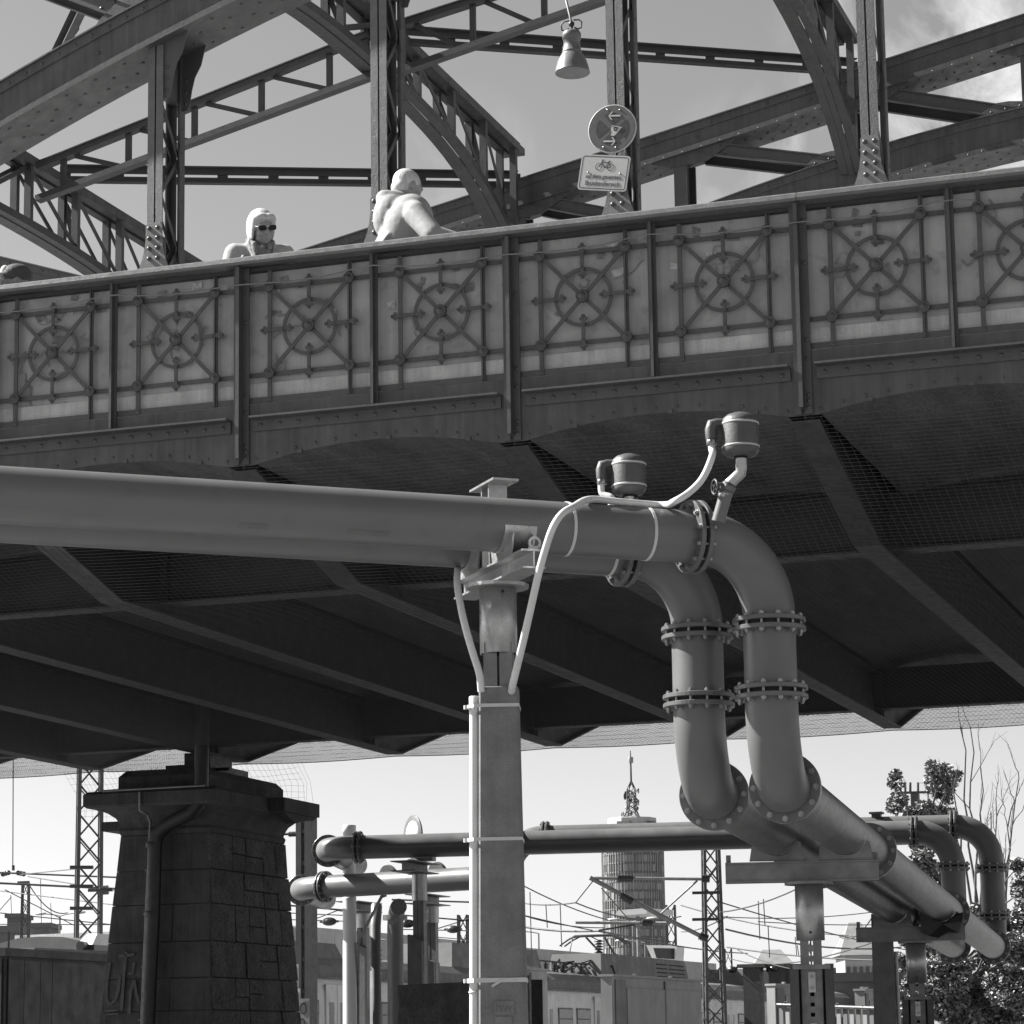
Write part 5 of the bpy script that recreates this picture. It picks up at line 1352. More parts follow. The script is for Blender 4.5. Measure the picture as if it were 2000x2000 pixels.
# sleeves and beams carrying the far pipes
def far_support(px_, ytop, ysl, Zd, label, conc=None):
    p = AD(px_, ytop, Zd); b = V((p.x, p.y, 0)); S = thing('pipe_support', b, label, 'pipe support', 'pipe supports'); z1 = p.z; zs = AD(px_, ysl, Zd).z
    mb = MB()
    for z in (z1-.006, z1-.115): mb.box((p.x-.2, p.y-.4, z-.006), (p.x+.1, p.y+.4, z+.006))
    mb.box((p.x-.06, p.y-.4, z1-.109), (p.x-.05, p.y+.4, z1-.013)); mb.build('saddle_beam', 'galv_dull', S)
    mb = MB(); mb.lathe([(.14, z1-.14), (.14, z1-.123)], b, AZZ, 20); mb.build('head_plate', 'galv_dull', S)
    mb = MB(); mb.lathe([(.088, zs), (.088, z1-.141)], b, AZZ, 24); mb.build('sleeve', 'galvanised', S)
    mb = MB(); mb.box((p.x-.065, p.y-.05, 0), (p.x-.012, p.y+.05, zs)); mb.box((p.x+.012, p.y-.05, 0), (p.x+.065, p.y+.05, zs)); mb.build('inner_column', 'galv_dull', S)
    if conc:
        zc_ = AD(px_, conc, Zd).z; mb = MB(); mb.hexa([(p.x-.12, p.y-.12, 0), (p.x+.08, p.y-.12, 0), (p.x+.08, p.y+.1, 0), (p.x-.12, p.y+.1, 0), (p.x-.11, p.y-.11, zc_), (p.x+.06, p.y-.11, zc_-.08), (p.x+.06, p.y+.1, zc_-.08), (p.x-.11, p.y+.1, zc_)]); mb.build('foot_post', 'concrete_post', S)
    return S
far_support(819, 1684, 1760, 31.0, 'galvanised support with sleeve holding the long pipe just left of the mast', 1826)
far_support(843, 1748, 1803, 33.4, 'galvanised support with sleeve behind and right of its neighbour on a concrete foot', 1868)
far_support(709, 1762, 1813, 33.8, 'galvanised support with sleeve between the white pole and the riser', 1840)
# flat diagonal brace
mb = MB(); mb.bar(AD(699, 1840, 32.9), AD(749, 1744, 32.9), .035, .014, (0, 1, 0)); mb.bar(AD(749, 1744, 32.9), AD(752, 1752, 32.9), .05, .02, (0, 1, 0)); mb.bar(AD(697, 1842, 32.9), AD(697, 2075, 32.9), .06, .03, (0, 1, 0)); mb.build('brace', 'galv_dull', None, 'thin slanting galvanised brace between the white pole and the riser', 'brace')
# round sign seen nearly edge-on
c = AD(806, 1634, 32.6); ny_ = (V((-.95, -.3, 0))).normalized(); ax_ = ny_.cross(AZZ)*-1; ax_.normalize()
yw = rad(62); ny_ = (-FW*math.cos(yw)-RT*math.sin(yw)); ny_.z = 0; ny_.normalize()
T = thing('road_sign', (c.x, c.y, c.z-.26), 'round sign on a bracket above the far pipe, seen almost edge-on', 'road sign')
mb = MB(); mb.lathe([(.255, -.015), (.26, 0), (.255, .004), (0, .004)], c, ny_, 36); mb.build('plate', 'sign_red', T)
mb = MB(); mb.lathe([(.19, .0045), (.19, .006), (0, .006)], c, ny_, 36); mb.build('field', 'sign_white', T)
mb = MB(); mb.box((c.x-.02, c.y-.02, c.z-.3), (c.x+.26, c.y+.1, c.z-.0)); mb.box((c.x-.06, c.y-.04, c.z+.001), (c.x+.34, c.y+.14, c.z+.012)); mb.build('bracket', 'galv_dull', T)
# flat frame mast with rungs
c0, c1 = AD(594, 1620, 36), AD(612, 1620, 36); b = V(((c0.x+c1.x)/2, c0.y, 0))
T = thing('frame_mast', b, 'flat steel mast of two uprights with cross rungs beside the pier', 'mast')
for s, w in ((-1, .06), (1, .075)):
    mb = MB(); mb.box((b.x+s*.068-w/2*1.3-.03, b.y-.1, 0), (b.x+s*.068+w/2*1.3-.03, b.y+.1, 4.9)); mb.build('upright', 'mid_metal', T)
for i in range(11):
    mb = MB(); z = .35+.42*i; mb.box((b.x-.064, b.y-.09, z), (b.x+.004, b.y+.09, z+.06)); mb.build('rung', 'mid_metal', T)
p = AD(600, 1628, 36); mb = MB(); mb.cyl(p, p+V((-1.1, 0, .02)), .018, 8); mb.build('arm', 'dark_metal', T); mb = MB(); mb.cyl(p+V((-.15, 0, 0)), p+V((-.26, 0, 0)), .035, 10); mb.build('insulator', 'insulator', T)
# information plates on the mast
def plate(px0, py0, px1, py1, Zd, name, label, m='sign_white'):
    a, b2 = AD(px0, py0, Zd), AD(px1, py1, Zd); o = thing(name, ((a.x+b2.x)/2, a.y, b2.z), label, 'sign')
    mb = MB(); mb.box((a.x, a.y-.012, b2.z), (b2.x, a.y, a.z)); mb.build('plate', m, o); return o, a, b2
o, a, b2 = plate(560, 1884, 590, 1929, 33.4, 'signal_board', 'white board with black T-shaped mark half hidden by the pier')
mb = MB(); w = b2.x-a.x; hz = a.z-b2.z
mb.box((b2.x-.055, a.y-.017, b2.z+.025), (b2.x-.028, a.y-.0125, a.z-.02)); mb.box((a.x+.02, a.y-.017, b2.z+hz*.5), (b2.x-.055, a.y-.0125, b2.z+hz*.58)); mb.build('mark', 'sign_black', o)
o, a, b2 = plate(566, 1931, 591, 1950, 33.4, 'signal_board', 'small white plate reading zug under the marked board')
mb = MB(); add_text(mb, 'zug', .085, ((b2.x+a.x)/2+.02, a.y-.0135, (a.z+b2.z)/2), AXX, AZZ, .8); mb.build('lettering', 'sign_black', o)
o, a, b2 = plate(570, 1951, 616, 2040, 33.4, 'signal_board', 'tall pale board with two black rings beside the pier', 'box_grey')
for (px_, py_, r0, r1) in ((598, 1970, .042, .056), (597, 1999, .036, .05)):
    q = AD(px_, py_, 33.4); mb = MB(); pts = []
    mb.ring((q.x, a.y-.0125, q.z), AXX*.62, AZZ, r0*1.3, r1*1.3, .004, 26); mb.build('ring_mark', 'sign_black', o)
# dark wall under the bridge
a, b2 = AD(776, 1924, 24.5), AD(1016, 1913, 23.2)
T = thing('low_wall', (a.x, a.y, 0), 'black rough-faced low wall in the bridge shadow behind the concrete mast', 'wall')
mb = MB(); d = V((b2.x-a.x, b2.y-a.y, 0)).normalized(); n_ = V((-d.y, d.x, 0)); Lw = V((b2.x-a.x, b2.y-a.y, 0)).length; r2 = random.Random(3)
pts = [(0-.03*r2.random(), 0)]
for i in range(12): pts.append((-.02+r2.uniform(-.02, .05), a.z*(i+.5)/12.6))
pts = pts+[(0, a.z), (Lw, b2.z), (Lw, 0)]
mb.prism(pts[::-1], (a.x, a.y, 0), d, AZZ, -.25); mb.build('wall_face', 'black_wall', T)
mb = MB(); q = AD(1031, 1905, 23); mb.box((q.x-.025, q.y-.03, 0), (q.x+.022, q.y+.02, q.z)); mb.build('edge_post', 'downpipe', T)
# dark site container on the left
a, b2 = AZ(8, 1851, 3.0), AZ(250, 1866.5, 3.0); d = V((b2.x-a.x, b2.y-a.y, 0)); Lw = d.length; d.normalize(); n_ = V((-d.y, d.x, 0))
T = thing('site_container', (a.x, a.y, 0), 'dark flat-sided site container standing in shade beside the pier', 'container')
def Q(t, s, z): return V((a.x, a.y, 0))+d*t+n_*s+AZZ*z
def qbox(mb, t0, t1, s0, s1, z0, z1): mb.hexa([Q(t0, s0, z0), Q(t1, s0, z0), Q(t1, s1, z0), Q(t0, s1, z0), Q(t0, s0, z1), Q(t1, s0, z1), Q(t1, s1, z1), Q(t0, s1, z1)])
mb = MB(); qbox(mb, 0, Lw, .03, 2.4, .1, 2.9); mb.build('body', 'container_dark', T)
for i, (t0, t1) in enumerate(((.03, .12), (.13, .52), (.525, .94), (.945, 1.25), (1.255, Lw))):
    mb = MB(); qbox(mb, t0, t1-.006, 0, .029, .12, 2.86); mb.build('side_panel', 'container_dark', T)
mb = MB(); qbox(mb, -.02, Lw, -.03, 2.42, 2.901, 3.0); mb.build('roof_edge', 'container_dark', T)
mb = MB(); qbox(mb, .085, .1, -.02, -.001, 1.5, 3.2); mb.build('rod', 'gasket', T)
# ------------------------------------------------------------------ rail vehicles
TZ = 4.1
t0_, t1_ = AZ(560, 1863, TZ), AZ(1515, 1930, TZ); td = V((t1_.x-t0_.x, t1_.y-t0_.y, 0)).normalized(); tn = V((td.y, -td.x, 0))   # tn: towards the camera
TB0 = V((t0_.x, t0_.y, 0))
def TQ(t, s, z): return TB0+td*t+tn*s+AZZ*z
def tt(px_, z=3.0):        # distance along the train where a pixel column cuts its side
    d_ = ray(px_, 1960); q = EYE-TB0; dx, dy = d_.x, d_.y
    # solve EYE + k*d = TB0 + td*t + tn*1.2
    o_ = TB0+tn*1.2; det = dx*(-td.y)+td.x*dy; k = ((o_.x)*(-td.y)+td.x*(o_.y))/det
    P_ = V((dx*k, dy*k, 0)); return (P_-o_).dot(td)
def car(ta, tb, label, white='train_white'):
    T = thing('commuter_train', TQ((ta+tb)/2, 0, 0), label, 'train', 'commuter train cars')
    prof = [(1.25, .95), (1.36, 1.3), (1.38, 2.2), (1.36, 3.15), (1.3, 3.5)]
    mb = MB()
    full = [(-a, z) for a, z in prof[::-1]]; full = prof+full
    mb.prism([(s, z) for s, z in prof]+[(-s, z) for s, z in prof[::-1]], TQ(ta, 0, 0), tn, AZZ, -(tb-ta) if tn.cross(AZZ).dot(td) < 0 else (tb-ta)); mb.build('body', white, T)
    rp = [(1.302, 3.501), (1.22, 3.78), (.95, 3.98), (.5, 4.08), (0, 4.1)]
    mb = MB(); mb.prism(rp+[(-s, z) for s, z in rp[-2::-1]], TQ(ta, 0, 0), tn, AZZ, -(tb-ta) if tn.cross(AZZ).dot(td) < 0 else (tb-ta)); mb.build('roof', 'train_roof', T)
    def side(mb, t0, t1, z0, z1, o0, o1):
        mb.hexa([TQ(t0, o0, z0), TQ(t1, o0, z0), TQ(t1, o1, z0), TQ(t0, o1, z0), TQ(t0, o0, z1), TQ(t1, o0, z1), TQ(t1, o1, z1), TQ(t0, o1, z1)])
    mb = MB(); side(mb, ta, tb, 3.46, 3.5, 1.3, 1.42); mb.build('gutter', 'train_roof', T)
    mb = MB(); side(mb, ta+.05, tb-.05, 1.3, 1.75, 1.381, 1.386); mb.build('stripe', 'train_red', T)
    t = ta+.8; i = 0
    while t < tb-1.6:
        if i % 3 == 0:
            for e in (0, .68):
                mb = MB(); side(mb, t+e+.01, t+e+.66, 1.0, 3.32, 1.36, 1.40); dr = mb.build('door', white, T)
                mb = MB(); side(mb, t+e+.2, t+e+.48, 1.75, 2.9, 1.4005, 1.406); mb.build('pane', 'glass_dark', dr)
            t += 1.75
        else:
            mb = MB(); side(mb, t, t+1.35, 1.85, 2.95, 1.375, 1.392); wn = mb.build('window', 'box_grey_dark', T)
            mb = MB(); side(mb, t+.05, t+1.3, 1.92, 2.6, 1.3925, 1.396); mb.build('pane', 'glass_dark', wn)
            mb = MB(); side(mb, t+.05, t+1.3, 2.64, 2.9, 1.3925, 1.396); mb.build('pane', 'glass_dark', wn)
            t += 1.75
        i += 1
    return T
ta, tg = tt(300), tt(1462); tb2 = tg+24
off = (tt(622)-.8-ta) % 5.25; ta = ta+off-5.25
C1 = car(ta, tg-.25, 'pale commuter train car with pantograph and louvred boxes on its roof')
C2 = car(tg+.25, tb2, 'pale commuter train car coupled beyond the dark gangway bellows')
T = C1
mb = MB(); rp = [(1.36, .95), (1.36, 3.2), (1.25, 3.7), (.9, 3.98), (0, 4.06)]; mb.prism(rp+[(-s, z) for s, z in rp[-2::-1]]+[(-1.36, .95)], TQ(tg-.249, 0, 0), tn, AZZ, -.498 if tn.cross(AZZ).dot(td) < 0 else .498); mb.build('gangway_bellows', 'gasket', C1)
def roofbox(T, p0, p1, z0, z1, m, s0=-.9, s1=.95, louv=True):
    a, b2 = tt(p0), tt(p1); mb = MB(); mb.hexa([TQ(a, s0, z0), TQ(b2, s0, z0), TQ(b2, s1, z0), TQ(a, s1, z0), TQ(a+.3, s0+.1, z1), TQ(b2-.3, s0+.1, z1), TQ(b2-.3, s1-.1, z1), TQ(a+.3, s1-.1, z1)]); bx = mb.build('roof_box', m, T)
    if louv:
        for (u0, u1) in ((.62, .74), (.77, .95)):
            for i in range(5):
                mb = MB(); z = z0+.08+(z1-z0-.16)*i/5; q0, q1 = a+(b2-a)*u0, a+(b2-a)*u1; k = s1-.1*(z-z0)/(z1-z0)
                mb.hexa([TQ(q0, k+.002, z), TQ(q1, k+.002, z), TQ(q1, k+.012, z), TQ(q0, k+.012, z), TQ(q0, k+.002, z+.04), TQ(q1, k+.002, z+.04), TQ(q1, k+.012, z+.04), TQ(q0, k+.012, z+.04)]); mb.build('louvre', 'gasket', bx)
roofbox(C1, 1190, 1362, 3.9, 4.75, 'box_grey_dark'); roofbox(C1, 900, 1078, 3.9, 4.65, 'train_roof', louv=False); roofbox(C1, 560, 690, 3.95, 4.35, 'train_roof', louv=False); roofbox(C2, 1480, 1590, 3.9, 4.7, 'mid_metal')
# pantograph and roof gear
tp = tt(1240); PT_ = MB()
pb = TQ(tp, 0, 4.25); kn = TQ(tp+1.1, 0, 4.8); hd = TQ(tp-.4, 0, 5.36)
for s in (-.35, .35):
    o_ = tn*s; PT_.tube([pb+o_, kn+o_*.6], .05, 6); PT_.tube([kn+o_*.6, hd+o_*.9], .035, 6); PT_.tube([pb+o_*1.2+td*.4, kn+o_*.5-AZZ*.1], .02, 5)
PT_.tube([kn-tn*.3, kn+tn*.3], .05, 6)
for e in (-.25, .25):
    pts = [TQ(tp-.4+e, s, 5.4-.30*max(0, abs(s)-.62)**1.2*2.2) for s in (-1.15, -1.0, -.85, -.6, -.3, 0, .3, .6, .85, 1.0, 1.15)]; PT_.tube(pts, .035, 6)
PT_.build('pantograph', 'dark_metal', C1)
rg = MB(); r2 = random.Random(8)
for i in range(46):
    t = tt(r2.uniform(1130, 1270)); s = r2.uniform(-.5, .8); z = r2.uniform(4.1, 4.5); rg.tube([TQ(t, s, z), TQ(t+r2.uniform(-.8, .8), s+r2.uniform(-.3, .3), z+r2.uniform(-.15, .25)), TQ(t+r2.uniform(-1, 1), s+r2.uniform(-.3, .3), 4.1)], .035, 5)
for i in range(9):
    t = tt(1075+i*17); q = TQ(t, .5, 4.05)
    for k in range(4): rg.cyl(q+AZZ*(.07*k), q+AZZ*(.07*k+.045), .1, 8)
    rg.cyl(q, q+AZZ*.34, .04, 6)
rg.tube([TQ(tt(1085), .5, 4.4), TQ(tt(1150), .5, 4.38), TQ(tt(1215), .5, 4.42)], .03, 5); rg.build('roof_gear', 'dark_metal', C1)
q = TQ(tt(1218), .4, 4.7)
mb = MB()
for k in range(6): mb.lathe([(.06, .09*k), (.17, .09*k+.02), (.06, .09*k+.08)], q, AZZ, 10)
mb.tube([q+V((0, 0, .5)), q+V((-.3, 0, .65)), q+V((-.8, -.3, .6)), q+V((-.9, -.4, 0))], .02, 5); mb.build('insulator', 'insulator', C1)
# second vehicle roofs at the left behind the container
o = thing('rail_vehicle', AD(75, 2060, 50), 'rounded grey roof of a rail vehicle showing above the dark container', 'train'); o.location.z = 0
a, b2 = AD(-40, 1855, 48), AD(112, 1853, 50); z1 = a.z; b2.z = z1; dd = (b2-a).normalized(); dn = V((-dd.y, dd.x, 0))
mb = MB(); mb.poly([a+V((0, 0, -.4)), b2+V((0, 0, -.4)), b2+dd*.35+V((0, 0, -.52)), b2+dd*.8+V((0, 0, -1.0)), b2+dd*1.0+V((0, 0, -2.2))], .8, 2.4, dn) ; mb.box((min(a.x, b2.x), a.y-1, 0), (max(a.x, b2.x), a.y+1.2, z1-.9)); mb.build('shell', 'train_roof', o)
a, b2 = AD(155, 1836, 52), AD(240, 1834, 53)
o = thing('rail_vehicle', ((a.x+b2.x)/2, a.y, 0), 'white topped rail vehicle end with a dark window band beside the pier', 'train')
mb = MB(); mb.box((a.x-.1, a.y, 0), (b2.x, a.y+2, a.z-.32)); mb.build('shell', 'white_paint', o)
mb = MB(); mb.box((a.x, a.y-.02, a.z-.3), (b2.x, a.y+1.8, a.z-.1)); mb.build('window_band', 'glass_dark', o)
mb = MB(); mb.hexa([(a.x-.02, a.y-.1, a.z-.098), (b2.x, a.y-.1, a.z-.098), (b2.x, a.y+1.9, a.z-.098), (a.x-.02, a.y+1.9, a.z-.098), (a.x+.12, a.y+.1, a.z+.12), (b2.x, a.y+.1, a.z+.12), (b2.x, a.y+1.7, a.z+.12), (a.x+.12, a.y+1.7, a.z+.12)]); mb.build('roof', 'white_paint', o)
mb = MB(); mb.cyl((a.x+.15, a.y-.25, a.z-.12), (a.x+.15, a.y-.02, a.z-.12), .09, 14); mb.build('lamp', 'insulator', o)
# ------------------------------------------------------------------ long pale barrier of the ramp
pts = [AZ(32, 1827, 6.45), AZ(420, 1811, 6.45), AZ(572, 1808, 6.45), AZ(777, 1825, 6.45), AZ(1023, 1851, 6.45), AZ(1395, 1882, 6.45)]
T = thing('barrier_wall', (pts[0].x, pts[0].y, 0), 'long pale streaked parapet wall of a ramp behind the trains', 'wall')
for i, (a, b) in enumerate(zip(pts, pts[1:])):
    n = max(1, int((b-a).length/6)); 
    for j in range(n):
        p, q = a.lerp(b, j/n), a.lerp(b, (j+1)/n); d = (q-p).normalized()
        mb = MB(); p2, q2 = p+d*.02, q-d*.02; mb.bar(V((p2.x, p2.y, 5.9)), V((q2.x, q2.y, 5.9)), .25, 1.09); mb.build('wall_panel', 'barrier', T)
    mb = MB(); mb.bar(V((a.x, a.y, 5.2)), V((b.x, b.y, 5.2)), .6, .28); mb.build('ledge', 'box_grey_dark', T)
    mb = MB(); mb.bar(V((a.x, a.y, 2.5)), V((b.x, b.y, 2.5)), .2, 5.0); mb.build('ramp_wall', 'box_grey', T)
# ------------------------------------------------------------------ cabinets and screens by the track
def cabinet(px0, px1, y0, y1, Zd0, Zd1, label, strip=.12, panels=1):
    a, b = AD(px0, y0, Zd0), AD(px1, y1, Zd1); d = V((b.x-a.x, b.y-a.y, 0)); Lw = d.length; d.normalize(); n = V((-d.y, d.x, 0)); o0 = V((a.x, a.y, 0)); h = a.z
    T = thing('equipment_cabinet', o0+d*Lw/2, label, 'cabinet', 'grey cabinets by the track')
    def bx(mb, t0, t1, s0, s1, z0, z1): mb.hexa([o0+d*t0+n*s0+AZZ*z0, o0+d*t1+n*s0+AZZ*z0, o0+d*t1+n*s1+AZZ*z0, o0+d*t0+n*s1+AZZ*z0, o0+d*t0+n*s0+AZZ*z1, o0+d*t1+n*s0+AZZ*z1, o0+d*t1+n*s1+AZZ*z1, o0+d*t0+n*s1+AZZ*z1])
    mb = MB(); bx(mb, 0, Lw, .03, .2, 0, h); mb.build('body', 'box_grey', T)
    mb = MB(); bx(mb, Lw*.03, Lw*strip, .012, .0295, .05, h-.04); mb.build('corner_strip', 'box_grey_dark', T)
    t = Lw*strip+.02; w = (Lw-t)/panels
    for i in range(panels):
        mb = MB(); bx(mb, t+w*i+.02, t+w*(i+1)-.06, .01, .0295, .1, h-.16); mb.build('door', 'box_grey', T)
        if i < panels-1: mb = MB(); bx(mb, t+w*(i+1)-.055, t+w*(i+1)+.012, .005, .0295, .03, h-.03); mb.build('joint_strip', 'box_grey_dark', T)
    mb = MB(); bx(mb, -.02, Lw+.02, 0, .22, h+.001, h+.035); mb.build('lid', 'box_grey', T)
    for f_ in (.3, .7): mb = MB(); bx(mb, Lw*f_, Lw*f_+.06, .1, .16, h+.036, h+.07); mb.build('lug', 'galv_dull', T)
cabinet(1037, 1072, 1894, 1897, 40, 41, 'narrow grey cabinet hard against the concrete mast', .1)
cabinet(1198, 1372, 1907, 1917, 40, 44, 'wide grey cabinet with two doors left of the lattice mast', .14, 2)
cabinet(1516, 1600, 1925, 1930, 46, 47, 'grey cabinet with dark side strip behind the perforated column', .2)
cabinet(1692, 1712, 1935, 1936, 44, 44.5, 'slim grey cabinet beside the square concrete post', .3)
# site fence
a, b = AD(1518, 1962, 42), AD(1800, 1972, 40)
T = thing('site_fence', (a.x, a.y, 0), 'low board fence with tube rail and loops below the twin pipes', 'fence')
mb = MB(); mb.tube([a, b], .022, 8); mb.tube([a-V((0, 0, .33)), b-V((0, 0, .33))], .02, 8); mb.build('rail', 'galv_dull', T)
n = 22
for i in range(n):
    p = a.lerp(b, (i+.5)/n); d = (b-a).normalized(); mb = MB(); mb.bar(V((p.x, p.y+.06, .05)), V((p.x, p.y+.06, a.z-.06)), .078, .02, V((-d.y, d.x, 0))); mb.build('board', 'box_grey' if i % 2 else 'box_grey_dark', T)
    if i % 4 == 1: mb = MB(); mb.tube([p+V((-.03, 0, -.02)), p+V((-.02, 0, .05)), p+V((.02, 0, .05)), p+V((.03, 0, -.02))], .008, 5); mb.build('loop', 'dark_metal', T)

# ------------------------------------------------------------------ overhead line masts
def lattice_mast(base, z1, w0, w1, label, lw=.05, step=.5, yaw=.4, name='lattice_mast'):
    T = thing(name, base, label, 'mast', 'overhead line masts')
    cs, sn = math.cos(yaw), math.sin(yaw)
    def C(i, z):
        w = w0+(w1-w0)*z/z1; x, y = ((-1, -1), (1, -1), (1, 1), (-1, 1))[i]; x *= w/2; y *= w/2
        return base+V((x*cs-y*sn, x*sn+y*cs, z))
    for i in range(4): mb = MB(); mb.bar(C(i, 0), C(i, z1), lw*1.5, lw*.9, (cs, sn, 0)); mb.build('leg', 'mid_metal', T)
    n = int(z1/step)
    for i in range(4):
        mb = MB()
        for k in range(n):
            z, z2 = z1*k/n, z1*(k+1)/n; j = (i+1) % 4
            if k % 2: mb.bar(C(i, z), C(j, z2), lw*.45, lw*.45)
            else: mb.bar(C(j, z), C(i, z2), lw*.45, lw*.45)
            mb.bar(C(i, z), C(j, z2), lw*.3, lw*.3) if k % 2 == 0 else None
        mb.build('lacing', 'mid_metal', T)
    return T
Zm_ = 60
pb = AD(1397, 2000, Zm_); base = V((pb.x, pb.y, 0)); zt = AD(1393, 1606, Zm_).z
LM = lattice_mast(base, zt, .46, .31, 'tall lattice mast with tubular bracket arms in front of the round tower', .07, .42)
for y, l_ in ((1744, 1390), (1796, 1392)):
    p = AD(1352, y, Zm_-.2); q = AD(1405, y-1, Zm_-.2); mb = MB(); mb.bar(p, q, .1, .06); mb.build('crossarm', 'dark_metal', LM)
def arm(pts, r, m='galv_dull'):
    mb = MB(); mb.tube([AD(x, y, Zm_) for x, y in pts], r, 8); mb.build('bracket_tube', m, LM)
arm([(1160, 1715), (1378, 1717)], .035); arm([(1152, 1714), (1290, 1788), (1372, 1830)], .05); arm([(1124, 1802), (1308, 1803), (1312, 1798)], .032); arm([(1362, 1720), (1288, 1787)], .022)
for a_, b_ in (((1206, 1716), (1236, 1716)), ((1212, 1748), (1235, 1761)), ((1254, 1803), (1274, 1803)), ((1366, 1827), (1382, 1834)), ((1370, 1716), (1386, 1716))):
    mb = MB(); p, q = AD(*a_, Zm_), AD(*b_, Zm_); mb.tube([p, q], .075, 10); 
    for k in range(5): c_ = p.lerp(q, (k+.5)/5); mb.tube([c_-(q-p)*.04, c_+(q-p)*.04], .1, 10)
    mb.build('insulator', 'insulator', LM)
arm([(1170, 1817), (1240, 1806)], .02, 'dark_metal')
pb = AD(170, 2000, 66); base = V((pb.x, pb.y, 0)); DM = lattice_mast(base, 11.5, .62, .5, 'broad four-legged lattice mast rising past the pier cap', .1, .62, .55)
for y in (1694, 1731, 1774):
    p, q = AD(137, y, 65.4), AD(182, y, 65.4); mb = MB(); mb.bar(p, q, .12, .08); mb.build('crossarm', 'dark_metal', DM)
mb = MB(); p, q = AD(172, 1739, 65), AD(220, 1738, 65); mb.tube([p, q], .04, 6); mb.tube([AD(198, 1739, 65), AD(212, 1738, 65)], .11, 8); mb.build('insulator', 'insulator', DM)
pb = AD(46, 2000, 90); base = V((pb.x, pb.y, 0)); SMm = lattice_mast(base, AD(46, 1722, 90).z, .36, .2, 'slim lattice mast with a crosshead and insulators at the left', .05, .5, .3)
mb = MB(); zz = AD(46, 1724, 90); mb.bar(zz-V((.2, 0, 0)), zz+V((.2, 0, 0)), .12, .1); mb.build('crosshead', 'dark_metal', SMm)
mb = MB()
for s in (-1, 1):
    c_ = AD(26+s*15, 1706, 89)
    for k in range(3): mb.sphere(c_+V((.1*(k-1)*1, 0, -.02*(k-1)*s)), .085, 8, 6)
mb.tube([AD(26, 1700, 89), AD(26, 1690, 89)], .05, 6); mb.build('insulator', 'insulator', SMm)
pb = AD(1290, 2000, 120); base = V((pb.x, pb.y, 0)); lattice_mast(base, AD(1321, 1766, 120).z, .42, .36, 'lattice mast close beside the right flank of the round tower', .09, .7, .2).location += V((.6, 0, 0))
pb = AD(918, 2000, 110); base = V((pb.x, pb.y, 0)); lattice_mast(base, AD(906, 1785, 110).z, .42, .36, 'lattice mast standing behind the barrier left of the conduit', .09, .7, .2).location += V((-.25, 0, 0))
pb = AD(1426, 2000, 150); base = V((pb.x, pb.y, 0)); lattice_mast(base, AD(1426, 1852, 150).z, .42, .36, 'small distant lattice mast right of the tall bracket mast', .08, .8, .2)
pb = AD(1541, 2000, 100); base = V((pb.x, pb.y, 0)); lattice_mast(base, AD(1541, 1812, 100).z, .26, .22, 'distant lattice mast half hidden by the perforated column', .06, .5, .2).location += V((.8, 0, 0))
# plain poles and street lamps
def lamp(px_, ytop, Zd, label, arms, r=.07):
    p = AD(px_, ytop, Zd); b = V((p.x, p.y, 0)); T = thing('street_lamp', b, label, 'street lamp', 'street lamps')
    mb = MB(); mb.tube([b, p], [r, r*.6], 8); mb.build('pole', 'galv_dull', T)
    for s in arms:
        mb = MB(); mb.tube([p, p+V((s*.3, 0, .06)), p+V((s*.75, 0, .12))], .03, 6); mb.build('arm', 'galv_dull', T)
        mb = MB(); mb.sphere(p+V((s*1.05, 0, .14)), .1, 10, 6, (3.4, 1.2, .8)); mb.build('lamp_head', 'tower_light', T)
    return T
lamp(117, 1789, 130, 'double-armed street lamp beside the broad lattice mast', (-1, 1))
lamp(1052, 1823, 130, 'single-armed street lamp just right of the concrete mast', (-1,))
lamp(1236, 1800, 140, 'street lamp in front of the round tower', (-1, 1))
lamp(1260, 1842, 120, 'low street lamp beside the billboard', (-1,), .05)
p = AD(1567, 1700, 70); T = thing('pole', (p.x, p.y, 0), 'thin plain steel pole left of the perforated column', 'pole'); mb = MB(); mb.tube([(p.x, p.y, 0), (p.x, p.y, p.z)], [.06, .045], 8); mb.build('shaft', 'galv_dull', T); mb = MB(); mb.sphere(AD(1577, 1785, 70), .05, 8, 6, (2.6, 1, .8)); mb.build('lamp_head', 'dark_metal', T)
# billboard above the barrier
a, b = AD(1262, 1846, 108), AD(1326, 1874, 108); T = thing('billboard', ((a.x+b.x)/2, a.y, 0), 'dark tilted display box with white edges above the barrier', 'billboard')
mb = MB(); mb.hexa([(a.x+.25, a.y, b.z), (b.x, a.y, b.z-.05), (b.x, a.y+1.2, b.z-.05), (a.x+.25, a.y+1.2, b.z), (a.x, a.y, a.z), (b.x+.05, a.y, a.z-.05), (b.x+.05, a.y+1.2, a.z-.05), (a.x, a.y+1.2, a.z)]); mb.build('housing', 'white_paint', T)
mb = MB(); mb.hexa([(a.x+.42, a.y-.03, b.z+.06), (b.x-.04, a.y-.03, b.z), (b.x-.04, a.y-.004, b.z), (a.x+.42, a.y-.004, b.z+.06), (a.x+.3, a.y-.03, a.z-.12), (b.x-.02, a.y-.03, a.z-.16), (b.x-.02, a.y-.004, a.z-.16), (a.x+.3, a.y-.004, a.z-.12)]); mb.build('screen', 'lens', T)
mb = MB(); mb.cyl(((a.x+b.x)/2, a.y+.6, 0), ((a.x+b.x)/2, a.y+.6, b.z), .12, 8); mb.build('post', 'mid_metal', T)
a, b = AD(1200, 1778, 105), AD(1270, 1788, 105); T = thing('canopy', ((a.x+b.x)/2, a.y, 0), 'flat white canopy roof in front of the round tower', 'canopy')
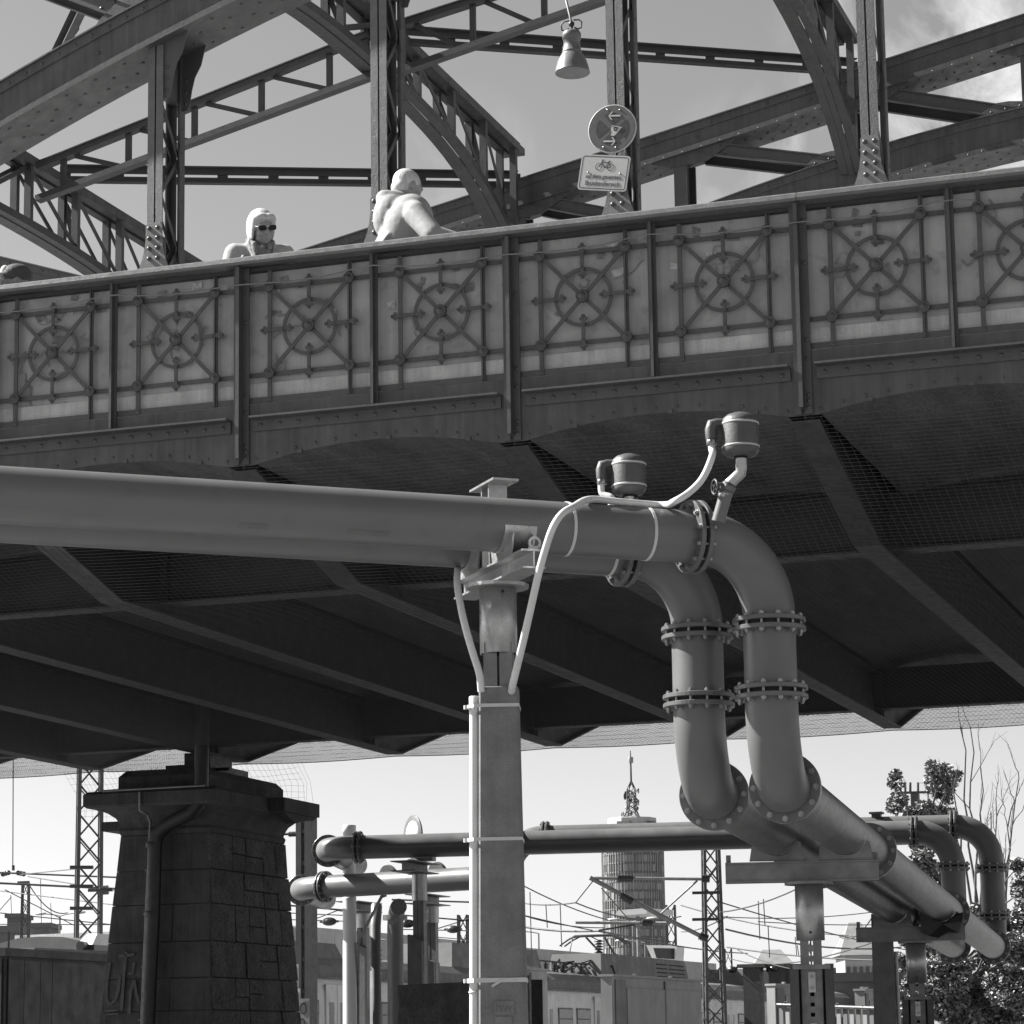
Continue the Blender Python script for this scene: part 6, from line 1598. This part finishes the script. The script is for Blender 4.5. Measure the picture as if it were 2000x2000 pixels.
mb = MB(); mb.hexa([(a.x, a.y, b.z), (b.x, a.y, b.z+.05), (b.x+.5, a.y+2, b.z+.05), (a.x+.2, a.y+2, b.z), (a.x+.15, a.y, a.z), (b.x, a.y, a.z+.05), (b.x+.5, a.y+2, a.z+.05), (a.x+.3, a.y+2, a.z)]); mb.build('roof', 'white_paint', T); mb = MB(); mb.cyl(((a.x+b.x)/2, a.y+1, 0), ((a.x+b.x)/2, a.y+1, b.z), .08, 8); mb.build('post', 'galv_dull', T)

# ------------------------------------------------------------------ overhead wires
def wire(pts, Zs, label, group, r=.012, sagm=0., kids=()):
    P_ = [AD(x, y, z) for (x, y), z in zip(pts, Zs)]; out = []
    for a, b in zip(P_, P_[1:]):
        for i in range(10): t = i/10; out.append(a.lerp(b, t)-AZZ*(4*sagm*t*(1-t)))
    out.append(P_[-1]); mb = MB(); mb.tube(out, r, 5)
    return mb.build('overhead_wire', 'wire', None, label, 'wire', group)
W1_ = 'thin overhead wires spanning the tracks'
wl = 'thin overhead wire strung across the sky behind the pier'
wire([(-60, 1702), (240, 1714)], [88, 88], wl, W1_, .03); wire([(-60, 1722), (230, 1736)], [70, 70], wl, W1_, .03); wire([(40, 1708), (160, 1696)], [88, 66], wl, W1_, .015)
wire([(55, 1712), (240, 1742)], [88, 80], wl, W1_, .018); wire([(0, 1740), (230, 1768)], [90, 85], wl, W1_, .018); wire([(58, 1730), (132, 1783)], [89, 95], wl, W1_, .02, .3); wire([(0, 1783), (220, 1806)], [95, 95], wl, W1_, .02)
wire([(10, 1738), (150, 1810)], [89, 100], wl, W1_, .018); wire([(26, 1450), (25, 1690)], [88.5, 89], wl, W1_, .018); wire([(-20, 1800), (22, 1752)], [92, 89], wl, W1_, .018); wire([(-60, 1805), (230, 1806)], [110, 110], wl, W1_, .02)
for x, y0, y1 in ((99, 1764, 1806), (79, 1717, 1808), (21, 1748, 1790)): wire([(x, y0), (x+2, y1)], [90, 91], wl, W1_, .012)
wr = 'thin overhead wire strung between masts right of the concrete mast'
for a_, b_, z0, z1, r_, s_ in (((1000, 1718), (1200, 1800), 62, 75, .016, .1), ((1020, 1764), (1124, 1763), 70, 60, .016, .05), ((1124, 1763), (1330, 1790), 60, 70, .016, .2), ((1000, 1782), (1320, 1840), 70, 90, .018, .1), ((1022, 1810), (1170, 1818), 64, 62, .024, .05), ((1170, 1818), (1460, 1862), 62, 110, .022, .1), ((1160, 1718), (1124, 1763), 60, 60, .016, 0), ((1175, 1735), (1240, 1810), 60, 70, .014, 0), ((1400, 1760), (2000, 1880), 60, 90, .016, .3), ((1405, 1782), (1640, 1690), 60, 48, .016, .15), ((1418, 1815), (1760, 1850), 62, 80, .024, .2), ((1400, 1790), (1700, 1782), 70, 80, .014, .1), ((1420, 1850), (1720, 1876), 110, 100, .03, .1), ((1330, 1820), (1420, 1790), 110, 60, .018, .1), ((1330, 1768), (1720, 1830), 120, 110, .03, .3), ((1440, 1855), (1560, 1895), 100, 90, .018, .1), ((1420, 1870), (1760, 1820), 130, 60, .02, .5), ((1640, 1830), (1730, 1740), 60, 45, .014, .3), ((1480, 1800), (1760, 1805), 75, 75, .014, .05), ((1022, 1788), (1180, 1812), 80, 80, .016, .1)):
    wire([a_, b_], [z0, z1], wr, 'thin overhead wires right of the concrete mast', r_, s_)
for x, y0, y1, z_ in ((1035, 1742, 1860, 66), (1066, 1766, 1812, 66), (1094, 1766, 1850, 66), (1481, 1760, 1835, 62), (1491, 1756, 1808, 62), (1500, 1808, 1870, 62), (1553, 1830, 1866, 70), (1557, 1846, 1866, 70)):
    wire([(x, y0), (x+3, y1)], [z_, z_], wr, 'thin overhead wires right of the concrete mast', .013)
wm = 'thin overhead wire seen between pier and concrete mast'
for a_, b_, z0, z1, r_ in (((560, 1768), (700, 1780), 70, 70, .025), ((560, 1783), (720, 1790), 75, 75, .015), ((560, 1796), (700, 1800), 75, 75, .015), ((615, 1795), (665, 1776), 70, 70, .015), ((765, 1757), (920, 1762), 60, 60, .02), ((770, 1786), (940, 1800), 70, 70, .02), ((850, 1815), (930, 1790), 70, 70, .015), ((775, 1757), (775, 1830), 60, 60, .06), ((783, 1758), (787, 1785), 60, 60, .015), ((850, 1830), (940, 1838), 90, 90, .015), ((780, 1815), (920, 1818), 90, 90, .018)):
    wire([a_, b_], [z0, z1], wm, 'thin overhead wires between pier and mast', r_)
for (x, y, z_) in ((643, 1800, 70), (796, 1804, 70), (885, 1815, 75)):
    T = AD(x, y, z_); mb = MB(); mb.sphere(T, .11, 12, 8, (1.9, 1, 1)); mb.cyl(T-V((.26, 0, 0)), T+V((.26, 0, 0)), .03, 6); mb.build('line_insulator', 'insulator', None, 'dark egg-shaped insulator hanging in the overhead wires', 'insulator', 'egg insulators in the wires')
# stack insulator by the riser
q = AD(729, 1880, 64); T = thing('stack_insulator', (q.x, q.y, q.z-.3), 'black ribbed insulator standing on the train roof left of the riser', 'insulator'); mb = MB()
for k in range(6): mb.lathe([(.07, .11*k), (.22, .11*k+.02), (.22, .11*k+.04), (.07, .11*k+.09)], q-V((0, 0, .3)), AZZ, 12)
mb.build('ribs', 'insulator', T); mb = MB(); mb.tube([q+V((0, 0, .35)), q+V((.15, 0, .55)), q+V((.4, 0, .5)), q+V((.5, 0, .1))], .025, 5); mb.build('lead', 'wire', T)
# substation gear on the right
for i, px_ in enumerate((1471, 1521, 1546)):
    p = AD(px_, 1890, 95); T = thing('transformer_post', (p.x, p.y, 0), 'squat dark post with side insulators behind the trains', 'post', 'squat posts behind the trains')
    mb = MB(); mb.box((p.x-.3, p.y-.3, 0), (p.x+.3, p.y+.3, p.z)); mb.box((p.x-.5, p.y-.35, p.z+.001), (p.x+.5, p.y+.35, p.z+.12)); mb.build('post', 'mid_metal', T)
    for s in (-1, 1): mb = MB(); mb.sphere(p+V((s*.75, 0, -.05)), .12, 8, 6, (1.6, 1, 1)); mb.cyl(p+V((s*.5, 0, .05)), p+V((s*.8, 0, -.05)), .04, 6); mb.build('insulator', 'insulator', T)

# ------------------------------------------------------------------ buildings
def block(px0, px1, ytop, Zd, label, m, win=None, pitched=False):
    a, b = AD(px0, ytop, Zd), AD(px1, ytop, Zd); h = a.z; T = thing('building', ((a.x+b.x)/2, (a.y+b.y)/2, 0), label, 'building'); d = V((b.x-a.x, b.y-a.y, 0)); Lw = d.length; d.normalize(); n = V((-d.y, d.x, 0)); o0 = V((a.x, a.y, 0)); D = Lw*.7+4
    mb = MB(); mb.hexa([o0, o0+d*Lw, o0+d*Lw+n*D, o0+n*D]+[q+AZZ*h for q in (o0, o0+d*Lw, o0+d*Lw+n*D, o0+n*D)]); mb.build('wall', m, T)
    if pitched:
        mb = MB(); e = .4; r0 = [o0-d*e-n*e+AZZ*(h+.002), o0+d*(Lw+e)-n*e+AZZ*(h+.002), o0+d*(Lw+e)+n*(D+e)+AZZ*(h+.002), o0-d*e+n*(D+e)+AZZ*(h+.002), o0+d*Lw*.3+n*D/2+AZZ*(h+2.4), o0+d*Lw*.7+n*D/2+AZZ*(h+2.4)]
        mb.add(r0, [(3, 2, 1, 0), (0, 1, 5, 4), (1, 2, 5), (2, 3, 4, 5), (3, 0, 4)]); mb.build('roof', 'roof_tile', T)
    else: mb = MB(); mb.hexa([o0-d*.2-n*.2+AZZ*(h+.002), o0+d*(Lw+.2)-n*.2+AZZ*(h+.002), o0+d*(Lw+.2)+n*D+AZZ*(h+.002), o0-d*.2+n*D+AZZ*(h+.002)]+[q+AZZ*.4 for q in (o0-d*.2-n*.2+AZZ*h, o0+d*(Lw+.2)-n*.2+AZZ*h, o0+d*(Lw+.2)+n*D+AZZ*h, o0-d*.2+n*D+AZZ*h)]); mb.build('roof', m, T)
    if win:
        nx, nz_, = win
        for i in range(nx):
            for j in range(nz_):
                c = o0+d*(Lw*(i+.5)/nx)-n*.01+AZZ*(h-1.6-j*3); 
                if c.z < 1: continue
                mb = MB(); w = Lw/nx*.28; mb.hexa([c-d*w-AZZ*.8-n*.08, c+d*w-AZZ*.8-n*.08, c+d*w-AZZ*.8, c-d*w-AZZ*.8, c-d*w+AZZ*.8-n*.08, c+d*w+AZZ*.8-n*.08, c+d*w+AZZ*.8, c-d*w+AZZ*.8]); mb.build('window', 'glass_dark', T)
    return T
block(14, 42, 1793, 240, 'dark tower-like building block behind the slim lattice mast', 'house_dark', (3, 4)); block(55, 96, 1812, 230, 'low dark flat-roofed building right of the slim lattice mast', 'house_dark', (5, 2)); block(-30, 31, 1822, 160, 'dark low building at the end of the pale barrier', 'house_dark', (6, 2))
block(1650, 1712, 1866, 190, 'pale apartment house with tiled hip roof behind the square post', 'house_wall', (5, 4), True); block(1470, 1560, 1902, 260, 'distant grey house row beyond the squat posts', 'house_wall', (8, 3), True); block(1560, 1660, 1898, 320, 'far grey building seen through the perforated column', 'house_dark', (8, 3)); block(1620, 1790, 1918, 120, 'long low grey shed below the pitched roof house', 'house_dark', (9, 1))

# ------------------------------------------------------------------ round office tower
Zt = 1000; tc_ = AD(1244, 2050, Zt); base = V((tc_.x, tc_.y, 0)); k_ = Zt/F; R_ = 61*k_
T = thing('round_tower', base, 'round glazed office tower with banded floors and an antenna mast on top', 'tower')
zb = AD(1244, 1612, Zt).z; n = 48; fl = 3.4
mb = MB(); mb.lathe([(R_*.985, 0), (R_*.985, zb)], base, AZZ, 64); mb.build('glazing', 'glass_tower', T)
nf = int(zb/fl)
for j in range(nf+1):
    z = zb-j*fl; mb = MB(); mb.lathe([(R_*.98, z-.4), (R_*1.003, z-.4), (R_*1.003, z+.4), (R_*.98, z+.4)], base, AZZ, 64); mb.build('floor_band', 'house_dark', T)
mb = MB()
for i in range(64):
    a = 2*math.pi*i/64; e = V((math.cos(a), math.sin(a), 0)); w = .16 if i % 3 else .3; mb.bar(base+e*R_*.995, base+e*R_*.995+AZZ*(zb-.4), w, .5, e)
mb.build('mullion', 'tower_panel', T, kind='stuff')
r2 = random.Random(21); vdir = (EYE-base); vdir.z = 0; vdir.normalize(); vr = V((-vdir.y, vdir.x, 0))
for j in range(0, 26):
    for i in range(18):
        if r2.random() < .55: continue
        a = rad(-85+170*(i+.5)/18); e = vdir*math.cos(a)+vr*math.sin(a); tz = V((-e.y, e.x, 0)); z = zb-j*fl-fl/2
        m_ = 'tower_light' if (a < -.75 and r2.random() < .35) else ('tower_panel' if r2.random() < .65 else 'house_dark')  # pale panes on the left flank paint in the sun's reflection
        mb = MB(); c = base+e*R_*.992+AZZ*z; mb.bar(c-AZZ*1.25, c+AZZ*1.25, R_*.13, .35, e); mb.build('pane', m_, T)
zt2 = AD(1244, 1592, Zt).z; Ru = 48.5*k_
mb = MB(); mb.lathe([(Ru, zb), (Ru, zt2-.3), (Ru*.985, zt2)], base, AZZ, 10, False); mb.build('drum', 'tower_light', T)
for a0 in (-.35, .95): 
    mb = MB(); e = vdir*math.cos(a0)+vr*math.sin(a0); c = base+e*Ru*.985+AZZ*(zt2-2.6); mb.bar(c-V((-e.y, e.x, 0))*2.6, c+V((-e.y, e.x, 0))*2.6, .6, 2.0); mb.build('vent', 'house_dark', T)
def tz_(y): return AD(1244, y, Zt).z
an = MB(); z0, z1, z2, z3 = zt2, tz_(1574), tz_(1533), tz_(1518)
def leg4(r0, za, r1, zb_, step, w):
    for i in range(4):
        a = math.pi/4+math.pi/2*i; p = base+V((math.cos(a)*r0, math.sin(a)*r0, za)); q = base+V((math.cos(a)*r1, math.sin(a)*r1, zb_)); an.bar(p, q, w, w)
        a2 = a+math.pi/2; nn = max(1, int((zb_-za)/step))
        for k in range(nn):
            s0, s1 = k/nn, (k+1)/nn; rr0, rr1 = r0+(r1-r0)*s0, r0+(r1-r0)*s1
            an.bar(base+V((math.cos(a)*rr0, math.sin(a)*rr0, za+(zb_-za)*s0)), base+V((math.cos(a2)*rr1, math.sin(a2)*rr1, za+(zb_-za)*s1)), w*.6, w*.6)
            an.bar(base+V((math.cos(a2)*rr0, math.sin(a2)*rr0, za+(zb_-za)*s0)), base+V((math.cos(a)*rr1, math.sin(a)*rr1, za+(zb_-za)*s1)), w*.6, w*.6)
leg4(3.6, z0, 2.0, z1, 1.6, .3); leg4(2.0, z1, 1.8, z2, 1.7, .35); leg4(1.8, z2, .35, z3, 1.6, .3)
an.tube([base+AZZ*z3, base+AZZ*tz_(1482), base+AZZ*tz_(1455)], [.42, .35, .16], 8); an.build('antenna_mast', 'mid_metal', T)
for i in range(26):
    a = r2.uniform(0, 6.28); z = r2.uniform(z0+1, z2); rr = 3.4 if z < z1 else 2.3; c = base+V((math.cos(a)*rr, math.sin(a)*rr, z)); mb = MB(); mb.lathe([(.2, 0), (.75, .35), (.75, .6)], c, (math.cos(a), math.sin(a), 0), 12); mb.build('dish', 'tower_light' if r2.random() < .6 else 'mid_metal', T)
mb = MB(); mb.lathe([(.9, tz_(1480)), (1.0, tz_(1476)), (1.0, tz_(1470)), (.9, tz_(1468))], base, AZZ, 10); mb.build('antenna_drum', 'tower_panel', T)

# ------------------------------------------------------------------ trees
def leaf_cloud(mb3, c, r, n, size, rg_):
    for _ in range(n):
        while True:
            p = V((rg_.uniform(-1, 1), rg_.uniform(-1, 1), rg_.uniform(-1, 1)))
            if p.length < 1: break
        p = p*(.55+.45*rg_.random()) if p.length < .5 else p
        q = c+V((p.x*r, p.y*r, p.z*r*.85)); a = V((rg_.gauss(0, 1), rg_.gauss(0, 1), rg_.gauss(0, .6))).normalized(); b = a.orthogonal().normalized(); s = size*rg_.uniform(.6, 1.3)
        b = (b+a.cross(b)*rg_.uniform(-1, 1)).normalized(); w = a.cross(b)*.0+b
        mb = mb3[rg_.randrange(3)]; mb.add([q-a*s, q+w*s*.45-a*s*.1, q+a*s, q-w*s*.45-a*s*.1], [(0, 1, 2, 3)])
def limb(mb, p, q, r0, r1, rg_, n=5, wob=.06):
    pts = []
    for i in range(n+1):
        t = i/n; o = V((rg_.gauss(0, wob), rg_.gauss(0, wob), rg_.gauss(0, wob*.5)))*(1 if 0 < i < n else 0); pts.append(p.lerp(q, t)+o*(q-p).length*.3)
    mb.tube(pts, [r0+(r1-r0)*i/n for i in range(n+1)], 6); return pts
def tree(px_base, Zd, blobs, label, size, dens, seed, group=None):
    rg_ = random.Random(seed); b = AD(px_base, 2040, Zd); b.z = 0; T = thing('tree', b, label, 'tree', group); cen = [(AD(x, y, Zd+rg_.uniform(-1.2, 1.2)), r_/F*Zd) for x, y, r_ in blobs]
    top = max(c.z for c, r_ in cen); tr = MB(); spine = limb(tr, b, V((b.x+.1, b.y, top*.8)), .13, .03, rg_, 8, .02)
    for c, r_ in cen:
        s = spine[min(range(len(spine)), key=lambda i: (spine[i]-c).length+abs(spine[i].z-c.z*.75))]; limb(tr, s, c, .035, .01, rg_)
        for _ in range(2): limb(tr, c, c+V((rg_.gauss(0, 1), rg_.gauss(0, 1), rg_.gauss(.5, .7))).normalized()*r_*1.15, .012, .004, rg_, 4)
    tr.build('trunk', 'bark', T); m3 = [MB(), MB(), MB()]
    for c, r_ in cen:
        nsub = 7
        for _ in range(nsub):
            d = V((rg_.gauss(0, 1), rg_.gauss(0, 1), rg_.gauss(0, .9))).normalized()*r_*rg_.uniform(.35, .8); leaf_cloud(m3, c+d, r_*rg_.uniform(.45, .75), int(dens*(r_/.3)**2), size, rg_)
    for m_, nm in zip(m3, ('leaf_a', 'leaf_b', 'leaf_c')):
        if m_.v: m_.build('crown', nm, T, kind='stuff')
    return T
rb = random.Random(4)
blobs = [(1753, 1530, 18), (1748, 1512, 12), (1762, 1570, 24), (1780, 1590, 20), (1745, 1580, 14), (1835, 1512, 28), (1855, 1530, 20), (1815, 1528, 20), (1840, 1555, 22), (1812, 1580, 22), (1850, 1592, 22), (1868, 1514, 12), (1800, 1605, 20)]
tree(1806, 58, blobs, 'tall thin tree with separate leafy clumps above the far pipe bends', .05, 170, 12)
blobs = [(1806, 1690, 30), (1790, 1660, 22), (1830, 1720, 26), (1800, 1730, 24), (1775, 1840, 26), (1800, 1870, 30), (1770, 1880, 24), (1830, 1900, 34), (1860, 1850, 30), (1880, 1920, 40), (1940, 1900, 42), (1990, 1930, 44), (1900, 1970, 44), (1850, 1965, 40), (1960, 1985, 46), (1810, 1960, 36), (1985, 1860, 36), (2010, 1800, 40), (1995, 1740, 34), (1780, 1920, 26), (1990, 1690, 18), (1740, 1890, 16), (1765, 1800, 16), (1935, 1850, 30), (1960, 1800, 26), (1905, 1785, 20), (1860, 1900, 40), (1920, 1940, 44), (1830, 1930, 36), (1970, 1940, 44), (1950, 1860, 34), (1790, 1960, 34), (1870, 1990, 46), (1800, 1910, 30), (1820, 1840, 24)]
tree(1880, 50, blobs, 'bushy leafy tree filling the space behind the far pipe bends', .05, 260, 5)
# bare young tree
rg_ = random.Random(31); b = AD(1925, 2040, 52); b.z = 0; T = thing('tree', b, 'bare slender young tree with upright twigs at the far pipe bends', 'tree'); mb = MB()
def twig(p, d, L_, r_, depth):
    q = p+d*L_; pts = limb(mb, p, q, r_, r_*.45, rg_, 6, .05)
    if depth == 0: return
    for i in range(2, 7):
        if rg_.random() < .8:
            nd = (d+V((rg_.gauss(0, .45), rg_.gauss(0, .45), rg_.uniform(-.1, .3)))).normalized(); twig(pts[min(i, 6)], nd, L_*rg_.uniform(.22, .45), r_*.42, depth-1)
mb.tube([b, b+V((0, 0, 1.8))], [.07, .05], 8)
for (x0, y0, x1, y1) in ((1905, 1750, 1895, 1420), (1900, 1700, 1875, 1418), (1915, 1760, 1915, 1500), (1935, 1790, 1945, 1560), (1950, 1800, 1990, 1520), (1960, 1820, 1975, 1580), (1925, 1770, 1935, 1585), (1890, 1720, 1862, 1545)):
    p, q = AD(x0, y0, 52+rg_.uniform(-.4, .4)), AD(x1, y1, 52+rg_.uniform(-.4, .4)); limb(mb, b+V((0, 0, 1.7)), p, .035, .028, rg_, 4); twig(p, (q-p).normalized(), (q-p).length, .026, 2)
mb.build('trunk', 'bark', T)
# small mast with crossbar behind the leaves
p = AD(1787, 1548, 62); T = thing('crossbar_mast', (p.x, p.y, 0), 'grey mast with a crossbar and stub fittings among the leafy clumps', 'mast')
mb = MB(); mb.box((p.x-.09, p.y-.09, 0), (p.x+.09, p.y+.09, p.z-.03)); mb.build('post', 'mid_metal', T); mb = MB(); mb.bar(AD(1742, 1549, 62), AD(1818, 1547, 62), .1, .05); mb.build('crossbar', 'mid_metal', T)
for x in (1768, 1778, 1793): mb = MB(); mb.cyl(AD(x, 1547, 62), AD(x, 1528, 62), .03, 6); mb.build('stub', 'mid_metal', T)
# short post with cap behind the far pipe
p = AD(1712, 1588, 31); T = thing('short_post', (p.x, p.y, 0), 'short capped square post behind the long pipe', 'post')
mb = MB(); mb.box((p.x-.05, p.y-.05, 0), (p.x+.05, p.y+.05, p.z-.012)); mb.build('post', 'mid_metal', T)
mb = MB(); mb.box((p.x-.075, p.y-.075, p.z-.011), (p.x+.075, p.y+.075, p.z+.01)); mb.build('cap', 'mid_metal', T)
